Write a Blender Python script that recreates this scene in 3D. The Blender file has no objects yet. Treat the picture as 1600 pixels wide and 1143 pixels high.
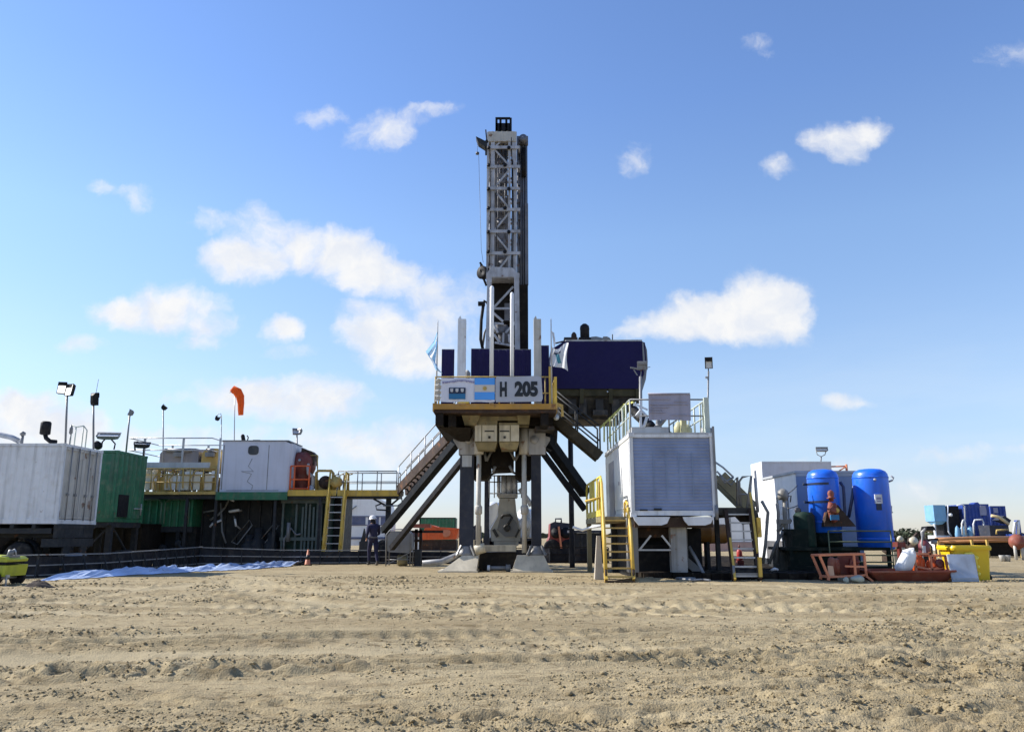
import bpy, bmesh, math, random
import numpy as np
from mathutils import Vector, Matrix
random.seed(7)
sc = bpy.context.scene
col = sc.collection
R = math.radians

# ------------------------------------------------------------------ camera, light, exposure
F, H = 1250.0, 1.25
PIT = math.atan2(262, 1250)
CP, SP = math.cos(PIT), math.sin(PIT)
cam = bpy.data.objects.new('camera', bpy.data.cameras.new('camera'))
col.objects.link(cam)
cam.location = (0, 0, H)
cam.rotation_euler = (math.pi / 2 + PIT, 0, 0)
cam.data.sensor_fit = 'HORIZONTAL'
cam.data.sensor_width = 36
cam.data.lens = 36 * F / 1600
cam.data.clip_start, cam.data.clip_end = 0.1, 9000
sc.camera = cam
sc.view_settings.view_transform = 'Standard'
sc.view_settings.look = 'None'
sc.view_settings.exposure = 0.70
sc.view_settings.gamma = 1
SUN_EL, SUN_BACK = R(37), R(13)              # sun at the left, a little behind the rig
sd = Vector((-math.cos(SUN_EL) * math.cos(SUN_BACK), math.cos(SUN_EL) * math.sin(SUN_BACK), math.sin(SUN_EL)))
sun = bpy.data.objects.new('sun', bpy.data.lights.new('sun', 'SUN'))
col.objects.link(sun)
sun.data.energy = 4.7
sun.data.angle = R(0.5)
sun.data.color = (1, 0.95, 0.88)
sun.rotation_euler = sd.to_track_quat('Z', 'Y').to_euler()
sun.location = (-30, 10, 30)


def Wp(px, py, Y):
    xc, yc = (px - 800) / F, (571.5 - py) / F
    t = Y / (CP - yc * SP)
    return Vector((xc * t, Y, H + (SP + yc * CP) * t))


def Zp(py, Y): return Wp(800, py, Y).z
def Xp(px, Y, z=2.5): return (px - 800) / F * (Y * CP + (z - H) * SP)


# ------------------------------------------------------------------ sky with scattered clouds
world = bpy.data.worlds.new('World')
sc.world = world
world.use_nodes = True
wn, wl = world.node_tree.nodes, world.node_tree.links
wn.clear()


def wnode(t, **k):
    n = wn.new(t)
    for a, b in k.items(): setattr(n, a, b)
    return n


def wmath(op, a, b=None, c=None, clamp=False):
    n = wnode('ShaderNodeMath', operation=op, use_clamp=clamp)
    for i, v in enumerate((a, b, c)):
        if v is None: continue
        if isinstance(v, (int, float)): n.inputs[i].default_value = v
        else: wl.new(v, n.inputs[i])
    return n.outputs[0]


def wvec(op, a, b=None):
    n = wnode('ShaderNodeVectorMath', operation=op)
    for i, v in enumerate((a, b)):
        if v is None: continue
        if isinstance(v, (tuple, list)): n.inputs[i].default_value = v
        else: wl.new(v, n.inputs[i])
    return n.outputs['Value'] if op in ('LENGTH', 'DOT_PRODUCT') else n.outputs[0]


SKY_STRENGTH = 0.15
tc = wnode('ShaderNodeTexCoord')
sky = wnode('ShaderNodeTexSky', sky_type='NISHITA', sun_disc=False)
sky.sun_elevation = SUN_EL
sky.sun_rotation = math.atan2(sd.x, sd.y)
sky.altitude = 300
sky.air_density = 1.0
sky.dust_density = 0.15
sky.ozone_density = 4.0
hs = wnode('ShaderNodeHueSaturation')
hs.inputs['Hue'].default_value = 0.5
hs.inputs['Saturation'].default_value = 1.0
tint = wnode('ShaderNodeMix', data_type='RGBA', blend_type='MULTIPLY')
tint.inputs[0].default_value = 1
wl.new(sky.outputs[0], tint.inputs[6])
wl.new(tint.outputs[2], hs.inputs['Color'])
air = wnode('ShaderNodeValToRGB')           # clear dry air: how the sky's colour changes with height above the horizon
sz_ = wnode('ShaderNodeSeparateXYZ')
wl.new(tc.outputs['Generated'], sz_.inputs[0]); wl.new(sz_.outputs[2], air.inputs[0])
AIR = [(0, (0.480, 0.473, 0.540)), (0.05, (0.578, 0.547, 0.630)), (0.12, (0.750, 0.690, 0.698)), (0.18, (0.870, 0.780, 0.750)), (0.35, (0.960, 0.915, 0.900)), (0.5, (0.840, 0.862, 0.960)), (1, (0.750, 0.795, 0.945))]
while len(air.color_ramp.elements) < len(AIR): air.color_ramp.elements.new(.5)
for e_, (p_, c_) in zip(air.color_ramp.elements, AIR): e_.position = p_; e_.color = (*c_, 1)
wl.new(air.outputs[0], tint.inputs[7])
sep = wnode('ShaderNodeSeparateXYZ')
wl.new(tc.outputs['Generated'], sep.inputs[0])
yy = wmath('MAXIMUM', wmath('ABSOLUTE', sep.outputs[1]), 0.02)
u = wmath('DIVIDE', sep.outputs[0], yy)
v = wmath('DIVIDE', sep.outputs[2], yy)
cmb = wnode('ShaderNodeCombineXYZ')
wl.new(u, cmb.inputs[0]); wl.new(v, cmb.inputs[1]); wl.new(wmath('SIGN', sep.outputs[1]), cmb.inputs[2])
UV = cmb.outputs[0]


def wnoise(scale, detail, rough, vec, off=0.0):
    n = wnode('ShaderNodeTexNoise')
    n.inputs['Scale'].default_value = scale
    n.inputs['Detail'].default_value = detail
    n.inputs['Roughness'].default_value = rough
    wl.new(wvec('ADD', vec, (off, off * 1.7, 0)), n.inputs['Vector'])
    return n


# (px, py, half width px, half height px, weight): where each puff hangs in the sky, as a direction
PUFFS = [(1060, 512, 75, 26, 1), (1120, 495, 80, 38, 1.1), (1190, 478, 62, 52, 1.2), (1196, 452, 34, 26, 1.0), (1232, 500, 46, 40, 1.05), (1000, 522, 50, 12, .6),
         (1305, 215, 55, 32, .8), (1350, 205, 45, 26, .75), (1320, 238, 40, 18, .6), (1220, 268, 32, 22, .55),
         (985, 252, 34, 30, .5), (1185, 70, 50, 22, .36), (1205, 85, 24, 14, .4), (1580, 85, 55, 30, .5), (1320, 630, 40, 16, .75),
         (195, 480, 56, 26, 1), (255, 475, 66, 42, 1), (310, 480, 48, 28, .8), (330, 505, 52, 24, .75), (280, 460, 56, 18, .7),
         (380, 410, 70, 38, 1), (420, 365, 70, 38, .65), (470, 390, 58, 38, .95), (525, 395, 66, 42, 1), (575, 425, 66, 38, 1), (615, 435, 52, 34, .9),
         (410, 335, 36, 22, .6), (345, 350, 44, 20, .5), (500, 185, 38, 18, .5), (595, 208, 56, 30, .75), (560, 215, 32, 22, .55), (670, 176, 52, 16, .55), (630, 190, 60, 18, .45),
         (660, 460, 56, 38, .7), (600, 520, 64, 46, 1.0), (640, 555, 80, 34, 1.0), (680, 500, 56, 42, .75), (715, 500, 64, 60, .62), (575, 485, 40, 18, .6),
         (445, 517, 34, 24, .85), (450, 550, 50, 12, .45), (320, 535, 44, 16, .5), (130, 535, 42, 16, .72), (150, 298, 26, 18, .62), (212, 320, 26, 26, .52), (185, 305, 46, 14, .4),
         (400, 618, 90, 34, .95), (470, 620, 100, 34, 1), (540, 615, 42, 24, .75), (310, 625, 60, 16, .5),
         (20, 640, 90, 30, 1), (60, 675, 120, 34, 1), (160, 690, 110, 24, .7), (480, 678, 110, 28, .62), (590, 700, 140, 40, .78), (660, 740, 140, 40, .5), (300, 690, 150, 22, .55),
         (1500, 710, 90, 14, .5), (1590, 702, 70, 14, .5), (1280, 740, 90, 20, .5), (1560, 745, 90, 12, .42), (950, 720, 120, 40, .4), (1450, 770, 180, 26, .35)]
nA = wnoise(9, 5, .55, UV, 3.1)
nB = wnoise(26, 6, .62, UV, 9.7)
warp = wvec('MULTIPLY', wvec('SUBTRACT', nA.outputs['Color'], (.5, .5, .5)), (.075, .05, 0))
warp2 = wvec('MULTIPLY', wvec('SUBTRACT', nB.outputs['Color'], (.5, .5, .5)), (.03, .026, 0))
UVW = wvec('ADD', wvec('ADD', UV, warp), warp2)
UVL = wvec('ADD', UVW, (-.010, .012, 0))       # the same field seen a step towards the sun, for the clouds' own shading


def field(vec):
    acc = None
    for (px, py, a, b, w) in PUFFS:
        d = Wp(px, py, 1.0); u0, v0 = d.x, d.z - H
        k = 1.0 / F * 1.06
        q = wvec('MULTIPLY', wvec('SUBTRACT', vec, (u0, v0, 1)), (1 / (a * 1.32 * k), 1 / (b * 1.36 * k), 0))
        m = wmath('MULTIPLY_ADD', wvec('DOT_PRODUCT', q, q), -w, w)
        acc = m if acc is None else wmath('SMOOTH_MAX', acc, m, .14)
    return acc


fld = field(UVW)
nC = wnoise(16, 8, .62, UVW, 1.3)
dens = wmath('ADD', fld, wmath('MULTIPLY_ADD', nC.outputs['Fac'], 1.45, -.98))
front = wmath('GREATER_THAN', sep.outputs[2], 0.0)


def wmap(val, a, b, c=0.0, d=1.0):
    n = wnode('ShaderNodeMapRange', interpolation_type='SMOOTHSTEP')
    for i, t in enumerate((a, b, c, d)): n.inputs[i + 1].default_value = t
    wl.new(val, n.inputs[0])
    return n.outputs[0]


alpha = wmath('MULTIPLY', wmap(dens, -.06, .74, 0, .97), front)
# broad thin veil near the horizon
elev = sep.outputs[2]
nV = wnoise(3.0, 6, .6, wvec('MULTIPLY', tc.outputs['Generated'], (1, 1, 5)), 5)
veil = wmath('MULTIPLY', wmath('MULTIPLY', wmap(elev, .30, .0, 0, 1), wmap(nV.outputs['Fac'], .3, .75, .2, 1)), .4)
veil = wmath('MULTIPLY', veil, front)
mx1 = wnode('ShaderNodeMix', data_type='RGBA')
wl.new(veil, mx1.inputs[0]); wl.new(hs.outputs[0], mx1.inputs[6])
mx1.inputs[7].default_value = (3.5, 3.8, 4.1, 1)
nD = wnoise(20, 6, .6, UVL, 1.3)
lit = wmap(wmath('ADD', nD.outputs['Fac'], wmath('MULTIPLY', v, .25)), .38, .72)
cc = wnode('ShaderNodeMix', data_type='RGBA')
wl.new(lit, cc.inputs[0])
cc.inputs[6].default_value = (3.35, 3.5, 3.8, 1)
cc.inputs[7].default_value = (4.0, 3.98, 3.95, 1)
mx2 = wnode('ShaderNodeMix', data_type='RGBA')
wl.new(alpha, mx2.inputs[0]); wl.new(mx1.outputs[2], mx2.inputs[6]); wl.new(cc.outputs[2], mx2.inputs[7])
bg = wnode('ShaderNodeBackground')
bg.inputs[1].default_value = SKY_STRENGTH
wl.new(mx2.outputs[2], bg.inputs[0])
wo = wnode('ShaderNodeOutputWorld')
wl.new(bg.outputs[0], wo.inputs[0])
world.cycles.sampling_method = 'MANUAL'
world.cycles.sample_map_resolution = 512

# ------------------------------------------------------------------ materials
MATS = {}


def M(name, c, rough=.55, metal=0.0, var=.22, scale=1.6, streak=0.0, rust=0.0, dust=.12, bump=0.0, rustcol=(.16, .07, .03), streakcol=(.10, .085, .065), emit=None, trans=0, spec=.5, thin=0):
    m = bpy.data.materials.new(name)
    m.use_nodes = True
    n, l = m.node_tree.nodes, m.node_tree.links
    b = n['Principled BSDF']
    b.inputs['Roughness'].default_value = rough
    b.inputs['Metallic'].default_value = metal
    b.inputs['Specular IOR Level'].default_value = spec
    t = n.new('ShaderNodeTexCoord')

    def noise(s, det=4, mp=None):
        x = n.new('ShaderNodeTexNoise')
        x.inputs['Scale'].default_value = s
        x.inputs['Detail'].default_value = det
        if mp:
            k = n.new('ShaderNodeMapping'); k.inputs['Scale'].default_value = mp
            l.new(t.outputs['Object'], k.inputs[0]); l.new(k.outputs[0], x.inputs[0])
        else: l.new(t.outputs['Object'], x.inputs[0])
        return x.outputs['Fac']

    def mixc(fac, a, bb):
        x = n.new('ShaderNodeMix'); x.data_type = 'RGBA'
        l.new(fac, x.inputs[0])
        for i, q in ((6, a), (7, bb)):
            if isinstance(q, tuple): x.inputs[i].default_value = (*q[:3], 1)
            else: l.new(q, x.inputs[i])
        return x.outputs[2]

    def ramp(f, a, bb, c0=0., c1=1.):
        x = n.new('ShaderNodeMapRange')
        for i, q in enumerate((a, bb, c0, c1)): x.inputs[i + 1].default_value = q
        l.new(f, x.inputs[0]); return x.outputs[0]
    lo = tuple(k * (1 - var) for k in c); hi = tuple(min(.95, k * (1 + var * .6)) for k in c)
    out = mixc(ramp(noise(scale, 6), .3, .7), lo, hi)
    if dust: out = mixc(ramp(noise(scale * 3.3, 5), .5, .8, 0, dust * 2), out, (.36, .29, .20))
    if streak: out = mixc(ramp(noise(1.0, 5, (5, 5, .35)), .5, .75, 0, streak), out, streakcol)
    if rust: out = mixc(ramp(noise(scale * 2.2, 8), .70 - rust * .35, .76 - rust * .3, 0, .85), out, rustcol)
    l.new(out, b.inputs['Base Color'])
    l.new(ramp(noise(scale * 4, 4), .3, .7, max(.05, rough - .1), min(1, rough + .12)), b.inputs['Roughness'])
    if bump:
        bp = n.new('ShaderNodeBump'); bp.inputs['Strength'].default_value = bump; bp.inputs['Distance'].default_value = .02
        l.new(noise(scale * 5, 6), bp.inputs['Height']); l.new(bp.outputs[0], b.inputs['Normal'])
    if emit:
        b.inputs['Emission Color'].default_value = (*emit[:3], 1); b.inputs['Emission Strength'].default_value = emit[3]
    if trans:
        b.inputs['Subsurface Weight'].default_value = trans
        b.inputs['Subsurface Radius'].default_value = (.05, .05, .02)
    if thin:
        tr = n.new('ShaderNodeBsdfTranslucent'); mxs = n.new('ShaderNodeMixShader'); mxs.inputs[0].default_value = thin
        l.new(out, tr.inputs[0]); l.new(b.outputs[0], mxs.inputs[1]); l.new(tr.outputs[0], mxs.inputs[2])
        l.new(mxs.outputs[0], n['Material Output'].inputs[0])
    MATS[name] = m
    return m


white = M('white_paint', (.68, .70, .72), .45, var=.1, streak=.45, rust=.04)
white_clean = M('white_coat', (.80, .80, .79), .4, var=.06, streak=.15, dust=.05)
white_old = M('weathered_white_paint', (.50, .48, .43), .6, var=.18, streak=.6, rust=.25)
slate = M('slate_panel_paint', (.22, .275, .42), .55, var=.22, streak=.12, dust=.03)
lightblue = M('grey_blue_panel', (.20, .27, .40), .5, var=.1, streak=.2, dust=.04)
green = M('green_paint', (.018, .15, .068), .5, var=.3, streak=.5, rust=.06)
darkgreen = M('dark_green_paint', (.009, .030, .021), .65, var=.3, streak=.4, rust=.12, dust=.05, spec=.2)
navy = M('navy_paint', (.011, .008, .060), .6, var=.1, dust=.0, streak=.0, spec=.2)
yellow = M('yellow_paint', (.66, .43, .06), .5, var=.22, streak=.35, rust=.16)
mustard = M('worn_yellow_paint', (.52, .36, .10), .6, var=.3, streak=.35, rust=.2)
amber = M('amber_paint', (.42, .22, .03), .6, var=.25, streak=.3, rust=.2)
cream = M('cream_paint', (.72, .66, .52), .5, var=.15, streak=.3, rust=.06)
brace_m = M('near_black_steel', (.013, .016, .020), .75, var=.3, dust=.02, spec=.12)
black_steel = M('oily_black_steel', (.016, .013, .011), .7, var=.35, dust=.02, rust=.08, spec=.12)
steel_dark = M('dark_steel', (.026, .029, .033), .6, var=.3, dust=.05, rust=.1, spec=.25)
steel_blue = M('blue_black_steel', (.038, .043, .060), .6, var=.3, dust=.05, spec=.2)
steel_grey = M('grey_steel', (.22, .225, .23), .5, .2, var=.25, streak=.4, rust=.12)
galv = M('galvanised_steel', (.46, .47, .48), .45, .35, var=.2, streak=.3)
pale_green = M('pale_green_paint', (.50, .55, .47), .55, var=.12, streak=.3)
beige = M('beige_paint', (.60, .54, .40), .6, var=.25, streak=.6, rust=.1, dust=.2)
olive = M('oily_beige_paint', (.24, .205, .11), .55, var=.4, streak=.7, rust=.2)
brown = M('brown_rusty_steel', (.05, .032, .024), .7, var=.35, rust=.25, dust=.06, spec=.2)
rusty = M('rust_red_steel', (.24, .060, .034), .65, var=.3, rust=.15, dust=.15)
orange = M('orange_paint', (.74, .12, .02), .5, var=.2, streak=.25, rust=.08)
salmon = M('faded_orange_paint', (.68, .24, .12), .55, var=.2, rust=.12, dust=.1)
red = M('red_paint', (.40, .025, .018), .4, var=.25, rust=.08, dust=.06)
red_brown = M('oily_red_paint', (.17, .030, .022), .5, var=.35, rust=.2)
blue = M('blue_tank_paint', (.012, .14, .74), .38, var=.16, dust=.05, streak=.3, streakcol=(.02, .05, .20))
far_blue = M('royal_blue_paint', (.012, .05, .27), .55, var=.2)
sky_blue = M('pale_blue_paint', (.16, .36, .56), .5, var=.12)
bin_yellow = M('yellow_plastic', (.72, .50, .012), .4, var=.06, dust=.04, trans=.15)
lime = M('lime_yellow_paint', (.42, .46, .02), .45, var=.2, streak=.3, dust=.1)
rubber = M('black_rubber', (.018, .018, .019), .8, var=.3, dust=.12, spec=.2)
liner = M('black_liner', (.012, .012, .017), .5, var=.4, dust=.05, bump=.6, spec=.25)
tarp_m = M('blue_white_plastic_sheet', (.42, .52, .72), .35, var=.35, scale=.9, dust=.12, bump=.5)
concrete = M('pale_concrete', (.46, .41, .33), .85, var=.2, streak=.25, bump=.4)
fabric_w = M('white_fabric', (.84, .85, .86), .8, var=.06, dust=.0, thin=.5)
fabric_lb = M('light_blue_fabric', (.17, .44, .78), .8, var=.1, dust=.02)
fabric_teal = M('teal_print', (.05, .22, .27), .7, var=.1, dust=0)
windsock_m = M('orange_fabric', (.85, .17, .015), .75, var=.12, dust=.02, thin=.4)
sign_grey = M('grey_sign_board', (.40, .42, .47), .5, var=.08, dust=.05)
board_m = M('mauve_grey_sheet', (.33, .32, .40), .5, var=.12, streak=.3, dust=.04)
ban_white = M('white_banner_print', (.66, .67, .74), .5, var=.05, dust=.05)
ink = M('black_print', (.006, .009, .014), .5, var=.1, dust=0)
ink_navy = M('navy_print', (.006, .018, .055), .5, var=.1, dust=0)
ink_teal = M('blue_print', (.012, .15, .33), .5, var=.1, dust=0)
ink_sky = M('sky_blue_print', (.075, .33, .82), .5, var=.06, dust=0)
ink_cream = M('cream_print', (.58, .55, .50), .5, var=.05, dust=0)
ink_grey = M('faded_violet_print', (.26, .25, .42), .5, var=.2, dust=0)
chrome = M('polished_steel', (.66, .67, .69), .35, .25, var=.1, dust=.03)
bop_grey = M('oily_grey_paint', (.44, .41, .33), .5, var=.25, streak=.35, rust=.06)
bop_dark = M('dark_grease', (.045, .042, .036), .5, var=.4, dust=.05, spec=.25)
glass = M('dark_glass', (.02, .025, .035), .12, var=.2, dust=.05)
van_glass = M('blue_grey_glass', (.13, .15, .24), .15, var=.2, dust=.05)
lamp_face = M('lit_lamp_lens', (.9, .9, .85), .3, var=.02, dust=0, emit=(1, .97, .9, 1.6))
lamp_glass = M('lamp_lens', (.55, .57, .58), .2, var=.05, dust=.05)
skin_m = M('skin', (.42, .24, .16), .55, var=.08, dust=0)
coverall = M('navy_coverall', (.010, .011, .045), .85, var=.25, dust=.04)
boot_m = M('black_boots', (.015, .014, .013), .7, dust=.2)
helmet_m = M('white_helmet', (.80, .80, .78), .3, var=.04, dust=.02)
sack_m = M('white_sack', (.80, .80, .78), .75, var=.06, dust=.04, bump=.5)
dirt_dark = M('dark_earth', (.045, .032, .024), .95, var=.4, bump=.8)
stone_m = M('stone', (.33, .27, .19), .95, var=.4, scale=6)
black_m = M('black_paint', (.010, .010, .012), .6, var=.2, dust=.03, spec=.2)
cable_m = M('steel_cable', (.08, .08, .085), .5, .4)
bushes_m = M('scrub_leaves', (.055, .075, .030), .9, var=.4)

# ------------------------------------------------------------------ mesh helpers


class MB:
    def __init__(s): s.v, s.f, s.mi, s.sm, s.m = [], [], [], [], 0

    def add(s, vs, fs, smooth=False):
        o = len(s.v)
        s.v += [tuple(q) for q in vs]
        for q in fs:
            s.f.append([i + o for i in q]); s.mi.append(s.m); s.sm.append(smooth)
        return s

    def box(s, x0, x1, y0, y1, z0, z1):
        vs = [(x, y, z) for z in (z0, z1) for y in (y0, y1) for x in (x0, x1)]
        return s.add(vs, [(0, 2, 3, 1), (4, 5, 7, 6), (0, 1, 5, 4), (2, 6, 7, 3), (0, 4, 6, 2), (1, 3, 7, 5)])

    def bar(s, a, b, w, h, up=(0, 0, 1)):
        a, b = Vector(a), Vector(b); d = (b - a).normalized(); up = Vector(up)
        if abs(d.dot(up)) > .98: up = Vector((0, 1, 0))
        r = d.cross(up).normalized() * w / 2; q = r.cross(d).normalized() * h / 2
        vs = [p + i * r + j * q for p in (a, b) for i, j in ((-1, -1), (1, -1), (1, 1), (-1, 1))]
        return s.add(vs, [(3, 2, 1, 0), (4, 5, 6, 7), (0, 1, 5, 4), (1, 2, 6, 5), (2, 3, 7, 6), (3, 0, 4, 7)])

    def tube(s, a, b, r, n=8, r2=None):
        return s.path([a, b], r, n, r2)

    def path(s, pts, r, n=8, r2=None):
        pts = [Vector(p) for p in pts]; N = len(pts); r2 = r if r2 is None else r2
        vs = []; prev = None
        for i, p in enumerate(pts):
            d = (pts[min(i + 1, N - 1)] - pts[max(i - 1, 0)]).normalized()
            if prev is None:
                prev = d.orthogonal().normalized()
            prev = (prev - d * prev.dot(d)).normalized(); w = d.cross(prev)
            rr = r + (r2 - r) * i / (N - 1)
            vs += [p + rr * (math.cos(2 * math.pi * k / n) * prev + math.sin(2 * math.pi * k / n) * w) for k in range(n)]
        fs = [(i * n + k, i * n + (k + 1) % n, (i + 1) * n + (k + 1) % n, (i + 1) * n + k) for i in range(N - 1) for k in range(n)]
        o = len(s.v)
        s.add(vs, fs, True)
        s.f.append([o + k for k in range(n)][::-1]); s.mi.append(s.m); s.sm.append(False)
        s.f.append([o + (N - 1) * n + k for k in range(n)]); s.mi.append(s.m); s.sm.append(False)
        return s

    def lathe(s, prof, c, axis=(0, 0, 1), n=28):
        c = Vector(c); ax = Vector(axis).normalized(); e = ax.orthogonal().normalized(); g = ax.cross(e)
        vs = [c + ax * z + r * (math.cos(2 * math.pi * k / n) * e + math.sin(2 * math.pi * k / n) * g) for r, z in prof for k in range(n)]
        fs = [(i * n + k, i * n + (k + 1) % n, (i + 1) * n + (k + 1) % n, (i + 1) * n + k) for i in range(len(prof) - 1) for k in range(n)]
        o = len(s.v); s.add(vs, fs, True)
        for base, rev in ((0, True), ((len(prof) - 1) * n, False)):
            q = [o + base + k for k in range(n)]
            s.f.append(q[::-1] if rev else q); s.mi.append(s.m); s.sm.append(False)
        return s

    def prism(s, poly, y0, y1):
        """outline in x,z; extruded along y"""
        n = len(poly)
        vs = [(x, y0, z) for x, z in poly] + [(x, y1, z) for x, z in poly]
        return s.add(vs, [list(range(n)), list(range(2 * n - 1, n - 1, -1))] + [(i, i + n, (i + 1) % n + n, (i + 1) % n) for i in range(n)])

    def frustum(s, x0, x1, y0, y1, z0, X0, X1, Y0, Y1, z1):
        vs = [(x0, y0, z0), (x1, y0, z0), (x1, y1, z0), (x0, y1, z0), (X0, Y0, z1), (X1, Y0, z1), (X1, Y1, z1), (X0, Y1, z1)]
        return s.add(vs, [(3, 2, 1, 0), (4, 5, 6, 7), (0, 1, 5, 4), (1, 2, 6, 5), (2, 3, 7, 6), (3, 0, 4, 7)])

    def corr(s, A, B, z0, z1, period=.27, depth=.04, thick=.02):
        """corrugated upright sheet from A to B (x,y), ribs pushed to the right-hand side of A->B"""
        A, B = Vector((A[0], A[1])), Vector((B[0], B[1])); L = (B - A).length; d = (B - A) / L
        nn = Vector((d.y, -d.x)); k = max(1, round(L / period)); p = L / k; pts = []
        for i in range(k):
            for fr, dd in ((0, 0), (.22, 0), (.36, 1), (.78, 1), (.92, 0)):
                pts.append(A + d * (i + fr) * p - nn * dd * depth)
        pts.append(B)
        n = len(pts)
        vs = [(q.x, q.y, z) for z in (z0, z1) for q in pts]
        return s.add(vs, [(i, i + 1, n + i + 1, n + i) for i in range(n - 1)])

    def grid(s, fn, nu, nv, smooth=True):
        vs = [fn(i / nu, j / nv) for j in range(nv + 1) for i in range(nu + 1)]
        return s.add(vs, [(j * (nu + 1) + i, j * (nu + 1) + i + 1, (j + 1) * (nu + 1) + i + 1, (j + 1) * (nu + 1) + i) for j in range(nv) for i in range(nu)], smooth)


BASE = {}


def link(name, mb, mats, parent=None, base=None, recalc=True):
    b = Vector(base) if base is not None else (BASE[parent.name] if parent else Vector((0, 0, 0)))
    me = bpy.data.meshes.new(name)
    me.from_pydata([tuple(Vector(q) - b) for q in mb.v], [], mb.f)
    for m in (mats if isinstance(mats, (list, tuple)) else [mats]): me.materials.append(m)
    me.polygons.foreach_set('material_index', mb.mi)
    me.polygons.foreach_set('use_smooth', mb.sm)
    if recalc:
        bm = bmesh.new(); bm.from_mesh(me); bmesh.ops.recalc_face_normals(bm, faces=bm.faces); bm.to_mesh(me); bm.free()
    me.update()
    o = bpy.data.objects.new(name, me)
    col.objects.link(o)
    BASE[o.name] = b
    if parent is not None: o.parent = parent
    else: o.location = b
    return o


def thing(name, label, cat, loc, group=None):
    o = bpy.data.objects.new(name, None)
    o.empty_display_size = .3
    col.objects.link(o)
    o.location = loc
    BASE[o.name] = Vector(loc)
    o['label'] = label; o['category'] = cat
    if group: o['group'] = group
    return o


def solo(name, mb, mats, label, cat, loc, group=None):
    o = link(name, mb, mats, None, loc)
    o['label'] = label; o['category'] = cat
    if group: o['group'] = group
    return o


SPLIT = set('sheet emblem_mark leg girt lug cone mudguard strut ramp_beam motor hose side_outlet cylinder stand chord post spring pump drill_pipe support_post splash_guard pipe jack_cylinder valve diagonal wheel brace cross_beam hinge sheave prop riser bracket fitting rib_post'.split())


def pieces(mb, gap=.015):
    par = list(range(len(mb.v)))

    def find(i):
        while par[i] != i: par[i] = par[par[i]]; i = par[i]
        return i
    for f in mb.f:
        for k in f[1:]: par[find(k)] = find(f[0])
    g = {}
    for i in range(len(mb.v)): g.setdefault(find(i), []).append(i)
    ks = list(g); bb = []
    for k in ks:
        a = np.array([mb.v[i] for i in g[k]]); bb.append((a.min(0) - gap, a.max(0) + gap))
    q = list(range(len(ks)))

    def fq(i):
        while q[i] != i: i = q[i]
        return i
    for i in range(len(ks)):
        for j in range(i):
            if np.all(bb[i][0] <= bb[j][1]) and np.all(bb[j][0] <= bb[i][1]): q[fq(i)] = fq(j)
    out = {}
    for i, k in enumerate(ks): out.setdefault(fq(i), set()).update([k])
    if len(out) < 2: return [mb]
    res = []
    for roots in out.values():
        n_ = MB(); mp = {}
        for k in roots:
            for i in g[k]: mp[i] = len(n_.v); n_.v.append(mb.v[i])
        for f, mi_, sm_ in zip(mb.f, mb.mi, mb.sm):
            if f[0] in mp: n_.f.append([mp[i] for i in f]); n_.mi.append(mi_); n_.sm.append(sm_)
        res.append(n_)
    return res


def part(name, mb, mats, parent, label=None):
    o = None
    for q in (pieces(mb) if name in SPLIT else [mb]):
        o = link(name, q, mats, parent)
    if label: o['label'] = label
    return o


def copy_tree(o, parent=None):
    c = o.copy(); col.objects.link(c)
    c.parent = parent
    BASE[c.name] = BASE.get(o.name, Vector((0, 0, 0)))
    for ch in [q for q in bpy.data.objects if q.parent == o]: copy_tree(ch, c)
    return c


def rail(mb, pts, h=1.05, r=.022, spacing=1.2, mids=(.52,), posts=None, mat=None):
    """handrail along a polyline of 3-D points; its uprights become parts of their own on the thing given as posts"""
    pts = [Vector(p) for p in pts]; up = Vector((0, 0, 1))
    for a, b in zip(pts, pts[1:]):
        mb.tube(a + up * h, b + up * h, r, 6)
        for m in mids: mb.tube(a + up * h * m, b + up * h * m, r * .85, 6)
        k = max(1, round((b - a).length / spacing))
        for i in range(k + 1):
            q = a.lerp(b, i / k); m_ = MB() if posts else mb; m_.tube(q, q + up * h, r, 6)
            if posts: link('post', m_, mat, posts)
    return mb


def text_mesh(name, body, size, loc, mat, parent, sx=1.0, bold=0.0, depth=.006):
    cu = bpy.data.curves.new(name, 'FONT')
    cu.body = body; cu.size = size; cu.align_x = 'CENTER'; cu.align_y = 'CENTER'
    cu.offset = bold; cu.extrude = depth
    t = bpy.data.objects.new(name + '_source', cu)
    col.objects.link(t)
    bpy.context.view_layer.update()
    me = bpy.data.meshes.new_from_object(t.evaluated_get(bpy.context.evaluated_depsgraph_get()))
    bpy.data.objects.remove(t, do_unlink=True)
    mt = Matrix.Translation(Vector(loc) - BASE[parent.name]) @ Matrix.Rotation(R(90), 4, 'X') @ Matrix.Diagonal((sx, 1, 1, 1))
    me.transform(mt)
    me.materials.clear(); me.materials.append(mat)
    o = bpy.data.objects.new(name, me); col.objects.link(o); o.parent = parent
    BASE[o.name] = BASE[parent.name]
    return o


# ------------------------------------------------------------------ ground
NT = {}


def vnoise(x, y, seed):
    if seed not in NT: NT[seed] = np.random.RandomState(seed).rand(256, 256)
    T = NT[seed]
    xi, yi = np.floor(x).astype(int), np.floor(y).astype(int)
    xf, yf = x - xi, y - yi
    xf, yf = xf * xf * (3 - 2 * xf), yf * yf * (3 - 2 * yf)
    g = lambda a, b: T[a & 255, b & 255]
    return (g(xi, yi) * (1 - xf) + g(xi + 1, yi) * xf) * (1 - yf) + (g(xi, yi + 1) * (1 - xf) + g(xi + 1, yi + 1) * xf) * yf


def fbm(x, y, seed, o=4, gain=.5):
    s, a, t = 0, 1, 0
    for i in range(o):
        s = s + a * vnoise(x * 2 ** i, y * 2 ** i, seed + i); t += a; a *= gain
    return s / t


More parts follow.
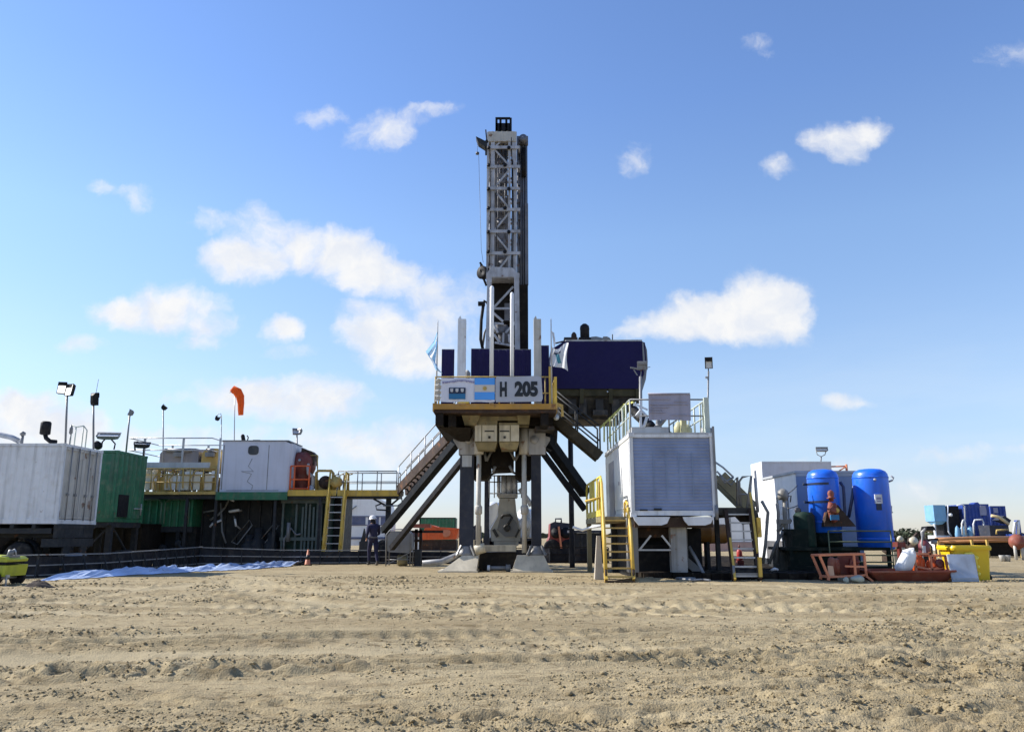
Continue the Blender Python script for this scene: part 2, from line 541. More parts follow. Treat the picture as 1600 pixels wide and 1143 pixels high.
def smooth_line(p, n=80):
    p = np.array(p, float); t = np.linspace(0, len(p) - 1, n); i = np.clip(t.astype(int), 0, len(p) - 2); f = (t - i)[:, None]
    q = np.vstack([2 * p[0] - p[1], p, 2 * p[-1] - p[-2]]); a, b_, c, d = q[i], q[i + 1], q[i + 2], q[i + 3]
    return .5 * (2 * b_ + (c - a) * f + (2 * a - 5 * b_ + 4 * c - d) * f ** 2 + (3 * b_ - a - 3 * c + d) * f ** 3)


# wheel lanes pressed into the pad: (runs along y?, gauge between the two wheels, half width, points)
LANES = [(True, 1.9, .34, [(-19, 12.2), (-13, 13.8), (-9.6, 16.5), (-8.2, 19.5), (-7.4, 24)]),
         (False, 1.7, .36, [(-9.5, 25), (-7.4, 22), (-5.4, 17.6), (-2.2, 14.4), (2.5, 12.9), (8, 12.3), (16, 12.6)]),
         (False, 1.5, .26, [(-13, 7.7), (-6, 8.6), (0, 9.4), (6, 9.2), (14, 8.4)]),
         (False, 2.0, .36, [(-16, 20.6), (-8, 19.2), (1, 17.6), (9, 18.3), (18, 20.4)]),
         (False, 1.8, .32, [(1, 25), (3.5, 22.6), (7, 20.4), (11, 19), (18, 17.6)]),
         (False, 1.6, .30, [(-14, 14.8), (-6, 13.2), (1, 13.8), (7, 15.4), (15, 16.2)])]
LANES = [(yv, g, w, smooth_line(p)) for yv, g, w, p in LANES]


def lanes(x, y):
    """how pressed the soil is (0..1), and the height of rut, ridge and tread"""
    m, h = 0 * x, 0 * x
    for k, (yv, g, w, p) in enumerate(LANES):
        a, b_ = (y, x) if yv else (x, y)
        P_, Q_ = (p[:, 1], p[:, 0]) if yv else (p[:, 0], p[:, 1])
        c = np.interp(a, P_, Q_); sl = np.interp(a, P_, np.gradient(Q_, P_)); cs = 1 / np.sqrt(1 + sl * sl)
        inside = (a > P_[0]) & (a < P_[-1])
        fade = np.clip(fbm(x * .22 + 3 * k, y * .22, 130 + k, 2) * 3.4 - .7, 0, 1) * inside
        for sd_ in (0, 1):
            d = (b_ - c - sd_ * g) * cs / w
            core = np.exp(-d ** 4) * fade
            m = np.maximum(m, core)
            edge = np.exp(-((np.abs(d) - 1.3) / .28) ** 2) * fade * (.4 + 1.2 * fbm(x * 2.2, y * 2.2, 150, 2))
            h = h - .028 * core + .018 * edge + core * .020 * np.tanh(3 * np.sin(a / cs * 19 + np.abs(d) * 2.2)) * np.clip(fbm(x * .5, y * .5, 160 + k, 2) * 5 - 2, 0, 1)
    return m, h


def height(x, y):
    near = np.clip((26 - y) / 8, .22, 1) * np.clip((60 - np.abs(x)) / 20, 0, 1)
    h = (fbm(x * .22 + 5, y * .35, 11, 3) - .5) * .15
    h += (fbm(x * .42, y * 2.0, 21, 4) - .5) * .09                                   # long shallow scrapes
    rough = np.clip(fbm(x * .20 + 40, y * .75 + 9, 31, 4) * 4.6 - 1.8, 0, 1)         # where wheels have churned the soil
    lm, lh = lanes(x, y)
    rough = rough * (1 - lm)
    g_ = fbm(x * 3.4, y * 6.5, 41, 4, .62) - .5
    h += rough * (np.sign(g_) * np.abs(g_) ** .8) * .155
    h += (fbm(x * 5, y * 10, 51, 3, .65) - .5) * .034 * (1 - .6 * lm) + lh
    for k, (y0, sl, am, w_, ph, w, dp, gauge) in enumerate([(8.3, .05, .5, .21, .3, .20, .05, 1.9), (18.6, -.34, 2.4, .13, 4.1, .26, .065, 2.2), (22.6, .02, 1.2, .24, 1.1, .3, .07, 2.4)]):
        for side in (0, 1):
            c = y0 + side * gauge + sl * x + am * np.sin(x * w_ + ph)
            d = (y - c) / w
            on = np.clip(fbm(x * .16 + k * 7, y * .05 + k, 61 + k, 2) * 4.5 - 1.5, 0, 1)
            prof = -np.exp(-d ** 4) + .8 * np.exp(-((np.abs(d) - 1.35) / .35) ** 2)
            tread = np.exp(-d ** 4) * np.tanh(3 * np.sin(x * 23 + np.abs(d) * 2.4)) * .42
            h += on * dp * 1.15 * (prof + tread)
    return h * near


rows = np.concatenate([np.linspace(-7.6, 4.5, 14)[:-1], np.arange(4.5, 12, .032), np.cumsum(np.linspace(.035, .16, 300)) + 12])
y_end = rows[-1]
rows = np.concatenate([rows, y_end + np.cumsum(np.geomspace(.3, 700, 46))])
us = np.concatenate([-np.geomspace(.7, 60, 22)[::-1], np.linspace(-.69, .69, 840), np.geomspace(.7, 60, 22)])
UU, YY = np.meshgrid(us, rows)
XX = UU * (YY + 8)
ZZ = height(XX, YY)
nv_, nu_ = ZZ.shape
me = bpy.data.meshes.new('ground')
co = np.stack([XX, YY, ZZ], -1).reshape(-1, 3).astype(np.float32)
idx = np.arange(nv_ * nu_).reshape(nv_, nu_)
qd = np.stack([idx[:-1, :-1], idx[:-1, 1:], idx[1:, 1:], idx[1:, :-1]], -1).reshape(-1, 4).astype(np.int32)
me.vertices.add(len(co)); me.vertices.foreach_set('co', co.ravel())
me.loops.add(qd.size); me.loops.foreach_set('vertex_index', qd.ravel())
me.polygons.add(len(qd)); me.polygons.foreach_set('loop_start', np.arange(0, qd.size, 4, dtype=np.int32))
me.polygons.foreach_set('use_smooth', np.ones(len(qd), bool))
lane_a = me.attributes.new('pressed', 'FLOAT', 'POINT')          # where wheels have pressed the soil smooth and pale
lane_a.data.foreach_set('value', lanes(XX, YY)[0].astype(np.float32).ravel())
me.update(); me.validate()
ground = bpy.data.objects.new('ground', me)
ground['kind'] = 'structure'
col.objects.link(ground)


def hz(x, y): return float(height(np.array([float(x)]), np.array([float(y)]))[0])


gm = bpy.data.materials.new('dry_clay_soil'); gm.use_nodes = True
n, l = gm.node_tree.nodes, gm.node_tree.links
b = n['Principled BSDF']; b.inputs['Roughness'].default_value = .95
b.inputs['Specular IOR Level'].default_value = .15
t = n.new('ShaderNodeTexCoord')


def gnoise(s, det, mp=(1, 1, 1), rough=.55):
    k = n.new('ShaderNodeMapping'); k.inputs['Scale'].default_value = mp
    l.new(t.outputs['Object'], k.inputs[0])
    x = n.new('ShaderNodeTexNoise'); x.inputs['Scale'].default_value = s; x.inputs['Detail'].default_value = det; x.inputs['Roughness'].default_value = rough
    l.new(k.outputs[0], x.inputs[0]); return x.outputs['Fac']


def gmix(f, a, bb, lo=.35, hi=.65, amt=1.0):
    mr = n.new('ShaderNodeMapRange')
    for i, q in enumerate((lo, hi, 0, amt)): mr.inputs[i + 1].default_value = q
    l.new(f, mr.inputs[0])
    x = n.new('ShaderNodeMix'); x.data_type = 'RGBA'; l.new(mr.outputs[0], x.inputs[0])
    for i, q in ((6, a), (7, bb)):
        if isinstance(q, tuple): x.inputs[i].default_value = (*q, 1)
        else: l.new(q, x.inputs[i])
    return x.outputs[2]


c = gmix(gnoise(.35, 4, (.6, 1.4, 1)), (.300, .236, .132), (.385, .313, .186))
c = gmix(gnoise(1.7, 6, (.5, 1.5, 1)), c, (.215, .165, .092), .50, .72, .8)
c = gmix(gnoise(7, 6), c, (.43, .34, .20), .55, .75, .6)
c = gmix(gnoise(5, 7, (.45, 1.7, 1), .65), c, (.16, .115, .055), .53, .68, .75)
c = gmix(gnoise(16, 6, (.55, 1.6, 1)), c, (.15, .11, .055), .56, .68, .8)
c = gmix(gnoise(60, 3), c, (.22, .175, .10), .62, .78, .5)
at_ = n.new('ShaderNodeAttribute'); at_.attribute_name = 'pressed'
c = gmix(at_.outputs['Fac'], c, (.41, .338, .206), .1, .9, .7)
l.new(c, b.inputs['Base Color'])
bp = n.new('ShaderNodeBump'); bp.inputs['Strength'].default_value = .7; bp.inputs['Distance'].default_value = .03
ad = n.new('ShaderNodeMath'); ad.operation = 'ADD'
l.new(gnoise(14, 8, rough=.65), ad.inputs[0]); l.new(gnoise(55, 4), ad.inputs[1])
l.new(ad.outputs[0], bp.inputs['Height']); l.new(bp.outputs[0], b.inputs['Normal'])
me.materials.append(gm)

# loose clods and stones over the churned soil
ICO = bmesh.new(); bmesh.ops.create_icosphere(ICO, subdivisions=1, radius=1)
ICV = [vv.co.copy() for vv in ICO.verts]; ICF = [[q.index for q in f_.verts] for f_ in ICO.faces]; ICO.free()
rg = np.random.RandomState(3)
NC = 170000
cy = 5.2 * (25 / 5.2) ** rg.rand(NC); cx = (rg.rand(NC) * 1.28 - .64) * (cy + 1.5)
dn = np.clip(fbm(cx * .20 + 40, cy * .75 + 9, 31, 4) * 4.6 - 1.7, 0, 1) * np.clip(fbm(cx * 1.1, cy * 2.6, 95, 3) * 5 - 2.0, 0, 1)
keep = rg.rand(NC) < (.02 + dn * .6) * (1 - .95 * lanes(cx, cy)[0])
cx, cy = cx[keep], cy[keep]; NC = len(cx)
cz = height(cx, cy)
sz_c = (.006 + .013 * rg.rand(NC) ** 2.6) * np.where(rg.rand(NC) > .025, 1, 1.9) * (.42 + cy / 16)
base = np.array([tuple(q) for q in ICV])
P_ = base[None] * (1 + (rg.rand(NC, len(base), 1) - .5) * .7) * (sz_c[:, None, None] * (.7 + .6 * rg.rand(NC, 1, 3)) * np.array([1.25, 1, .75]))
an = rg.rand(NC) * 6.283
ca, sa = np.cos(an)[:, None], np.sin(an)[:, None]
co = np.stack([cx[:, None] + P_[..., 0] * ca - P_[..., 1] * sa, cy[:, None] + P_[..., 0] * sa + P_[..., 1] * ca, cz[:, None] + P_[..., 2] + sz_c[:, None] * .15], -1).reshape(-1, 3)
fi = (np.array(ICF)[None] + (np.arange(NC) * len(base))[:, None, None]).reshape(-1).astype(np.int32)
me = bpy.data.meshes.new('gravel')
me.vertices.add(len(co)); me.vertices.foreach_set('co', co.astype(np.float32).ravel())
me.loops.add(len(fi)); me.loops.foreach_set('vertex_index', fi)
me.polygons.add(len(fi) // 3); me.polygons.foreach_set('loop_start', np.arange(0, len(fi), 3, dtype=np.int32))
me.update(); me.materials.append(gm)
o = bpy.data.objects.new('gravel', me); col.objects.link(o); o['kind'] = 'stuff'
o['label'] = 'loose clods and small stones scattered over the dry churned soil'; o['category'] = 'gravel'

# ------------------------------------------------------------------ LEFT: containers on trailers
def wheel(root, name, c, r, w, axis=(0, 1, 0)):
    m = MB(); m.lathe([(r * .55, -w / 2), (r * .9, -w / 2), (r, -w * .35), (r, w * .35), (r * .9, w / 2), (r * .55, w / 2)], c, axis, 26)
    t_ = part(name, m, rubber, root)
    m = MB(); m.lathe([(.06, -w * .45), (r * .4, -w * .2), (r * .58, -w * .42), (r * .58, w * .42), (r * .4, w * .2), (.06, w * .45)], c, axis, 20)
    part('rim', m, steel_grey, t_)
    return t_


def container(name, label, x0, x1, y0, y1, z0, z1, mat, frame_mat, end_mat, group=None, door_end='right'):
    root = thing(name, label, 'container', ((x0 + x1) / 2, (y0 + y1) / 2, z0), group)
    m = MB()
    m.corr((x0 + .1, y0 + .03), (x1 - .1, y0 + .03), z0 + .16, z1 - .11, .28, -.022)
    m.corr((x1 - .1, y1 - .03), (x0 + .1, y1 - .03), z0 + .16, z1 - .11, .28, -.022)
    m.corr((x0 + .03, y1 - .1), (x0 + .03, y0 + .1), z0 + .16, z1 - .11, .28, -.022)
    part('side_wall', m, mat, root)
    m = MB(); m.box(x0 + .06, x1 - .06, y0 + .06, y1 - .06, z1 - .06, z1 - .03); m.box(x0 + .06, x1 - .06, y0 + .06, y1 - .06, z0 + .05, z0 + .1)
    part('roof', m, mat, root)
    m = MB()
    for x in (x0, x1 - .1):
        for y in (y0, y1 - .1): m.box(x, x + .1, y, y + .1, z0 + .1, z1 - .1)
    for y in (y0, y1 - .1):
        m.box(x0 + .002, x1 - .002, y + .002, y + .098, z1 - .1, z1 - .005); m.box(x0 + .002, x1 - .002, y + .002, y + .098, z0 + .005, z0 + .16)
    for x in (x0, x1 - .1):
        m.box(x + .002, x + .098, y0 + .1, y1 - .1, z1 - .1, z1 - .008); m.box(x + .002, x + .098, y0 + .1, y1 - .1, z0 + .008, z0 + .15)
    for x in (x0 - .01, x1 - .16):
        for y in (y0 - .01, y1 - .1):
            for z in (z0, z1 - .1): m.box(x, x + .17, y, y + .11, z, z + .1)
    part('frame', m, frame_mat, root)
    if door_end:
        for s in (0, 1):
            ya, yb = (y0 + .11, (y0 + y1) / 2 - .01) if s == 0 else ((y0 + y1) / 2 + .01, y1 - .11)
            m = MB(); m.corr((x1 - .03, ya), (x1 - .03, yb), z0 + .17, z1 - .11, .36, .03)
            for z in (z0 + .19, z1 - .17): m.box(x1 - .045, x1 - .012, ya, yb, z - .02, z + .06)
            d = part('door', m, end_mat, root)
            m = MB()
            for f in (.3, .72):
                y = ya + (yb - ya) * f; m.tube((x1 + .02, y, z0 + .12), (x1 + .02, y, z1 - .08), .018, 6)
                m.box(x1 - .01, x1 + .045, y - .05, y + .05, z0 + .9, z0 + .98)
            part('lock_rod', m, steel_grey, d)
    return root


YA = 25.9
xa = Xp(95, YA, 2.8)
za0, za1 = Zp(818, YA), Zp(692, YA)
contA = container('shipping_container', 'long weathered white container on a trailer, its door end beside the green container', xa - 6.06, xa, YA, YA + 2.44, za0, za1, white, white, white_old)


def trailer(label, x0, x1, y0, y1, z1):
    root = thing('flatbed_trailer', label, 'trailer', ((x0 + x1) / 2, (y0 + y1) / 2, 0))
    m = MB()
    for y in (y0 + .55, y1 - .75): m.box(x0, x1, y, y + .2, z1 - .42, z1 - .12)
    k = x0 + .3
    while k < x1: m.box(k, k + .12, y0 + .05, y1 - .05, z1 - .13, z1 - .003); k += .7
    m.box(x1 - .12, x1 - .005, y0 + .1, y1 - .1, z1 - .44, z1 - .005)
    part('chassis', m, steel_dark, root)
    m = MB()
    for y in (y0 + .12, y1 - .22): m.box(x0 + .2, x1 - .2, y, y + .1, z1 - .30, z1 - .135)
    part('side_rail', m, steel_dark, root)
    for xx in (x1 - 1.2, x1 - 2.35):
        for yy_ in (y0 + .3, y1 - .3): wheel(root, 'wheel', (xx, yy_, .5), .5, .32)
        m = MB(); m.tube((xx, y0 + .3, .5), (xx, y1 - .3, .5), .07, 8); m.box(xx - .1, xx + .1, y0 + .62, y0 + .72, .5, z1 - .42); m.box(xx - .1, xx + .1, y1 - .72, y1 - .62, .5, z1 - .42)
        part('axle', m, steel_dark, root)
    m = MB()
    for f in range(9):
        a0, a1 = math.pi * f / 9, math.pi * (f + 1) / 9
        for yy_ in (y0 + .1, y1 - .5):
            p = [(x1 - 1.2 + .62 * math.cos(q), .5 + .62 * math.sin(q)) for q in (a0, a1)]
            m.add([(p[0][0], yy_, p[0][1]), (p[1][0], yy_, p[1][1]), (p[1][0], yy_ + .4, p[1][1]), (p[0][0], yy_ + .4, p[0][1])], [(0, 1, 2, 3)])
    part('mudguard', m, rubber, root)
    m = MB(); m.box(x1 - .5, x1 + .06, y0 + .15, y1 - .15, z1 - .72, z1 - .46)
    m.box(x1 - .02, x1 + .04, y0 + .5, y0 + .9, z1 - 1.0, z1 - .72); m.box(x1 - .02, x1 + .04, y1 - .9, y1 - .5, z1 - 1.0, z1 - .72)
    part('rear_bumper', m, steel_dark, root)
    m = MB(); m.box(x0 + 1.2, x0 + 1.35, y0 + .4, y0 + .55, 0, z1 - .42); m.box(x0 + 1.2, x0 + 1.35, y1 - .55, y1 - .4, 0, z1 - .42)
    part('landing_leg', m, steel_dark, root)
    return root


trailer('dark trailer chassis on tyres carrying the long white container', xa - 6.0, xa, YA, YA + 2.44, za0)
m = MB()
m.lathe([(.0, -.55), (.26, -.5), (.30, -.3), (.30, .3), (.26, .5), (.0, .55)], (xa + .02, YA + 1.15, .34), (0.15, 1, 0), 20)
m.box(xa - .3, xa + .3, YA + .7, YA + .8, 0, .14); m.box(xa - .3, xa + .3, YA + 1.5, YA + 1.6, 0, .14)
solo('air_tank', m, steel_grey, 'grey drum lying on the ground under the door end of the white container', 'tank', (xa, YA + 1.15, 0))

YB = 31.0
xb = Xp(180, YB, 3)
zb0, zb1 = Zp(815, YB), Zp(703, YB)
contB = container('shipping_container', 'dark green ribbed container behind the white container, an opening low in its end wall', xb - 6.06, xb, YB, YB + 2.5, zb0, zb1, green, green, green, door_end=None)
m = MB(); m.corr((xb - .05, YB + .1), (xb - .05, YB + 2.4), zb0 + .16, zb1 - .11, .38, -.09)
part('end_wall', m, green, contB)
m = MB(); m.box(xb - .06, xb + .075, YB + .25, YB + 1.05, zb0 + .2, zb0 + 1.05)
part('opening', m, black_m, contB)
m = MB(); m.tube((xb + .06, YB + 2.2, zb0 + .3), (xb + .06, YB + 2.2, zb0 + .75), .03); m.tube((xb + .06, YB + 1.6, zb0 + .55), (xb + .06, YB + 2.3, zb0 + .55), .02)
part('handle', m, galv, contB)
root = thing('container_skid', 'dark steel support frame with bracing under the green container', 'support frame', (xb - 3, YB + 1.2, 0))
m = MB()
for k in range(5):
    for y in (YB + .1, YB + 2.2): m.box(xb - .25 - k * 1.45, xb - .05 - k * 1.45, y, y + .2, 0, zb0 - .2)
part('leg', m, steel_dark, root)
m = MB(); m.box(xb - 6.05, xb - .01, YB + .05, YB + .35, zb0 - .2, zb0 - .003); m.box(xb - 6.05, xb - .01, YB + 2.15, YB + 2.45, zb0 - .2, zb0 - .003)
m.box(xb - .3, xb - .01, YB + .36, YB + 2.14, zb0 - .2, zb0 - .003)
m.box(xb - .2, xb, YB - .25, YB + .05, zb0 - .12, zb0 - .02)
part('beam', m, steel_dark, root)
m = MB()
for k in range(4):
    m.bar((xb - .2 - k * 1.45, YB + .2, zb0 - .2), (xb - 1.5 - k * 1.45, YB + .2, .15), .07, .07)
m.bar((xb - .15, YB + .4, zb0 - .2), (xb - .15, YB + 2.2, .2), .07, .07); m.box(xb - .2, xb + .1, YB + .9, YB + 1.8, .1, .62)
m.lathe([(.22, 0), (.25, .05), (.25, .5), (.15, .6)], (xb + .35, YB + .6, 0), n=14)
part('brace', m, steel_dark, root)


root = thing('dark_filler_box', 'long black box added behind the container trailers for shade and dark equipment', 'tank', (-19, 35.4, 0))
m = MB(); m.box(-25, Xp(224, 35.3, 1), 35.2, 37.5, .12, 1.62)  # black filler standing for the shade and dark gear under the containers
for k in range(12): m.box(-24.8 + k * .8, -24.7 + k * .8, 35.1, 35.199, .15, 1.5)
part('wall', m, black_steel, root)
m = MB(); m.box(-25.05, Xp(224, 35.3, 1) + .05, 35.05, 37.6, 1.621, 1.68); part('lid', m, black_steel, root)
m = MB()
for k in range(5): m.box(-24.5 + k * 2, -24.2 + k * 2, 35.2, 37.5, 0, .119)
part('leg', m, steel_dark, root)

# floodlights and roof fittings
def head(m_face, mb_body, mb_face, c, w, h, tilt, yaw=0, d=.16):
    """a box floodlight head; tilt<0 looks down, yaw turns it"""
    mt = Matrix.Translation(Vector(c)) @ Matrix.Rotation(yaw, 4, 'Z') @ Matrix.Rotation(tilt, 4, 'X')
    def q(*p): return mt @ Vector(p)
    vs = [q(x * w / 2 * k, y, z * h / 2 * k) for y, k in ((-d * .5, 1), (d * .2, .92), (d * .6, .5)) for x, z in ((-1, -1), (1, -1), (1, 1), (-1, 1))]
    mb_body.add(vs, [(0, 1, 2, 3)] + [(i * 4 + k, i * 4 + (k + 1) % 4, i * 4 + 4 + (k + 1) % 4, i * 4 + 4 + k) for i in (0, 1) for k in range(4)] + [(11, 10, 9, 8)])
    for sx in (-1, 1): mb_body.bar(q(sx * w * .5, -d * .6, h * .5), q(sx * w * .5, -d * .6, -h * .5), .02, .02)
    mb_body.add([q(x * w * .52, y, z) for y, z in ((-d * .5, h * .5), (-d * .85, h * .46), (-d * .85, h * .12)) for x in (-1, 1)], [(0, 1, 3, 2), (2, 3, 5, 4)])
    vs = [q(x * w * .46, -d * .52 - .006, z * h * .45) for x, z in ((-1, -1), (1, -1), (1, 1), (-1, 1))]
    mb_face.add(vs, [(3, 2, 1, 0)])


def floodlight(label, foot, top, heads, face=None, pole_r=.035, body=None, yaw=0, group='floodlight masts'):
    """heads: (pixel x, pixel y, Y, width, height, tilt, yaw)"""
    root = thing('floodlight', label, 'floodlight', foot, group)
    m = MB(); m.tube(foot, top, pole_r, 10); m.box(foot[0] - .1, foot[0] + .1, foot[1] - .1, foot[1] + .1, foot[2] - .001, foot[2] + .02)
    part('pole', m, steel_grey, root)
    for (c, w, h, tilt, yw) in heads:
        m1, m2 = MB(), MB(); head(None, m1, m2, c, w, h, tilt, yw)
        m1.bar(top, Vector(c) + Vector((0, .05, 0)), .03, .03)
        hd = part('lamp_head', m1, body or black_m, root)
        part('lens', m2, face or lamp_glass, hd)
    return root


f0 = Wp(103, 691, YA + 1.2); f0.z = za1 - .03
floodlight('twin lit white lamps on a tall pole at the corner of the white container', f0, Wp(105, 612, YA + 1.2),
           [(Wp(98, 607, YA + 1.1), .25, .42, R(-14), R(12)), (Wp(111, 610, YA + 1.1), .25, .42, R(-12), R(-14))], lamp_face)
f1 = Wp(146, 704, YA + 2.2); f1.z = za1 - .03
fl = floodlight('pole with one black lamp head seen edge on beside the twin lit lamps', f1, Wp(146, 630, YA + 2.2), [(Wp(146.5, 623, YA + 2.1), .22, .46, R(-5), R(160))])
m = MB(); m.tube(Wp(150, 614, YA + 2.2), Wp(154, 592, YA + 2.2), .008, 5); part('antenna', m, cable_m, fl)
g0 = Wp(203, 700, 33.2); g0.z = zb1 - .03; g0.x = Wp(203, 645, 33.2).x
floodlight('thin pole with a small pale lamp over the green container', g0, Wp(203, 645, 33.2), [(Wp(205, 645, 33.1), .2, .24, R(-20), R(-60))], body=steel_grey)
# exhaust stack, hatches and pipes on the roof of the white container
m = MB(); pz = za1 - .032
m.path([Wp(88, 690, YA + .9), Wp(78, 689, YA + .9), Wp(72, 684, YA + .9), Wp(70.5, 678, YA + .9)], .07, 10)
m.lathe([(.12, 0), (.165, .03), (.165, .40), (.13, .45)], Wp(70, 679, YA + .9), n=18)
base = Wp(84, 690, YA + .9); base.z = pz
m.box(base.x - .2, base.x + .2, base.y - .15, base.y + .15, pz, pz + .07)
solo('exhaust_stack', m, black_m, 'black bent exhaust with a fat silencer on the roof of the white container', 'exhaust', base)
m = MB(); p = Wp(34, 690, YA + 1.0)
m.tube((p.x, p.y, pz), (p.x, p.y, pz + .42), .05, 8); m.lathe([(.05, .40), (.09, .42), (.09, .5), (.0, .55)], (p.x, p.y, pz), n=12); m.box(p.x - .15, p.x + .15, p.y - .12, p.y + .12, pz - .001, pz + .05)
solo('roof_vent', m, steel_grey, 'small grey vent pipe with a cap on the white container roof', 'vent', (p.x, p.y, pz))
m = MB()
m.path([Wp(-22, 676, YA + 1.3), Wp(0, 679, YA + 1.3), Wp(18, 683, YA + 1.3), Wp(30, 689, YA + 1.3)], .09, 10)
p = Wp(30, 690, YA + 1.3); m.box(p.x - .12, p.x + .12, p.y - .12, p.y + .12, pz, pz + .12)
p2 = Wp(-22, 676, YA + 1.3); m.box(p2.x - .12, p2.x + .12, p2.y - .12, p2.y + .12, pz, p2.z)
solo('roof_duct', m, galv, 'pale sloping pipe lying across the white container roof beside a small vent', 'pipe', (p.x, p.y, pz))
m = MB(); q0 = [Wp(113, 664, YA + 2.1), Wp(119, 667, YA + 2.1), Wp(131, 665, YA + 2.1), Wp(136, 672, YA + 2.1)]
m.path(q0 + [Vector((q0[3].x, q0[3].y, pz))], .022, 6); m.tube(q0[1], (q0[1].x, q0[1].y, pz), .022, 6); m.tube(Wp(131, 665, YA + 2.1), (Wp(131, 665, YA + 2.1).x, YA + 2.1, pz), .018, 6)
m.tube(q0[0], (q0[0].x, q0[0].y, pz), .018, 6)
solo('roof_handrail', m, pale_green, 'small pale tubular rail on the white container roof between the two lamp poles', 'rail', (q0[1].x, q0[1].y, pz))
m = MB(); p = Wp(109, 690, YA + 1.6); m.tube((p.x, p.y, pz), (p.x, p.y, pz + .55), .02, 6); m.lathe([(.02, .5), (.06, .56), (.06, .72), (.01, .86)], (p.x, p.y, pz), n=10)
solo('beacon', m, steel_grey, 'slim grey beacon close to the pole of the twin lit lamps', 'beacon', (p.x, p.y, pz))
m1, m2 = MB(), MB()
root = thing('work_light', 'wide grey work light on a bracket on the green container roof', 'floodlight', (Wp(168, 700, YB + .8).x, YB + .8, zb1 - .03), 'floodlights on container roofs')
head(None, m1, m2, Wp(170, 682, YB + .8), .85, .28, R(-55), R(8)); hp = part('lamp_head', m1, steel_grey, root); part('lens', m2, lamp_glass, hp)
m = MB(); m.path([Wp(158, 700, YB + .8), Wp(160, 690, YB + .8), Wp(166, 684, YB + .8)], .03, 6); m.path([Wp(178, 702, YB + .8), Wp(180, 693, YB + .8), Wp(172, 684, YB + .8)], .03, 6)
m.lathe([(.14, 0), (.16, .05), (.16, .24), (.1, .28)], Wp(155, 697, YB + .8), (0, -1, .2), 14)
part('bracket', m, black_m, root)
root = thing('work_light', 'tilted work light on a bent bracket above the end wall of the green container', 'floodlight', (Wp(214, 702, YB + 2).x, YB + 2, zb1 - .03), 'floodlights on container roofs')
m1, m2 = MB(), MB(); head(None, m1, m2, Wp(222, 696, YB + 2), .62, .24, R(-70), R(20)); hp = part('lamp_head', m1, steel_dark, root); part('lens', m2, lamp_glass, hp)
m = MB(); m.path([Wp(211, 703, YB + 2), Wp(210, 690, YB + 2), Wp(216, 690, YB + 2)], .035, 6); m.tube(Wp(225, 697, YB + 2), Wp(224, 712, YB + 2), .025, 6)
part('bracket', m, steel_dark, root)

# ------------------------------------------------------------------ yellow compressor and the earth heap beside it
YC = 19.9
cx0, cx1 = Xp(-62, YC, .5), Xp(43, YC + .9, .5)
cxm = (cx0 + cx1) / 2
root = thing('air_compressor', 'lime yellow towable air compressor on small wheels by a heap of earth', 'compressor', (cxm, YC + .5, 0))
m = MB()
m.prism([(cx0, .30), (cx1 - .02, .24), (cx1, .34), (cx1 + .02, .50), (cx0, .54)], YC, YC + .9)
part('body', m, lime, root)
m = MB(); m.prism([(cx0, .60), (cx1 + .0, .58), (cx1 + .02, .64), (cx1 - .07, .70), (cx0, .76)], YC + .02, YC + .88)
part('canopy', m, lime, root)
m = MB(); m.box(cx0 + .02, cx1 - .05, YC + .05, YC + .85, .52, .60)
part('vent_band', m, black_m, root)
m = MB(); hx = Xp(6, YC, .8)
m.path([(hx - .06, YC + .4, .73), (hx - .04, YC + .4, .84), (hx, YC + .4, .88), (hx + .04, YC + .4, .84), (hx + .06, YC + .4, .73)], .017, 8)
m.bar((hx - .14, YC + .4, .7), (hx - .04, YC + .4, .84), .03, .03)
part('lifting_eye', m, galv, root)
m = MB(); m.lathe([(.0, 0), (.07, .01), (.07, .16), (.0, .17)], (cx1 - .12, YC + .3, .70), (0.3, 0, 1), 12); m.box(cx1 - .25, cx1 - .03, YC + .2, YC + .6, .68, .73)
part('filler_cap', m, steel_grey, root)
for wx in (Xp(-10, YC, .2), Xp(-46, YC, .2)):
    for wy in (YC - .04, YC + .95): wheel(root, 'wheel', (wx, wy, .19), .19, .13)
m = MB(); m.tube((Xp(-10, YC, .2), YC - .04, .19), (Xp(-10, YC, .2), YC + .95, .19), .03); m.bar((Xp(-46, YC, .2), YC + .1, .27), (Xp(10, YC, .2), YC + .1, .25), .05, .06)
m.tube((Xp(6, YC, .2), YC + .1, 0.0), (Xp(6, YC, .2), YC + .1, .28), .022, 8); m.box(Xp(6, YC, .2) - .06, Xp(6, YC, .2) + .06, YC + .04, YC + .16, 0, .02)
part('prop_stand', m, galv, root)


def mound(name, label, x, y, rx, ry, h, mat, seed, kind=None):
    N, K = 26, 9; vs = [(x, y, h + hz(x, y))]; rr = random.Random(seed); fs = []
    ph = [rr.uniform(0, 6.28) for _ in range(6)]
    for k in range(1, K + 1):
        f = k / K
        for i in range(N):
            a = 2 * math.pi * i / N; w = 1 + .16 * math.sin(3 * a + ph[0]) + .1 * math.sin(5 * a + ph[1]) + rr.uniform(-.05, .05)
            px, py = x + rx * f * w * math.cos(a), y + ry * f * w * math.sin(a)
            vs.append((px, py, hz(px, py) - .02 + (h * (1 - f ** 1.6) * (1 + rr.uniform(-.14, .14)))))
    for i in range(N): fs.append((0, 1 + i, 1 + (i + 1) % N))
    for k in range(K - 1):
        for i in range(N): a, b_ = 1 + k * N + i, 1 + k * N + (i + 1) % N; fs.append((a, a + N, b_ + N, b_))
    mbb = MB(); mbb.add(vs, fs, True)
    return solo(name, mbb, mat, label, 'dirt heap', (x, y, 0))


p = Xp(58, 19.7, .1); mound('dirt_heap', 'small heap of dark earth beside the lime yellow compressor', p, 19.75, .36, .3, .19, dirt_dark, 4)

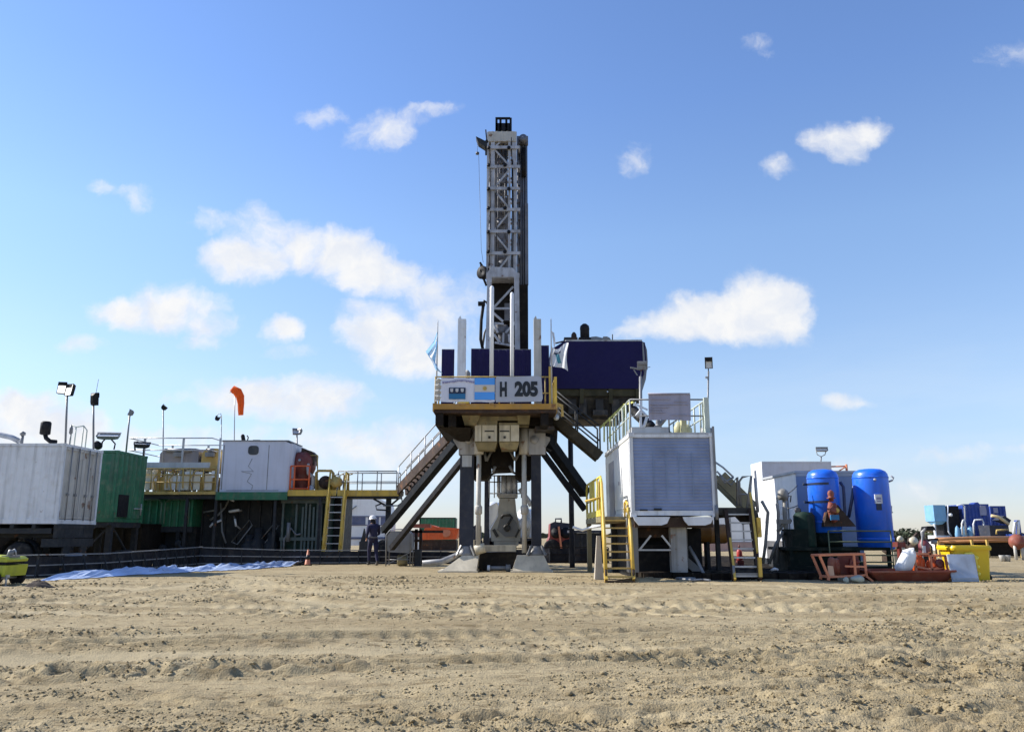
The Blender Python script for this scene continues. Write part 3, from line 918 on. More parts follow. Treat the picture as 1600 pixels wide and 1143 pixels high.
# ------------------------------------------------------------------ low black containment wall and plastic sheet
pts = [(Xp(-40, 23.4, .3), 23.5), (Xp(55, 23.9, .3), 24.0), (Xp(160, 26.4, .3), 26.4), (Xp(240, 29.6, .3), 29.6), (Xp(310, 33.0, .3), 33.2), (Xp(440, 34.2, .3), 34.2), (Xp(560, 34.8, .3), 34.8), (Xp(720, 35.4, .3), 35.4)]


def wall_run(label, pts, hs, group, rail_mat=None):
    root = thing('containment_wall', label, 'barrier', (pts[0][0], pts[0][1], 0), group)
    m, fr = MB(), MB()
    rr = random.Random(5)
    for (a, b_, ha, hb) in zip(pts, pts[1:], hs, hs[1:]):
        A, B = Vector((*a, 0)), Vector((*b_, 0)); L = (B - A).length; k = max(2, round(L / .8))
        nrm = Vector(((B - A).y, -(B - A).x, 0)).normalized()
        nu = k * 4
        def fn(u_, v_, A=A, B=B, ha=ha, hb=hb, nrm=nrm):
            q = A.lerp(B, u_); h = ha + (hb - ha) * u_
            w = .07 * math.sin(u_ * 37 + v_ * 3) * (1 - abs(2 * v_ - 1)) + .05 * math.sin(u_ * 91)
            return q + nrm * (-.12 + .10 * (1 - v_) + w * .6) + Vector((0, 0, v_ * h * .96 - .02))
        m.grid(fn, nu, 6)
        for i in range(k + 1):
            q = A.lerp(B, i / k); h = ha + (hb - ha) * i / k
            if i or (a == pts[0]):
                po = MB(); po.bar(q + nrm * .02, q + nrm * .02 + Vector((0, 0, h)), .05, .05)
                po.bar(q + nrm * .04 + Vector((0, 0, h * .8)), q + nrm * .26 + Vector((0, 0, 0)), .03, .03); link('post', po, steel_dark, root)
        up = Vector((0, 0, 1))
        fr.bar(A + nrm * .05 + up * (ha + .01), B + nrm * .05 + up * (hb + .01), .09, .035)
        fr.bar(A + nrm * .08 + up * ha * .55, B + nrm * .08 + up * hb * .55, .03, .035)
        fr.bar(A + nrm * .10 + up * ha * .12, B + nrm * .10 + up * hb * .12, .03, .035)
    part('liner', m, liner, root); part('rail', fr, steel_grey if rail_mat is None else rail_mat, root)
    return root


wall_run('low black liner wall on steel rails running back from the compressor past the containers', pts[:5], [.62, .64, .62, .66, .72], 'containment walls')
wall_run('low black liner wall in front of the tanks, reaching the rig leg', pts[4:], [.70, .58, .56, .52], 'containment walls')
wall_run('black liner wall low on the ground behind the drilling rig', [(Xp(715, 36, .3), 35.6), (Xp(800, 36.3, .3), 36.6), (Xp(860, 36, .3), 36.2), (Xp(950, 36, .3), 35.8)], [.52, .6, .66, .66], 'containment walls', black_steel)

# blue-white plastic sheet lying in folds along the foot of the wall
edge = [(62, 907, 885), (110, 905, 897), (170, 901, 893), (230, 897, 888), (290, 894, 883.5), (350, 891, 881.5), (400, 889, 881), (455, 884.5, 880.5)]


def gy(py):
    yc = (571.5 - py) / F; r = (SP + yc * CP) / (CP - yc * SP); return H / -r


def fn(u_, v_):
    k = u_ * (len(edge) - 1); i = min(int(k), len(edge) - 2); f = k - i
    px = edge[i][0] + (edge[i + 1][0] - edge[i][0]) * f
    ya = gy(edge[i][1]) * (1 - f) + gy(edge[i + 1][1]) * f
    yb = ya + 2.6 + .6 * math.sin(u_ * 9)
    y = ya + (yb - ya) * v_ + .16 * math.sin(u_ * 23) * (1 - v_)
    x = Xp(px, ya, .1)
    w_ = float(fbm(np.array([u_ * 40.]), np.array([v_ * 3.]), 77, 2)[0])
    z = hz(x, y) + .02 + .22 * w_ * min(1, v_ * 2.5) + .05 * math.sin(u_ * 30 + v_ * 9) * v_
    return (x, y, max(z, hz(x, y) + .015))


m = MB(); m.grid(fn, 220, 9)
solo('plastic_sheet', m, tarp_m, 'crumpled blue and white plastic sheet on the ground at the foot of the black wall', 'tarpaulin', (Xp(250, 29, 0), 29, 0))

# ------------------------------------------------------------------ mud tanks, deck and machinery
YT = 37.0
zd = Zp(771, YT)                              # deck level
xl, xm_, xr = Xp(222, YT, zd), Xp(303, YT, zd), Xp(540, YT, zd)


def mud_tank(label, x0, x1, y0, y1, z1, mat, ribs, legs_z, panels, group):
    root = thing('mud_tank', label, 'tank', ((x0 + x1) / 2, y0, 0), group)
    m = MB(); m.box(x0, x1, y0, y1, legs_z, z1 - .06)
    part('wall', m, mat, root)
    m = MB()
    for k in range(ribs + 1):
        x = x0 + (x1 - x0) * k / ribs; m.box(x - .04, x + .04, y0 - .10, y0 - .001, legs_z, z1 - .3)
    part('rib', m, mat, root)
    for (a, b_) in panels:
        xa_, xb_ = x0 + (x1 - x0) * a, x0 + (x1 - x0) * b_; m = MB()
        m.path([(xa_, y0 - .13, legs_z + .1), (xa_, y0 - .13, z1 - .42), (xa_ + .15, y0 - .13, z1 - .26), (xb_ - .15, y0 - .13, z1 - .26), (xb_, y0 - .13, z1 - .42), (xb_, y0 - .13, legs_z + .1)], .035, 6)
        part('panel_frame', m, bpy.data.materials.get('worn_green_frame') or M('worn_green_frame', (.10, .20, .14), .6, var=.3, streak=.4), root)
    m = MB(); m.box(x0 - .05, x1 + .05, y0 - .04, y0 + .2, legs_z - .25, legs_z - .002)
    k = x0
    while k < x1:
        m.box(k, k + .16, y0, y0 + .2, 0, legs_z - .25); m.bar((k + .1, y0 + .1, legs_z - .25), (k + .7, y0 + .1, .1), .06, .06); k += 1.1
    m.box(x0, x1, y0 + .6, y1, 0, legs_z - .01)
    part('skid', m, steel_dark, root)
    return root


zt1 = Zp(822, YT)
t1 = mud_tank('dark green ribbed mud tank with rounded panel frames, beside the green container', xl - .5, xm_, YT, YT + 3, zd, green, 9, zt1, [(.16, .52), (.58, .96)], 'mud tanks under the deck')
m = MB()
for x, z in ((xl + .25, .75), (xl + 1.3, .6), (xl + 2.0, .8)):
    m.lathe([(.12, 0), (.17, .04), (.17, .2), (.12, .26)], (x, YT - .2, z), (0, -1, .1), 18); m.path([(x, YT - .45, z), (x + .3, YT - .6, z - .2), (x + .45, YT - .6, .1), (x + .8, YT - .7, .06)], .06, 8)
part('valve', m, steel_dark, t1)
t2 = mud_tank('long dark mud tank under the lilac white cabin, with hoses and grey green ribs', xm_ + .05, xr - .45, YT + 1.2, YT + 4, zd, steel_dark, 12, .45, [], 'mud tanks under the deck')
m = MB(); xr0 = Xp(438, YT, 1.5); xr1 = Xp(512, YT, 1.5)
m.box(xr0, xr1, YT + .1, YT + 1.195, .2, zd - .1)
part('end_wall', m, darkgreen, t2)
m = MB()
for i, px in enumerate((441, 462, 472, 477, 483, 489, 495, 501, 508)):
    x = Xp(px, YT, 1.5); m.box(x - .045, x + .045, YT - .02, YT + .1, .25, zd - .35 - (i % 3) * .12)
m.box(xr0, xr1, YT - .05, YT + .09, .95, 1.1); m.box(xr0 - .03, xr1 + .03, YT - .03, YT + .09, zd - .42, zd - .2)
part('rib', m, M('grey_green_paint', (.085, .115, .105), .6, var=.3, streak=.5, rust=.1), t2)
m = MB()
x = Xp(452, YT, 1.5); m.tube((x, YT - .12, .9), (x, YT - .12, 1.75), .09, 10)
m.path([(Xp(446, YT, 1.5), YT - .1, .2), (Xp(446, YT, 1.5), YT - .1, 1.0), (Xp(456, YT, 1.5), YT - .1, 1.5), (Xp(464, YT, 1.5), YT - .1, 1.2), (Xp(472, YT, 1.5), YT - .15, 1.25)], .05, 8)
part('pipe', m, steel_grey, t2)
m = MB()
for (pts_, r) in (([(328, 812), (342, 803), (352, 792)], .05), ([(352, 792), (358, 780), (364, 779)], .04), ([(360, 800), (378, 797)], .05), ([(366, 806), (368, 820), (376, 826)], .04), ([(345, 785), (347, 830), (353, 848)], .045), ([(362, 846), (390, 812), (394, 820), (371, 850), (362, 846)], .03), ([(408, 842), (428, 818), (436, 820), (414, 848), (408, 842)], .03), ([(318, 800), (334, 797), (340, 795)], .04)):
    m.path([Wp(a, b_, YT + .5) for a, b_ in pts_], r, 8)
part('hose', m, steel_grey, t2)
m = MB()
for (pts_, r) in (([(346, 812), (332, 818), (328, 823)], .05), ([(355, 777), (366, 782)], .06), ([(358, 799), (374, 796)], .06), ([(367, 810), (369, 822)], .05)):
    m.path([Wp(a, b_, YT + .35) for a, b_ in pts_], r, 8)
part('hose', m, white, t2, 'pale hose ends')
m = MB()
for px, h in ((384, 1.2), (398, 1.5), (420, 1.3)):
    x = Xp(px, YT, 1.5); m.lathe([(.3, 0), (.36, .1), (.36, h * .6), (.2, h * .7), (.2, h)], (x, YT + .6, .02), n=16)
part('pump', m, steel_dark, t2)

# the steel deck over the tanks
root = thing('work_deck', 'long steel work deck over the tanks with a yellow edge', 'platform', ((xl + xr) / 2, YT, zd))
m = MB(); m.box(xl - .2, xr - .3, YT - .55, YT + 3.8, zd - .055, zd)
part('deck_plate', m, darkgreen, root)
m = MB(); m.box(Xp(455, YT, zd), xr - .3, YT - .60, YT - .551, zd - .12, zd + .14)
part('toe_board', m, yellow, root)
m = MB(); m.box(xl, Xp(345, YT, zd), YT - .62, YT - .551, zd - .06, zd + .07)
part('toe_board', m, mustard, root)
m = MB(); m.box(Xp(345, YT, zd), Xp(455, YT, zd), YT - .66, YT - .551, zd - .30, zd + .05)
part('fascia', m, green, root)
m = MB()
for px in (300, 345, 436, 505):
    x = Xp(px, YT, zd); m.box(x - .06, x + .06, YT - .52, YT - .4, 0, zd - .056)
m.box(xl, xr - .4, YT - .5, YT - .35, zd - .25, zd - .056)
part('support_post', m, steel_dark, root)

# white cabin on the deck
c0, c1, ct = Xp(345, YT - .5, 4), Xp(447, YT - .5, 4), Zp(689, YT - .5)
root = thing('cabin', 'pale lilac white cabin with a small dark round window standing on the deck', 'cabin', ((c0 + c1) / 2, YT, zd))
m = MB(); m.prism([(c0, zd + .052), (c1, zd + .052), (c1, ct - .05), (c1 - .1, ct), (c0 + .06, ct), (c0, ct - .05)], YT - .48, YT + 1.9)
cabm = M('lilac_white_paint', (.60, .61, .68), .45, var=.06, streak=.12, dust=.03)
part('wall', m, cabm, root)
m = MB(); cz0, cz1 = zd + .06, ct - .07
vsr = []
for k in range(7):
    a = math.pi / 2 * k / 6; vsr.append((c1 + .28 * math.sin(a), YT - .48 + .28 * (1 - math.cos(a))))
for (a, b_) in zip(vsr, vsr[1:]): m.add([(a[0], a[1], cz0), (b_[0], b_[1], cz0), (b_[0], b_[1], cz1 - .05), (a[0], a[1], cz1)], [(0, 1, 2, 3)], True)
m.add([(vsr[-1][0], vsr[-1][1], cz0), (vsr[-1][0], YT + 1.85, cz0), (vsr[-1][0], YT + 1.85, cz1 - .05), (vsr[-1][0], vsr[-1][1], cz1 - .05)], [(0, 1, 2, 3)])
part('rounded_corner', m, cabm, root)
m = MB(); m.box(c0 - .03, c1 + .05, YT - .52, YT + 1.95, ct + .002, ct + .05)
part('roof', m, steel_grey, root)
wx, wz = Xp(395, YT - .5, 4.6), Zp(703, YT - .5)
m = MB(); m.prism([(wx + .24 * (abs(math.cos(a)) ** .6) * (1 if math.cos(a) > 0 else -1), wz + .21 * (abs(math.sin(a)) ** .6) * (1 if math.sin(a) > 0 else -1)) for a in [2 * math.pi * k / 24 for k in range(24)]], YT - .50, YT - .47)
part('window', m, glass, root)
m = MB(); m.box(c0 + .05, c0 + .09, YT - .49, YT - .481, cz0 + .1, cz1 - .1); m.box((c0 + c1) / 2 + .62, (c0 + c1) / 2 + .65, YT - .487, YT - .481, cz0 + .1, cz1 - .1); m.box(c0 + .3, c1 - .3, YT - .487, YT - .481, cz0 + .05, cz0 + .08)
part('seam', m, steel_grey, root)
m = MB(); zz = [(394, 716), (388, 728), (396, 736), (377, 736), (393, 740), (386, 752), (395, 758), (393, 764)]
m.path([Wp(a, b_, YT - .487) for a, b_ in zz], .012, 4)
part('cable', m, steel_grey, root)
m = MB(); m.box(wx - .12, wx + .2, YT - .3, YT, ct + .05, ct + .09); m.lathe([(.06, 0), (.09, .04), (.09, .3), (.05, .36)], Wp(381, 690, YT), (-.25, 0, 1), 12); m.path([Wp(386, 690, YT), Wp(388, 683, YT), Wp(386, 680, YT)], .03, 6)
part('roof_vent', m, black_m, root)
f0 = Wp(463, 690, YT + .8); f0.z = Zp(697, YT + .8)
root2 = floodlight('grey double headed lamp on a short pole between deck cabin and red vessel', Vector((c1 + .2, YT + .9, zd)), Wp(464, 680, YT + .9), [(Wp(461, 675, YT + .9), .26, .3, R(-30), R(30)), (Wp(468, 675, YT + .9), .24, .28, R(-30), R(-30))], body=steel_grey)

# windsock and small mast lamps
p0 = Wp(366, 691, YT + .4); p0.z = ct + .05
p1 = Wp(367, 612, YT + .4)
root = thing('windsock', 'limp orange windsock on a thin pole above the deck cabin', 'windsock', p0)
m = MB(); m.tube(p0, p1, .022, 8); m.box(p0.x - .08, p0.x + .08, p0.y - .08, p0.y + .08, p0.z - .001, p0.z + .02); part('pole', m, galv, root)
m = MB(); S = [(361, 612, .10), (366, 608.5, .19), (371, 612, .21), (375, 620, .19), (376, 630, .155), (376, 640, .13), (376.5, 648, .115)]
vs, fs = [], []
for i, (a, b_, r) in enumerate(S):
    q = Wp(a, b_, YT + .4); nx = S[min(i + 1, len(S) - 1)]; pv = S[max(i - 1, 0)]
    d = (Wp(nx[0], nx[1], YT + .4) - Wp(pv[0], pv[1], YT + .4)).normalized(); e = Vector((0, 1, 0)); g = d.cross(e)
    for k in range(16):
        a_ = 2 * math.pi * k / 16; vs.append(q + r * (1 + .10 * math.sin(3 * a_ + i)) * (math.cos(a_) * e * .8 + math.sin(a_) * g))
for i in range(len(S) - 1):
    for k in range(16): fs.append((i * 16 + k, i * 16 + (k + 1) % 16, i * 16 + 16 + (k + 1) % 16, i * 16 + 16 + k))
m.add(vs, fs, True); part('sock', m, windsock_m, root)
m = MB(); q = Wp(361.5, 611.5, YT + .4)
m.path([q + .115 * Vector((math.cos(a) * .6, math.sin(a), math.sin(a + 1) * .55)) for a in [2 * math.pi * k / 14 for k in range(15)]], .012, 6); m.tube(p1, q, .015, 6)
part('hoop', m, galv, root)
p0 = Wp(255, 768, YT + .2); p0.z = zd
floodlight('thin pole with a small dark lamp above the shale shakers', p0, Wp(255, 640, YT + .2), [(Wp(256, 637, YT + .2), .16, .26, R(-55), R(110))], pole_r=.03)
p0 = Wp(345, 768, YT + 2.4); p0.z = zd
r_ = floodlight('slim hooked pole with a tiny hanging lamp between the guard rail and the windsock', p0, Wp(346, 650, YT + 2.4), [(Wp(339.5, 654, YT + 2.4), .16, .2, R(-70), R(90))], pole_r=.022)
m = MB(); m.path([Wp(346, 650, YT + 2.4), Wp(345, 646, YT + 2.4), Wp(341, 646, YT + 2.4), Wp(339, 651, YT + 2.4)], .018, 6); part('arm', m, galv, r_)

# guard rails round the shakers
root = thing('guard_rail', 'high pale guard rail around the top of the shale shakers', 'railing', (xl, YT, zd))
m = MB()
A_, B_ = Wp(214, 690, YT + .3), Wp(341, 687, YT + .3)
zt = B_.z
for (a, b_) in (((A_.x, YT - .45), (B_.x, YT - .45)), ((A_.x, YT + 2.6), (B_.x, YT + 2.6)), ((B_.x, YT - .45), (B_.x, YT + 2.6)), ((A_.x, YT - .45), (A_.x, YT + 2.6))):
    for z in (zt, zt - .55): m.tube((*a, z), (*b_, z), .026, 6)
for px in (222, 283, 341):
    x = Xp(px, YT - .45, 4)
    for y in (YT - .45, YT + 2.6): mm = MB(); mm.box(x - .04, x + .04, y - .04, y + .04, zd, zt); part('post', mm, galv, root)
m.box(A_.x, B_.x, YT - .52, YT - .46, Zp(733, YT - .5), Zp(722, YT - .5))
part('rail', m, galv, root)
root = thing('guard_rail', 'low yellow guard rail with a mesh of bent tubes in front of the shale shakers', 'railing', (xl, YT - .5, zd))
m = MB()
rail(m, [(xl + .02, YT - .56, zd + .16), (Xp(345, YT, zd) - .08, YT - .56, zd + .16)], .95, .026, .62, (.35, .7), posts=root, mat=mustard)
for px in (243, 268, 300):
    a = Wp(px, 766, YT - .6); m.path([a, a + Vector((-.15, 0, .5)), a + Vector((.1, 0, .9)), a + Vector((.45, 0, .95)), a + Vector((.5, 0, .1))], .03, 6)
part('rail', m, mustard, root)


def shaker(label, x0, x1, y0, body):
    root = thing('shale_shaker', label, 'shaker', ((x0 + x1) / 2, y0 + .8, zd), 'shale shakers on the deck')
    zb, zt_ = zd + .75, Zp(699, y0)
    m = MB(); m.prism([(x0, zb + .35), (x0 + .15, zb + .30), (x1, zb + .25), (x1, zt_ - .15), (x1 - .15, zt_), (x0 + .2, zt_), (x0, zt_ - .25)], y0 + .3, y0 + 1.8)
    part('basket', m, body, root)
    m = MB()
    for x in (x0 + .2, x1 - .2):
        for y in (y0 + .4, y0 + 1.7): m.lathe([(.09, 0), (.12, .05), (.09, .1), (.12, .15), (.09, .2), (.12, .25), (.09, .32)], (x, y, zb - .02), n=12)
    part('spring', m, steel_dark, root)
    m = MB(); m.tube((x0 + .3, y0 + .25, zt_ - .1), (x1 - .3, y0 + .25, zt_ - .1), .1, 12); m.box((x0 + x1) / 2 - .2, (x0 + x1) / 2 + .2, y0 + .1, y0 + .29, zt_ - .4, zt_ - .2)
    part('motor', m, steel_grey, root)
    m = MB(); m.box(x0 - .02, x1 + .02, y0 + .28, y0 + 1.85, zb - .3, zb); 
    for x in (x0 + .05, x1 - .15):
        for y in (y0 + .3, y0 + 1.7): m.box(x, x + .12, y, y + .12, zd, zb - .3)
    m.bar((x0 + .1, y0 + .3, zd + .05), (x1 - .1, y0 + .3, zb - .3), .07, .07)
    part('stand', m, mustard, root)
    return root


shaker('grey shale shaker, a box with sloping ends above the yellow rails', Xp(243, YT, 4), Xp(304, YT, 4), YT, M('dull_grey_paint', (.25, .235, .24), .6, var=.2, streak=.5, rust=.12))
shaker('small yellow shale shaker next to the deck cabin', Xp(309, YT, 4), Xp(338, YT, 4), YT, mustard)
root = thing('highlight_sheets', 'cream and white sheets added as sunlit highlights behind the low yellow guard rail', 'sheets', (Xp(285, YT, zd), YT + .5, zd))
m = MB()  # pale sheets paint in sunlit highlights under the shakers
for px, w_, h in ((226, .35, 1.0), (238, .3, .7), (270, .45, .9), (288, .4, .8), (300, .3, 1.05), (312, .3, .85), (330, .35, .9)):
    x = Xp(px, YT, zd); m.box(x - w_ / 2, x + w_ / 2, YT - .47, YT - .44, zd + .15, zd + h)
part('sheet', m, cream, root)
m = MB()
for px, w_, z, h in ((281, .3, .5, .3), (277, .16, .15, .3), (299, .35, .8, .16), (316, .4, .8, .16), (337, .14, .7, .3), (246, .25, .55, .12)):
    x = Xp(px, YT, zd); m.box(x - w_ / 2, x + w_ / 2, YT - .50, YT - .472, zd + z, zd + z + h)
part('sheet', m, white_clean, root)
root = thing('cleaning_unit', 'row of beige cone shaped mud cleaners with pipes in a yellow frame under the shakers', 'machine', (Xp(280, YT, zd), YT - .1, zd))
m = MB()
for px in (232, 243, 287, 296, 305):
    x = Xp(px, YT, zd); m.lathe([(.07, 0), (.12, .2), (.22, .75), (.22, 1.0), (.12, 1.08)], (x, YT - .15, zd + .06), n=14)
part('cone', m, cream, root)
m = MB(); m.path([(Xp(228, YT, zd), YT - .2, zd + 1.2), (Xp(315, YT, zd), YT - .2, zd + 1.22)], .11, 10)
m.lathe([(.0, -.02), (.34, 0), (.36, .08), (.36, .62), (.3, .7), (.0, .72)], (Xp(280, YT, zd), YT + .4, zd + .05), n=20)
part('manifold', m, cream, root)
m = MB()
for px in (262, 322, 334):
    x = Xp(px, YT, zd); m.box(x - .22, x + .18, YT - .35, YT + .2, zd + .003, zd + .75)
for px in (252, 273, 315, 341):
    x = Xp(px, YT, zd); m.box(x - .05, x + .05, YT - .42, YT - .34, zd + .003, zd + 1.25)
m.box(Xp(250, YT, zd), Xp(343, YT, zd), YT - .43, YT - .33, zd + 1.1, zd + 1.24)
part('frame', m, mustard, root)

# red vessel behind an orange gate, right of the cabin
px, rv = 471, .45
x = Xp(px, YT, 4)
root = thing('degasser', 'dark red bulging vessel behind an orange gate beside the deck cabin', 'vessel', (x, YT + .3, zd))
m = MB(); m.lathe([(.38, 0), (.42, .1), (.42, .85), (.5, 1.0), (.56, 1.15), (.58, 1.45), (.50, 1.75), (.36, 1.9), (.0, 1.97)], (x, YT + .3, zd), n=28)
part('vessel', m, red_brown, root)
m = MB(); m.prism([(x - .1, zd + 1.55), (x + .55, zd + 1.3), (x + .58, zd + 1.78), (x + .4, zd + 1.95), (x - .05, zd + 2.1)], YT + .0, YT + .7)
part('hood', m, brown, root)
m = MB(); m.path([(x + .3, YT - .1, zd + 1.35), (x + .38, YT - .2, zd + .9), (x + .6, YT - .2, zd + .75), (x + .62, YT - .2, zd + .25), (x + .5, YT - .2, zd + .06)], .09, 10)
part('pipe', m, white_old, root)
m = MB(); m.lathe([(.0, 0), (.16, .01), (.16, .1), (.0, .11)], (x + .55, YT - .32, zd + .2), (0, -1, 0), 16)
m.lathe([(.0, 0), (.06, .01), (.06, .06), (.0, .07)], (x - .03, YT - .28, zd + 1.5), (0, -1, 0), 10)
part('flange', m, galv, root)
root = thing('gate', 'orange tubular gate in front of the red vessel', 'gate', (x, YT - .45, zd))
m = MB(); xa_, xb_ = Xp(457, YT, zd), Xp(486, YT, zd); zt = Zp(729, YT)
for q in (xa_, xa_ + .18, xb_): m.tube((q, YT - .5, zd), (q, YT - .5, zt), .04, 8)
for z in (zt, zd + .62, zd + .2): m.tube((xa_, YT - .5, z), (xb_, YT - .5, z), .035, 8)
part('frame', m, orange, root)
root = thing('guard_rail', 'dark bent guard rail beside the red vessel', 'railing', (Xp(495, YT, zd), YT, zd))
m = MB()
m.path([Wp(485, 711, YT), Wp(496, 711, YT), Wp(496, 731, YT)], .03, 6); m.path([Wp(494, 766, YT - .3), Wp(494, 738, YT - .3), Wp(498, 735, YT - .3), Wp(518, 735, YT - .3), Wp(521, 739, YT - .3), Wp(521, 766, YT - .3)], .06, 8); m.path([Wp(496, 731, YT), Wp(496, 768, YT)], .03, 6)
for k in range(4): m.path([Wp(524 + k * 7, 766, YT - .3), Wp(524 + k * 7, 742, YT - .3), Wp(530 + k * 7, 740, YT - .3)], .035, 6)
part('rail', m, mustard, root)
root = thing('equipment_box', 'worn yellow valve block on the deck between gate and stair', 'machine', (Xp(515, YT, zd), YT, zd))
m = MB(); m.box(Xp(496, YT, zd), Xp(526, YT, zd), YT - .2, YT + .8, zd + .003, zd + .62); m.lathe([(.0, 0), (.22, .02), (.25, .1), (.25, .5), (.0, .55)], (Xp(528, YT, zd), YT - .1, zd + .5), (0, -1, 0), 18)
part('body', m, mustard, root)
m = MB(); m.lathe([(.12, 0), (.3, .04), (.3, .1), (.12, .14)], (Xp(510, YT, zd), YT - .25, zd + .5), (0, -1, 0), 20)
part('handwheel', m, brown, root)


# ------------------------------------------------------------------ stairs (any): stringers, treads, handrails
def stair(label, lo, hi, width_vec, n, mat_s, mat_t, rails=None, sw=.07, sh=.2, rail_h=1.0, rail_mat=None, tread_d=.24, group=None):
    lo, hi, wv = Vector(lo), Vector(hi), Vector(width_vec)
    root = thing('stairway', label, 'stairs', lo + wv / 2, group)
    for s in (0, 1):
        m = MB(); m.bar(lo + wv * s, hi + wv * s, sw, sh); part('stringer', m, mat_s, root)
    m = MB(); d = (hi - lo); flat = Vector((d.x, d.y, 0)).normalized() * tread_d / 2; w1 = wv.normalized() * sw * .5
    for k in range(n):
        q = lo + d * ((k + .5) / n)
        m.add([q + s * flat + t_ + Vector((0, 0, z)) for z in (-.02, .02) for s, t_ in ((-1, w1), (1, w1), (1, wv - w1), (-1, wv - w1))], [(3, 2, 1, 0), (4, 5, 6, 7), (0, 1, 5, 4), (1, 2, 6, 5), (2, 3, 7, 6), (3, 0, 4, 7)])
    part('tread', m, mat_t, root)
    if rails is not None:
        for s in rails:
            m = MB(); a, b_ = lo + wv * s, hi + wv * s; up = Vector((0, 0, 1))
            for h in (rail_h, rail_h * .5): m.tube(a + up * h, b_ + up * h, .028, 6)
            k = max(2, round((b_ - a).length / 2.2))
            for i in range(k + 1):
                q = a.lerp(b_, i / k); m.tube(q, q + up * rail_h, .028, 6)
            part('handrail', m, rail_mat or mat_s, root)
    return root


lo = Vector((Xp(505, YT - 1.6, .6), YT - 1.6, 0)); hi = Vector((Xp(514, YT - .65, zd), YT - .65, zd - .02))
st = stair('steep worn yellow stair from the ground to the tank deck', lo, hi, (Xp(536, YT - 1.5, 1.5) - Xp(510, YT - 1.5, 1.5), 0, 0), 9, yellow, galv, sw=.16, sh=.24)
m = MB()
for s in (0, 1):
    xs = Vector((Xp(536, YT - 1.5, 1.5) - Xp(510, YT - 1.5, 1.5), 0, 0)) * s
    a, b_ = lo + xs + Vector((0, 0, .9)), hi + xs + Vector((0, .1, .95))
    m.path([lo + xs + Vector((0, .2, .35)), a, b_, b_ + Vector((0, .5, 0)), hi + xs + Vector((0, .4, 0))], .045, 8)
part('handrail', m, yellow, st)

# walkway from the deck to the rig stair
xw0, xw1 = xr - .25, Xp(624, YT - .3, zd)
root = thing('walkway', 'narrow yellow edged walkway with thin railing between tank deck and rig stair', 'walkway', ((xw0 + xw1) / 2, YT - .1, zd))
m = MB(); m.box(xw0, xw1, YT - .55, YT + .6, zd - .22, zd - .06); part('beam', m, steel_dark, root)
m = MB(); m.box(xw0, xw1, YT - .55, YT + .6, zd - .055, zd); part('deck_plate', m, steel_grey, root)
m = MB(); m.box(xw0, xw1, YT - .61, YT - .555, zd - .13, zd + .14); part('toe_board', m, yellow, root)
m = MB()
for y in (YT - .58, YT + .58): rail(m, [(xw0, y, zd), (xw1 - .1, y, zd)], Zp(736, YT - .5) - zd, .026, .9, posts=root, mat=steel_grey)
part('railing', m, steel_grey, root)
m = MB(); x = Xp(606, YT, 1.5); m.box(x - .11, x + .11, YT - .1, YT + .12, 0, zd - .22); m.bar((x, YT, zd - .6), (x - .7, YT, zd - .22), .08, .08); m.bar((x, YT, zd - .6), (x + .45, YT, zd - .22), .08, .08)
m.path([(x + .1, YT - .2, zd - .75), (x - .5, YT - .2, zd - .72), (x - .55, YT - .2, zd - .55), (x - .3, YT - .2, zd - .45)], .035, 6)
part('support_post', m, steel_dark, root)
m = MB(); q = Wp(627, 772, YT - .4); m.lathe([(.0, 0), (.1, .02), (.12, .2), (.06, .3)], q - Vector((0, 0, .1)), n=12); m.path([q, q + Vector((.05, 0, -.35)), q + Vector((-.15, 0, -.5)), q + Vector((-.8, 0, -.5))], .03, 6)
part('drain_pipe', m, steel_grey, root)

# grey tank on a tubular stand
YG = 32.6
gx0, gx1 = Xp(602, YG, .8), Xp(642, YG, .8)
root = thing('water_tank', 'battered grey tank on a tubular stand beside the worker', 'tank', ((gx0 + gx1) / 2, YG + .4, 0))
m = MB(); gz0, gz1 = Zp(862, YG), Zp(829, YG)
m.prism([(gx0 + .02, gz0 + .12), (gx0 + .15, gz0), (gx1 - .1, gz0 - .04), (gx1, gz0 + .12), (gx1 + .0, gz1 - .12), (gx1 - .12, gz1), (gx0 + .22, gz1), (gx0 + .02, gz1 - .22)], YG, YG + .8)
part('body', m, steel_grey, root)
m = MB(); m.path([(gx0 + .05, YG - .03, 0), (gx0 + .03, YG - .03, gz1 - .15), (gx0 + .2, YG - .03, gz1 + .06), (gx1 - .1, YG - .03, gz1 + .06), (gx1 + .02, YG - .03, gz1 - .1), (gx1 - .02, YG - .03, 0)], .025, 8)
m.path([(gx0 + .05, YG + .83, 0), (gx0 + .03, YG + .83, gz1 - .15), (gx1 + .02, YG + .83, gz1 - .1), (gx1 - .02, YG + .83, 0)], .025, 8)
for z in (.25,): m.tube((gx0 + .05, YG - .03, z), (gx1, YG - .03, z), .02, 6)
m.bar((gx0 + .05, YG - .03, .05), (gx1, YG - .03, gz0), .03, .03)
part('stand', m, steel_grey, root)
m = MB(); m.lathe([(.0, 0), (.2, .02), (.22, .08), (.22, .4), (.0, .42)], (gx0 + .45, YG + .3, .22), (1, 0, 0), 14); part('pump', m, olive, root)
m = MB(); x = Xp(652, YG, .4)
m.box(x - .12, x + .12, YG + .1, YG + .4, 0, .62); m.tube((x - .2, YG + .2, .60), (x + .15, YG + .2, .62), .03, 6)
m.box(x - .16, x + .16, YG + .05, YG + .45, .0, .05)
solo('post_stand', m, steel_dark, 'short dark steel stand between the grey tank and the rig leg', 'stand', (x, YG + .2, 0))
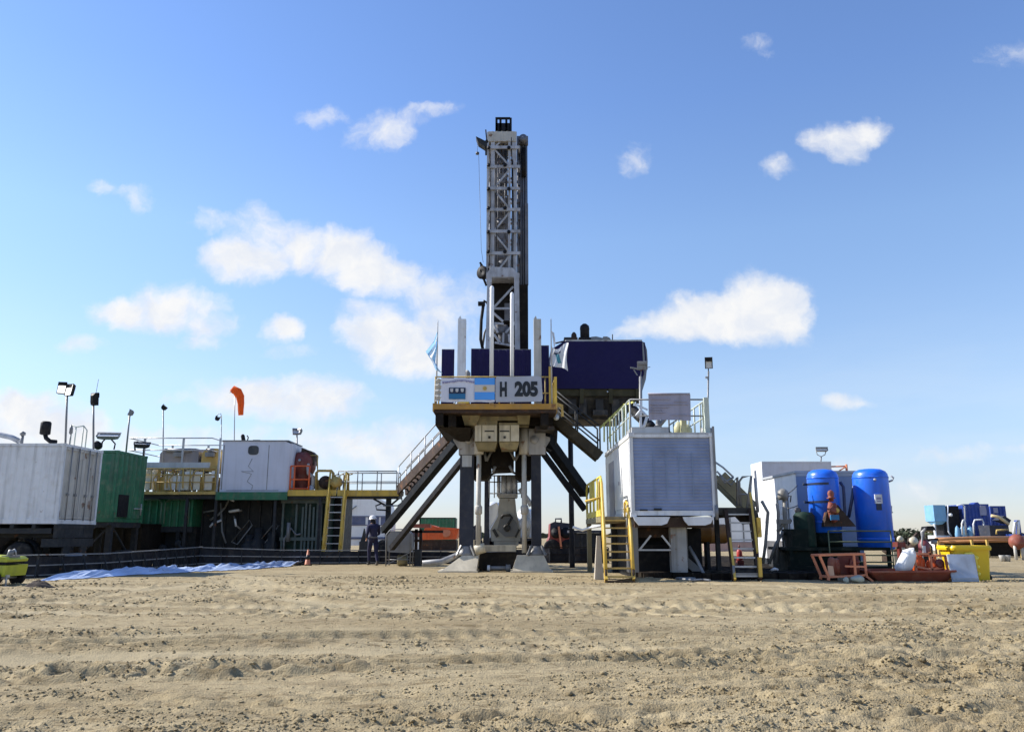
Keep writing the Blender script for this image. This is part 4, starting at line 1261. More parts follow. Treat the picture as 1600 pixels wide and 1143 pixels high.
# dark frame at the rig side of the wall
m = MB()
for px in (650, 657): x = Xp(px, 34, 1.0); m.box(x - .06, x + .06, 34, 34.12, 0, Zp(826, 34))
m.box(Xp(632, 34, 1), Xp(692, 34, 1), 34, 34.12, Zp(832, 34), Zp(828, 34)); m.box(Xp(640, 34, 1), Xp(660, 34, 1), 33.95, 34.1, Zp(846, 34), Zp(842, 34))
solo('pipe_rack', m, brown, 'low brown pipe rack behind the grey tank', 'rack', (Xp(655, 34, 1), 34, 0))

# traffic cone by the wall
x = Xp(481, 33.3, .3)
root = thing('traffic_cone', 'orange traffic cone in front of the black wall', 'cone', (x, 33.3, 0))
m = MB(); m.lathe([(.13, .03), (.11, .06), (.03, .62), (.0, .63)], (x, 33.3, 0), n=16); part('cone', m, salmon, root)
m = MB(); m.box(x - .15, x + .15, 33.15, 33.45, 0, .03); part('base', m, rubber, root)
m = MB(); m.lathe([(.090, .24), (.064, .42)], (x, 33.3, 0), n=16); part('band', m, ink, root)

# ------------------------------------------------------------------ DRILLING RIG: substructure
YF = 25.8
zf = Zp(637, YF)                                   # rig floor level
fx0, fx1 = Xp(678, YF, zf), Xp(869, YF, zf)
YL = 27.9                                          # front legs
lxl, lxr = Xp(729, YL, 2.5), Xp(838, YL, 2.5)
zc0, zc1 = Zp(710, YL), Zp(664, YL)
sub = thing('rig_substructure', 'raised steel substructure on grey pads that carries the rig floor', 'rig base', ((lxl + lxr) / 2, YL, 0))
m = MB(); m.box(fx0, fx1, YF, YF + 6.6, zf - .16, zf)
part('floor_plate', m, brown, sub)
m = MB()
m.box(fx0, fx1, YF - .05, YF - .001, zf - .05, zf + .13)
part('toe_board', m, amber, sub)
m = MB(); m.box(fx0 - .045, fx0 - .001, YF, YF + 6.5, zf - .1, zf + .16); m.box(fx1 + .001, fx1 + .045, YF, YF + 6.5, zf - .1, zf + .16); part('toe_board', m, mustard, sub)
m = MB()
for k in range(1, 9):
    y = YF + .30 + k * .78; m.box(fx0 + .06, fx1 - .06, y, y + .14, zf - .42, zf - .161)
for x, y in ((fx0 + .05, YF + .05), (fx0 + .45, YF + .3), (lxl - .2, YF + 1.6), (lxr, YF + 1.6), (fx1 - .5, YF + .05)): m.box(x, x + .25, y, YF + 6.5, zf - .56, zf - .421 if y > YF + 1 else zf - .161)
part('floor_beam', m, black_steel, sub)
m = MB()   # tapering dark underside at left and the drum on the right
m.frustum(lxl - .25, lxl + .1, YL - .2, YL + 2, Zp(690, YL), fx0 + .12, lxl + .2, YF + .5, YF + 5.5, zf - .57)
part('corner_bracket', m, black_steel, sub)
m = MB(); m.box(Xp(836, 27, 4.8), Xp(866, 27, 4.8), 26.9, 29.5, Zp(666, 27), zf - .57)
part('winch_box', m, M('oily_black_brown_paint', (.03, .022, .016), .5, var=.3, rust=.15), sub)
for s, lx in ((-1, lxl), (1, lxr)):
    m = MB(); w_ = .24 if s < 0 else .17
    m.box(lx - w_, lx + w_, YL, YL + .42, .55, zc0)
    part('leg', m, steel_blue, sub)
    m = MB(); m.box(lx - .29, lx + .33, YL - .06, YL + .5, zc0 - .0, zc1 + .02)
    for k in ((-1,) if s < 0 else (1,)): m.prism([(lx + k * .30, zc1 - .35), (lx + k * .5, zc1 - .42), (lx + k * .5, zc1 - .52), (lx + k * .30, zc0 + .2)], YL + .1, YL + .3)
    m.lathe([(.0, 0), (.14, .02), (.14, .08), (.0, .1)], (lx - s * .05, YL - .06, (zc0 + zc1) / 2), (0, -1, 0), 16)
    part('collar', m, M('light_grey_collar_paint', (.42, .42, .43), .55, var=.25, streak=.5, rust=.15) if s < 0 else bpy.data.materials['light_grey_collar_paint'], sub)
    m = MB(); px_ = lx - s * .42
    m.tube((px_, YL - .12, .62), (px_, YL - .12, zc0 + .1), .085, 12); m.tube((px_, YL - .12, zc0 + .0), (px_, YL - .12, zf - .43), .17, 14)
    m.lathe([(.10, 0), (.13, .02), (.13, .25), (.10, .3)], (px_, YL - .12, 1.9), n=12)
    part('jack_cylinder', m, white_old, sub)
    rx = Xp(761 if s < 0 else 819.5, 31.6, 2.5)
    m = MB(); m.box(rx - .10, rx + .10, 31.5, 31.72, .2, zf - .42); part('leg', m, steel_blue, sub)
    m = MB(); m.box(rx - .35, rx + .35, 31.2, 32.0, 0, .2); part('foot_plate', m, concrete, sub)
x = Xp(735, YL, 3.6); m = MB(); m.box(lxl - .17, lxl + .17, YL - .03, YL - .002, Zp(729, YL), zc0 - .02); part('sleeve', m, galv, sub)
padm = M('dusty_steel_pad', (.62, .55, .41), .7, var=.25, streak=.3, rust=.1)
for s, (a, b_, c_, d_) in ((-1, (686, 744, 722, 748)), (1, (800, 862, 808, 850))):
    m = MB(); y0 = 27.3
    m.frustum(Xp(a, y0, 0), Xp(b_, y0, 0), y0, y0 + 1.5, .0, Xp(c_, y0 + .35, .5), Xp(d_, y0 + .35, .5), y0 + .45, y0 + 1.1, .54)
    m.box(Xp(a, y0, 0) - .05, Xp(b_, y0, 0) + .05, y0 - .06, y0 + 1.56, -.02, .05)
    part('foot_pad', m, padm, sub)
    m = MB(); xc = lxl if s < 0 else lxr
    m.lathe([(.34, .54), (.36, .58), (.30, .66), (.24, .80), (.24, .84)], (xc, YL + .2, 0), n=20)
    for q in (-1, 1): m.bar((xc + q * .3, YL - .2, .54), (xc + q * .16, YL - .05, .86), .06, .06)
    part('ankle_joint', m, steel_grey, sub)
m = MB(); p0 = [Wp(660, 879.5, 27.9), Wp(690, 877, 28), Wp(712, 868, 28), Wp(724, 862, 28.1)]
m.path(p0, .10, 10); part('hose', m, steel_grey, sub)
# cross beams low between the pads
m = MB(); m.box(Xp(744, 28, .8), Xp(806, 28, .8), 28.15, 28.45, .66, .86); m.tube((Xp(742, 27.8, .7), 27.8, .70), (Xp(758, 27.8, .7), 27.8, .80), .17, 12)
part('cross_beam', m, beige, sub)
# hydraulic cabinets under the floor
for a, b_, bt in ((742, 777, 656), (779.5, 811, 660)):
    m = MB(); m.box(Xp(a, 26.7, 4.5), Xp(b_, 26.7, 4.5), 26.7, 27.7, Zp(690, 26.7), Zp(bt, 26.7))
    m.frustum(Xp(a + 4, 26.9, 4.2), Xp(b_ - 4, 26.9, 4.2), 26.9, 27.6, Zp(702, 26.9), Xp(a, 26.7, 4.4), Xp(b_, 26.7, 4.4), 26.72, 27.7, Zp(690.4, 26.7))
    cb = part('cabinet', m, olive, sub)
    m = MB(); e = (b_ - a) * .32
    q0, q1 = (a + 11, b_ - .5) if a < 760 else (a + .5, b_ - 14)
    m.box(Xp(q0, 26.7, 4.5) + .01, Xp(q1, 26.7, 4.5) - .01, 26.675, 26.698, Zp(689, 26.7), Zp(664, 26.7))
    q2, q3 = (a, a + 10) if a < 760 else (b_ - 13, b_)
    m.box(Xp(q2, 26.7, 4.5), Xp(q3, 26.7, 4.5), 26.66, 26.698, Zp(689, 26.7), Zp(664, 26.7))
    part('door', m, beige, cb)
    m = MB(); xq = Xp((q0 + q1) / 2, 26.7, 4.5)
    m.box(xq - .16, xq + .16, 26.655, 26.674, Zp(674.5, 26.7), Zp(672.5, 26.7)); m.box(xq - .04, xq + .04, 26.65, 26.674, Zp(685, 26.7), Zp(681, 26.7))
    part('handle', m, bop_dark, cb)
m = MB()
m.frustum(Xp(726, 26.6, 4.9), Xp(744, 26.6, 4.9), 26.6, 27.6, Zp(664, 26.6), Xp(720, 26.4, 5), Xp(752, 26.4, 5), 26.3, 27.6, Zp(644, 26.4))
m.frustum(Xp(810, 26.6, 4.9), Xp(827, 26.6, 4.9), 26.6, 27.6, Zp(662, 26.6), Xp(807, 26.4, 5), Xp(829, 26.4, 5), 26.3, 27.6, Zp(645, 26.4))
m.box(Xp(742, 26.5, 5), Xp(810, 26.5, 5), 26.6, 27.5, Zp(656, 26.6), Zp(650, 26.6))
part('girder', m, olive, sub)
m = MB()
m.box(Xp(712, 26.2, 5.2), Xp(736, 26.2, 5.2), 26.1, 26.6, Zp(641, 26.2), Zp(637.5, 26.2)); m.box(Xp(744, 26.2, 5.2), Xp(761, 26.2, 5.2), 26.1, 26.6, Zp(646, 26.2), Zp(637.5, 26.2))
m.box(Xp(788, 26.2, 5.2), Xp(804, 26.2, 5.2), 26.1, 26.6, Zp(645, 26.2), Zp(637.5, 26.2)); m.box(Xp(808, 26.2, 5.2), Xp(834, 26.2, 5.2), 26.1, 26.6, Zp(641, 26.2), Zp(637.5, 26.2))
part('bracket', m, M('pale_bracket_paint', (.60, .61, .63), .55, var=.2, streak=.4), sub)
# dark tanks and hoses hanging under the floor
for a, b_, top, bot in ((736, 767, 698, 744), (768, 803, 702, 730), (805, 834, 698, 744)):
    m = MB(); m.box(Xp(a, 29, 4), Xp(b_, 29, 4), 28.6, 30.2, Zp(bot, 29), Zp(top, 29) + .5); m.frustum(Xp(a + 5, 29, 4), Xp(b_ - 6, 29, 4), 28.8, 30, Zp(bot + 5, 29), Xp(a + 1, 29, 4), Xp(b_ - 1, 29, 4), 28.62, 30.1, Zp(bot, 29) - .002)
    part('hanging_tank', m, black_steel, sub)
m = MB()
for a in ((749, 703, 749, 716), (757, 706, 760, 720), (768, 704, 760, 720), (797, 704, 805, 719), (812, 706, 805, 719), (774, 728, 770, 738), (796, 727, 802, 738)):
    m.tube(Wp(a[0], a[1], 28.3), Wp(a[2], a[3], 28.3), .05, 8)
part('hose', m, steel_grey, sub)
# braces and lines
def brace(a, b_, w, mat=brace_m, name='brace'):
    mm = MB(); mm.bar(a, b_, w, w); mm.lathe([(.0, -.2), (.12, -.19), (.12, .19), (.0, .2)], a, (0, 1, 0), 12); return part(name, mm, mat, sub)


brace(Wp(716, 688, YL + .3), Wp(600, 828, 34.5), .27)
brace(Wp(724, 717, YL + .3), Wp(612, 856, 32.0), .19, black_m)
brace(Wp(852, 683, YL + .3), Wp(914, 770, 30.3), .34)
brace(Wp(846, 704, YL + .2), Wp(914, 796, 28.2), .20)
m = MB(); m.tube((Xp(893, 31, 2), 31, 0), (Xp(893, 31, 2), 31, Zp(648, 31)), .10, 12); part('stand_pipe', m, steel_blue, sub)
m = MB(); m.lathe([(.0, 0), (.1, .02), (.1, .1), (.0, .12)], Wp(869, 652, 27), (0, -1, 0), 14)
part('lamp', m, lamp_glass, sub)
m = MB(); m.prism([(Xp(850, 28.6, 4), Zp(700, 28.6)), (Xp(846, 28.6, 4), Zp(668, 28.6)), (Xp(872, 28.6, 4), Zp(664, 28.6)), (Xp(870, 28.6, 4), Zp(694, 28.6)), (Xp(860, 28.6, 4), Zp(706, 28.6))], 28.4, 29.2)
part('corner_bracket', m, bop_dark, sub)

# stairs up to the rig floor
lo = Wp(622, 765, YT - .6); hi = Wp(714, 668, 29.6)
stair('brown stair climbing from the yellow edged walkway to the rig floor', lo, hi, Vector((.25, .75, 0)), 15, brown, steel_dark, (0, 1), .09, .42, 1.05, galv)
lo = Wp(938, 712, 26.6); hi = Wp(868, 654, 27.2)
stair('dark brown stair sloping from the rig floor down to the white container on legs', lo, hi, Vector((0, .75, 0)), 10, M('dark_olive_brown_paint', (.045, .038, .024), .65, var=.35, dust=.05, spec=.2), steel_dark, (0, 1), .09, .32, 1.0, steel_dark)

# mud cellar box between the pads
m = MB(); ya = 28.7
m.box(Xp(744, ya, .3), Xp(806, ya, .3), ya, ya + 1.6, 0, .62)
solo('cellar_box', m, black_m, 'low black box on the ground between the two rig foot pads', 'box', (Xp(775, ya, 0), ya, 0))
root = thing('pipe_piece', 'short grey pipe lying on the ground between the rig foot pads', 'pipe', (Xp(778, 27.7, 0), 27.7, 0))
m = MB(); m.tube((Xp(764, 27.8, .1), 27.8, .12), (Xp(796, 27.8, .1), 27.8, .12), .07, 12); m.lathe([(.0, 0), (.12, .01), (.12, .16), (.0, .17)], (Xp(790, 27.8, .1), 27.8, .12), (1, 0, 0), 14); part('pipe', m, steel_grey, root)
m = MB(); m.lathe([(.0, 0), (.10, .01), (.10, .1), (.0, .11)], (Xp(761, 27.8, .1), 27.8, .12), (1, 0, 0), 14); part('flange', m, white, root)

# blowout preventer
YBP = 30.0
bx = Xp(790, YBP, 1.6)
def bz(py): return Zp(py, YBP)
def bxx(px): return Xp(px, YBP, 1.6)
root = thing('blowout_preventer', 'grey beige blowout preventer stack with hexagonal front and polished cylinders under the rig floor', 'valve stack', (bx, YBP, 0))
m = MB(); pl = [(768, 845), (766, 828), (778, 806), (780, 778), (805, 778), (807, 800), (814, 826), (813, 845)]
m.prism([(bxx(a), bz(b_)) for a, b_ in pl], YBP, YBP + .95)
m.box(bxx(772), bxx(810), YBP + .02, YBP + .9, bz(852), bz(845.3))
part('body', m, bop_grey, root)
m = MB(); hxp = [(782, 806), (795, 804), (806, 814), (810, 826), (804, 838), (789, 838), (777, 827)]
m.prism([(bxx(a), bz(b_)) for a, b_ in hxp], YBP - .07, YBP - .001)
hp = part('bonnet', m, M('dull_bonnet_paint', (.17, .165, .15), .5, var=.25), root)
m = MB()
for a in ((771, 826.5, 777.5, 838), (811, 826, 804.5, 838.5)):
    m.bar(Wp(a[0], a[1], YBP - .03), Wp(a[2], a[3], YBP - .03), .06, .11)
m.path([Wp(783, 809, YBP - .08), Wp(786, 804.5, YBP - .08), Wp(796, 804, YBP - .08), Wp(800, 808, YBP - .08), Wp(796, 815, YBP - .1), Wp(793, 820, YBP - .1)], .05, 8)
part('ram_lock', m, bop_dark, hp)
m = MB(); m.lathe([(.05, .0), (.11, .01), (.13, .1), (.08, .16), (.05, .12)], Wp(792, 824, YBP - .08), (0, -1, 0), 18); part('ram_shaft', m, bop_dark, hp)
m = MB(); m.box(bxx(780), bxx(804), YBP + .1, YBP + .8, bz(798), bz(777))
for px in (783, 790, 797, 802): m.lathe([(.0, 0), (.05, .01), (.05, .06), (.0, .07)], Wp(px, 787, YBP + .1), (0, -1, 0), 10)
part('neck', m, olive, root)
m = MB(); m.box(bxx(778), bxx(808), YBP, YBP + .9, bz(777), bz(774.5)); m.box(bxx(776), bxx(809), YBP - .03, YBP + .95, bz(774.4), bz(771)); part('flange', m, white_old, root)
m = MB()
for px, r_ in ((787, .11), (796, .11), (804, .10), (778, .05)):
    m.tube((bxx(px), YBP + .3, bz(771)), (bxx(px), YBP + .3, bz(741)), r_, 16)
part('cylinder', m, chrome, root)
m = MB()
for px in (764, 772, 781, 808, 815): m.tube((bxx(px), YBP + .25, bz(777)), (bxx(px), YBP + .25, bz(741)), .022, 6)
for py in (742, 752, 770): m.tube((bxx(764), YBP + .25, bz(py)), (bxx(815), YBP + .25, bz(py)), .022, 6)
m.path([Wp(764, 742, YBP + .25), Wp(775, 738, YBP + .25), Wp(800, 737, YBP + .25), Wp(812, 742, YBP + .25)], .04, 8)
part('cage', m, steel_grey, root)
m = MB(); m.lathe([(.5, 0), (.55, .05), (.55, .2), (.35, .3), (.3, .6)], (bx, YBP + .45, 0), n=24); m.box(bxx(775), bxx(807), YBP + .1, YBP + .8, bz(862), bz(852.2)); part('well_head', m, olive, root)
m = MB()
m.prism([(bxx(764), bz(826)), (bxx(764), bz(790)), (bxx(776), bz(784)), (bxx(779), bz(790)), (bxx(777), bz(805))], YBP + .2, YBP + .7)
m.lathe([(.18, 0), (.24, .06), (.24, .3), (.15, .36)], Wp(820, 818, YBP + .3), (0, -1, 0), 18)
m.path([Wp(820, 790, YBP + .3), Wp(823, 800, YBP + .3), Wp(826, 822, YBP + .3), Wp(822, 838, YBP + .3)], .12, 12)
m.path([Wp(812, 763, YBP + .2), Wp(826, 782, YBP + .2), Wp(830, 790, YBP + .2)], .09, 10)
part('side_outlet', m, white, root)

# ------------------------------------------------------------------ rig floor fittings
YW = 26.9
def panel(label, px0, px1, pyt, pyb, Y, grp='blue wind walls'):
    x0, x1 = Xp(px0, Y, 7), Xp(px1, Y, 7); z0, z1 = max(Zp(pyb, Y), zf), Zp(pyt, Y)
    root = thing('wind_wall', label, 'wind wall', ((x0 + x1) / 2, Y, zf), grp)
    m = MB(); k = max(1, int((x1 - x0) / .9))
    m.corr((x0, Y), (x1, Y), zf + .02, z1, .3, .025); m.box(x0, x1, Y + .03, Y + .05, zf + .02, z1)
    part('panel', m, navy, root)
    m = MB()
    for x in (x0, x1 - .06): m.box(x, x + .06, Y + .051, Y + .12, zf, z1 + .03)
    m.box(x0 + .06, x1 - .06, Y + .051, Y + .12, z1 - .03, z1 + .03)
    part('frame', m, steel_grey, root)
    return root


panel('narrow navy wind wall panel beside the limp light blue flag', 690, 709.5, 546, 590, YW)
panel('navy wind wall panel between the short standing pipe and the tallest white post', 736, 766, 545, 590, YW)
panel('wide navy wind wall panel in front of the mast foot', 767.5, 830, 546, 590, YW)
panel('narrow taller navy wind wall panel between a streaked post and the white flag', 845, 858, 540, 588, YW + .4)


def post(label, px, w, pyt, Y, mat=white_clean, cap=False):
    x = Xp(px, Y, 7); z1 = Zp(pyt, Y); r_ = w / 2
    m = MB()
    if cap:
        m.box(x - r_, x + r_, Y, Y + w, zf, z1)
        m.box(x - r_ * .2, x + r_ * .9, Y - .015, Y, z1 - .35, z1 - .12)
        m.prism([(x - r_, z1), (x - r_ * .4, z1 + .12), (x - r_ * .1, z1)], Y + .02, Y + .06); m.box(x - r_ * 1.5, x + r_ * 1.5, Y - .05, Y + w + .05, zf, zf + .04)
    else:
        m.lathe([(r_, 0), (r_, z1 - zf - .05), (r_ * .6, z1 - zf)], (x, Y + r_, zf), n=18); m.lathe([(r_ * 1.8, .0), (r_ * 1.8, .04)], (x, Y + r_, zf), n=14)
    return solo('post', m, mat, label, 'post', (x, Y, zf), 'pale posts along the rig floor')


post('square clean pale post behind the banner', 721, .27, 498, YF + .35, white, True)
post('tallest round white post, where banner and number sign meet', 768, .14, 446, YF + .3)
post('round white post in front of the mast, above the number sign', 800, .125, 456, YF + .3)
post('square streaked weathered post behind the number sign', 840, .25, 498, YF + .35, white_old, True)
m = MB(); x = Xp(730, YW + .6, 7); m.lathe([(.12, 0), (.12, 1.5), (.05, 1.6)], (x, YW + .6, zf), n=12); m.box(x - .2, x + .2, YW + .4, YW + .8, zf, zf + .05)
solo('drum', m, white_old, 'short pale standing pipe between two navy wind wall panels near the banner', 'pipe', (x, YW + .6, zf))

root = thing('guard_rail', 'yellow guard rail round the front and gated end of the rig floor', 'railing', ((fx0 + fx1) / 2, YF, zf))
m = MB(); zr = Zp(588, YF)
for px in (680, 730, 780, 852):
    x = Xp(px, YF, 6); m.tube((x, YF + .06, zf), (x, YF + .06, zr), .025, 8)
m.tube((fx0 + .03, YF + .06, zr), (Xp(862, YF, 6), YF + .06, zr), .025, 8); m.tube((fx0 + .03, YF + .06, zf + .5), (Xp(862, YF, 6), YF + .06, zf + .5), .022, 8)
for y in (YF + .06, YF + 1.3, YF + 2.6): m.tube((fx0 + .03, y, zf), (fx0 + .03, y, zr), .025, 8)
m.tube((fx0 + .03, YF + .06, zr), (fx0 + .03, YF + 2.6, zr), .025, 8)
part('rail', m, mustard, root)
m = MB(); 
for px, pt in ((860, 572), (868, 588)):
    x = Xp(px, YF, 6); m.box(x - .045, x + .045, YF + .03, YF + .13, zf, Zp(pt, YF))
x0 = Xp(860, YF, 6); x1 = Xp(868, YF, 6)
for z in (zf + .35, zf + .7): m.box(x0, x1, YF + .05, YF + .1, z, z + .06)
for y in (YF + 1.2, YF + 2.4): m.box(x1 - .04, x1 + .04, y, y + .08, zf, zr)
m.box(x1 - .03, x1 + .03, YF + .14, YF + 2.5, zr - .06, zr)
part('end_gate', m, yellow, root)
m = MB(); m.prism([(Xp(880, YF + .3, 5), Zp(632, YF + .3)), (Xp(869.5, YF + .3, 5), Zp(628, YF + .3)), (Xp(869.5, YF + .3, 5), Zp(634, YF + .3)), (Xp(877, YF + .3, 5), Zp(636, YF + .3)), (Xp(877, YF + .3, 5), Zp(650, YF + .3)), (Xp(881, YF + .3, 5), Zp(650, YF + .3))], YF + .3, YF + .4)
part('rail_end', m, mustard, root)

# banner and number sign on the rail
YS = YF - .08
def sx(px): return Xp(px, YS, zf + .5)
def sz(py): return Zp(py, YS)
ban = thing('banner', 'white banner with navy and blue emblem and striped light blue flag print', 'banner', ((sx(689) + sx(773)) / 2, YS, sz(628)))
m = MB(); m.grid(lambda u_, v_: (sx(689) + (sx(773) - sx(689)) * u_, YS + .008 * math.sin(u_ * 30) , sz(627.5) + (sz(590) - sz(627.5)) * v_ - .012 * math.sin(u_ * 9) ** 2), 40, 3)
part('cloth', m, ban_white, ban)
def rect(px0, px1, py0, py1, dy=.022, t=.006):
    mm = MB(); mm.box(sx(px0), sx(px1), YS - dy - t, YS - dy, sz(py1), sz(py0)); return mm
em = part('emblem', rect(701.5, 727.5, 605.5, 615), ink_navy, ban)
part('emblem_base', rect(701.5, 727.5, 615.1, 623.5), ink_teal, em)
m = MB()
for px in (705.8, 714, 722.3):
    m.prism([(sx(px + a * 2.3), sz(609.6 + b_ * 2.9)) for a, b_ in ((-1, -.9), (1, -.9), (1, .5), (.5, 1), (-.7, .9), (-1, .2))], YS - .036, YS - .0285)
part('emblem_mark', m, fabric_w, em)
for i, (c_, a, b_) in enumerate(((ink_sky, 590.5, 601), (ink_cream, 601.1, 612.3), (ink_sky, 612.4, 624.5))):
    part('flag_stripe', rect(741.5, 773, a, b_), c_, ban)
m = MB(); q = (sx(757.5), YS - .03, sz(606.7))
m.prism([(q[0] + r_ * math.cos(a), q[2] + r_ * math.sin(a)) for k in range(24) for a, r_ in [(2 * math.pi * k / 24, .055 if k % 2 else .085)]], YS - .034, YS - .0285)
part('sun_mark', m, mustard, ban)
m = MB(); rr = random.Random(2); px = 691
while px < 739:
    w_ = rr.uniform(1.0, 2.6); y0 = 594.5 + 1.4 * math.sin(px * .12)
    m.box(sx(px), sx(px + w_), YS - .026, YS - .022, sz(y0 + 2.6 + rr.uniform(-.6, .6)), sz(y0)); px += w_ + .5
part('faded_line', m, ink_grey, ban)
m = MB(); m.box(sx(716), sx(733), YS - .02, YS + .0, sz(629.5), sz(627.6)); part('hem', m, bin_yellow, ban)
m = MB()
for py in (594, 603, 612, 621):
    m.path([(sx(681), YS + .06, sz(py)), (sx(685), YS + .03, sz(py - 3)), (sx(688.8), YS, sz(py))], .022, 6)
m.grid(lambda u_, v_: (sx(679.5) + (sx(688.5) - sx(679.5)) * u_, YS + .06 - .05 * u_ + .02 * math.sin(v_ * 25), sz(626) + (sz(592) - sz(626)) * v_), 4, 20)
part('folded_edge', m, white_old, ban)
sg = thing('number_sign', 'grey board with bold black characters H 205 on the rig floor rail', 'sign', ((sx(774) + sx(847)) / 2, YS, sz(628)))
m = MB(); m.prism([(sx(775), sz(628)), (sx(846), sz(627)), (sx(848), sz(622)), (sx(846), sz(588.5)), (sx(838), sz(587)), (sx(800), sz(588.5)), (sx(776), sz(588)), (sx(774), sz(592)), (sx(774), sz(624))], YS - .02, YS + .02)
part('board', m, sign_grey, sg)
def lettering(body, px, py, hpx, wpx):
    size = (sz(py - hpx / 2) - sz(py + hpx / 2)) / .70
    o = text_mesh('lettering', body, size, (sx(px), YS - .028, sz(py)), ink, sg, 1.0, .042, .004)
    xs = [v_.co.x for v_ in o.data.vertices]; zs = [v_.co.z for v_ in o.data.vertices]
    cx_, cz_ = (min(xs) + max(xs)) / 2, (min(zs) + max(zs)) / 2
    kx = (sx(px + wpx / 2) - sx(px - wpx / 2)) / (max(xs) - min(xs)); kz = (sz(py - hpx / 2) - sz(py + hpx / 2)) / (max(zs) - min(zs))
    tx, tz = sx(px) - BASE[sg.name].x, sz(py) - BASE[sg.name].z
    for v_ in o.data.vertices: v_.co.x = tx + (v_.co.x - cx_) * kx; v_.co.z = tz + (v_.co.z - cz_) * kz
lettering('H', 786.5, 608, 23.5, 11)
lettering('205', 822.3, 607.5, 24, 36.5)


# flags
def flag(label, px, pyt, Y, cloth_fn, colors, nu, nv, zb_=None):
    x = Xp(px, Y, 7); z1 = Zp(pyt, Y)
    root = thing('flag', label, 'flag', (x, Y, zb_ or zf), 'flags on the rig floor')
    m = MB(); m.lathe([(.028, 0), (.018, z1 - (zb_ or zf)), (.0, z1 - (zb_ or zf) + .1)], (x, Y, zb_ or zf), n=8); part('pole', m, galv, root)
    for i, (mt, a, b_) in enumerate(colors):
        m = MB(); m.grid(lambda u_, v_: cloth_fn(u_, a + (b_ - a) * v_), nu, max(2, int(nv * (b_ - a)))); part('cloth', m, mt, root)
    return root


YG1 = YF + .05
pale_flag = M('pale_blue_fabric', (.34, .62, .88), .85, var=.1, dust=0, thin=.5)
def lf(u_, v_):      # limp flag: v across the flag (0 top hoist), u along
    # hanging folds: hoist from y 525 to 560 on the pole, fly droops to the lower right
    keys = [((683, 518), (683, 530)), ((678, 533), (682, 548)), ((665, 549), (680, 566)), ((676, 566), (685, 576)), ((681, 578), (691, 583))]
    k = u_ * 4; i = min(int(k), 3); f = k - i; f = f * f * (3 - 2 * f)
    a0, b0 = keys[i]; a1, b1 = keys[i + 1]
    ax, ay = a0[0] + (a1[0] - a0[0]) * f, a0[1] + (a1[1] - a0[1]) * f; cx_, cy_ = b0[0] + (b1[0] - b0[0]) * f, b0[1] + (b1[1] - b0[1]) * f
    return Wp(ax + (cx_ - ax) * v_, ay + (cy_ - ay) * v_, YG1 + .10 * math.sin(v_ * 9 + u_ * 5) - .05)
flag('limp light blue and white flag on a pole beside the banner', 683, 503, YG1, lf, ((pale_flag, 0, .34), (fabric_w, .34, .67), (pale_flag, .67, 1)), 30, 24)


def rf(u_, v_):
    k = u_ * 2
    top = (861.5 + 27 * u_ , 541 + 5 * math.sin(u_ * 5.2) - 1 * u_); bot = (859.5 + 28 * u_, 570 + 10 * u_ ** 1.5 + 1.5 * math.sin(u_ * 6))
    bow = 2.5 * math.sin(math.pi * v_) * u_
    return Wp(top[0] + (bot[0] - top[0]) * v_ - bow, top[1] + (bot[1] - top[1]) * v_, YF + .0 + .12 * math.sin(u_ * 7 + v_ * 2))
fl = flag('white flag with a small teal emblem, beside the navy engine house', 861.5, 500, YF + .02, rf, ((fabric_w, 0, 1),), 24, 16)
m = MB(); m.grid(lambda u_, v_: rf(.27 + .22 * u_ + .18 * v_, .30 + .5 * v_) + Vector((0, -.012, 0)), 8, 10); part('emblem', m, fabric_teal, fl)
m = MB(); m.grid(lambda u_, v_: rf(.18 + .40 * u_, .20 + .10 * v_) + Vector((0, -.012, 0)), 8, 4); part('emblem', m, ink_navy, fl)
m = MB(); p_ = [Wp(862, 517, YF + .02), Wp(866, 520, YF + .04), Wp(868, 535, YF + .06), Wp(866, 545, YF + .05)]
m.grid(lambda u_, v_: p_[0].lerp(p_[1], u_).lerp(p_[3].lerp(p_[2], u_), v_) + Vector((0, .03 * math.sin(v_ * 8), 0)), 4, 10); part('cloth', m, fabric_w, fl)

# ------------------------------------------------------------------ mast
YM = 29.2
def mx(px, z=13): return Xp(px, YM, z)
def mz(py): return Zp(py, YM)
mast = thing('drilling_mast', 'tall grey lattice drilling mast standing on the rig floor, telescoped down', 'mast', (mx(786), YM + .7, zf))
zU, zL, zT = mz(432), zf + .0, mz(206)
mast_grey = M('pale_grey_mast_paint', (.42, .43, .46), .5, var=.28, streak=.7, rust=.15, scale=2.5)
mast_mid = M('grey_mast_paint', (.13, .135, .155), .55, var=.3, streak=.6, rust=.12)
m = MB()       # chords of the upper section
for px, w_ in ((761.5, .07), (769.5, .15), (796, .10), (803.5, .20)):
    x = mx(px); m.box(x - w_ / 2, x + w_ / 2, YM, YM + .14, zU - .1, zT)
for px in (764, 803):
    x = mx(px); m.box(x - .07, x + .07, YM + 1.2, YM + 1.34, zU - .1, zT)
part('chord', m, mast_grey, mast)
m = MB()       # inner ladder tray / guide seen through the front
m.box(mx(770), mx(797), YM + .5, YM + .57, zU, mz(300)); m.box(mx(772), mx(780), YM + .5, YM + .57, mz(300), zT - .3)
part('back_plate', m, M('dull_mast_grey', (.27, .275, .30), .6, var=.3, streak=.6, rust=.1), mast)
m = MB()
for px in (778, 789): m.tube((mx(px), YM + .42, zU), (mx(px), YM + .42, zT), .03, 6)
for k in range(16):
    z = zU + .2 + k * .36; m.box(mx(777), mx(790), YM + .40, YM + .44, z, z + .04)
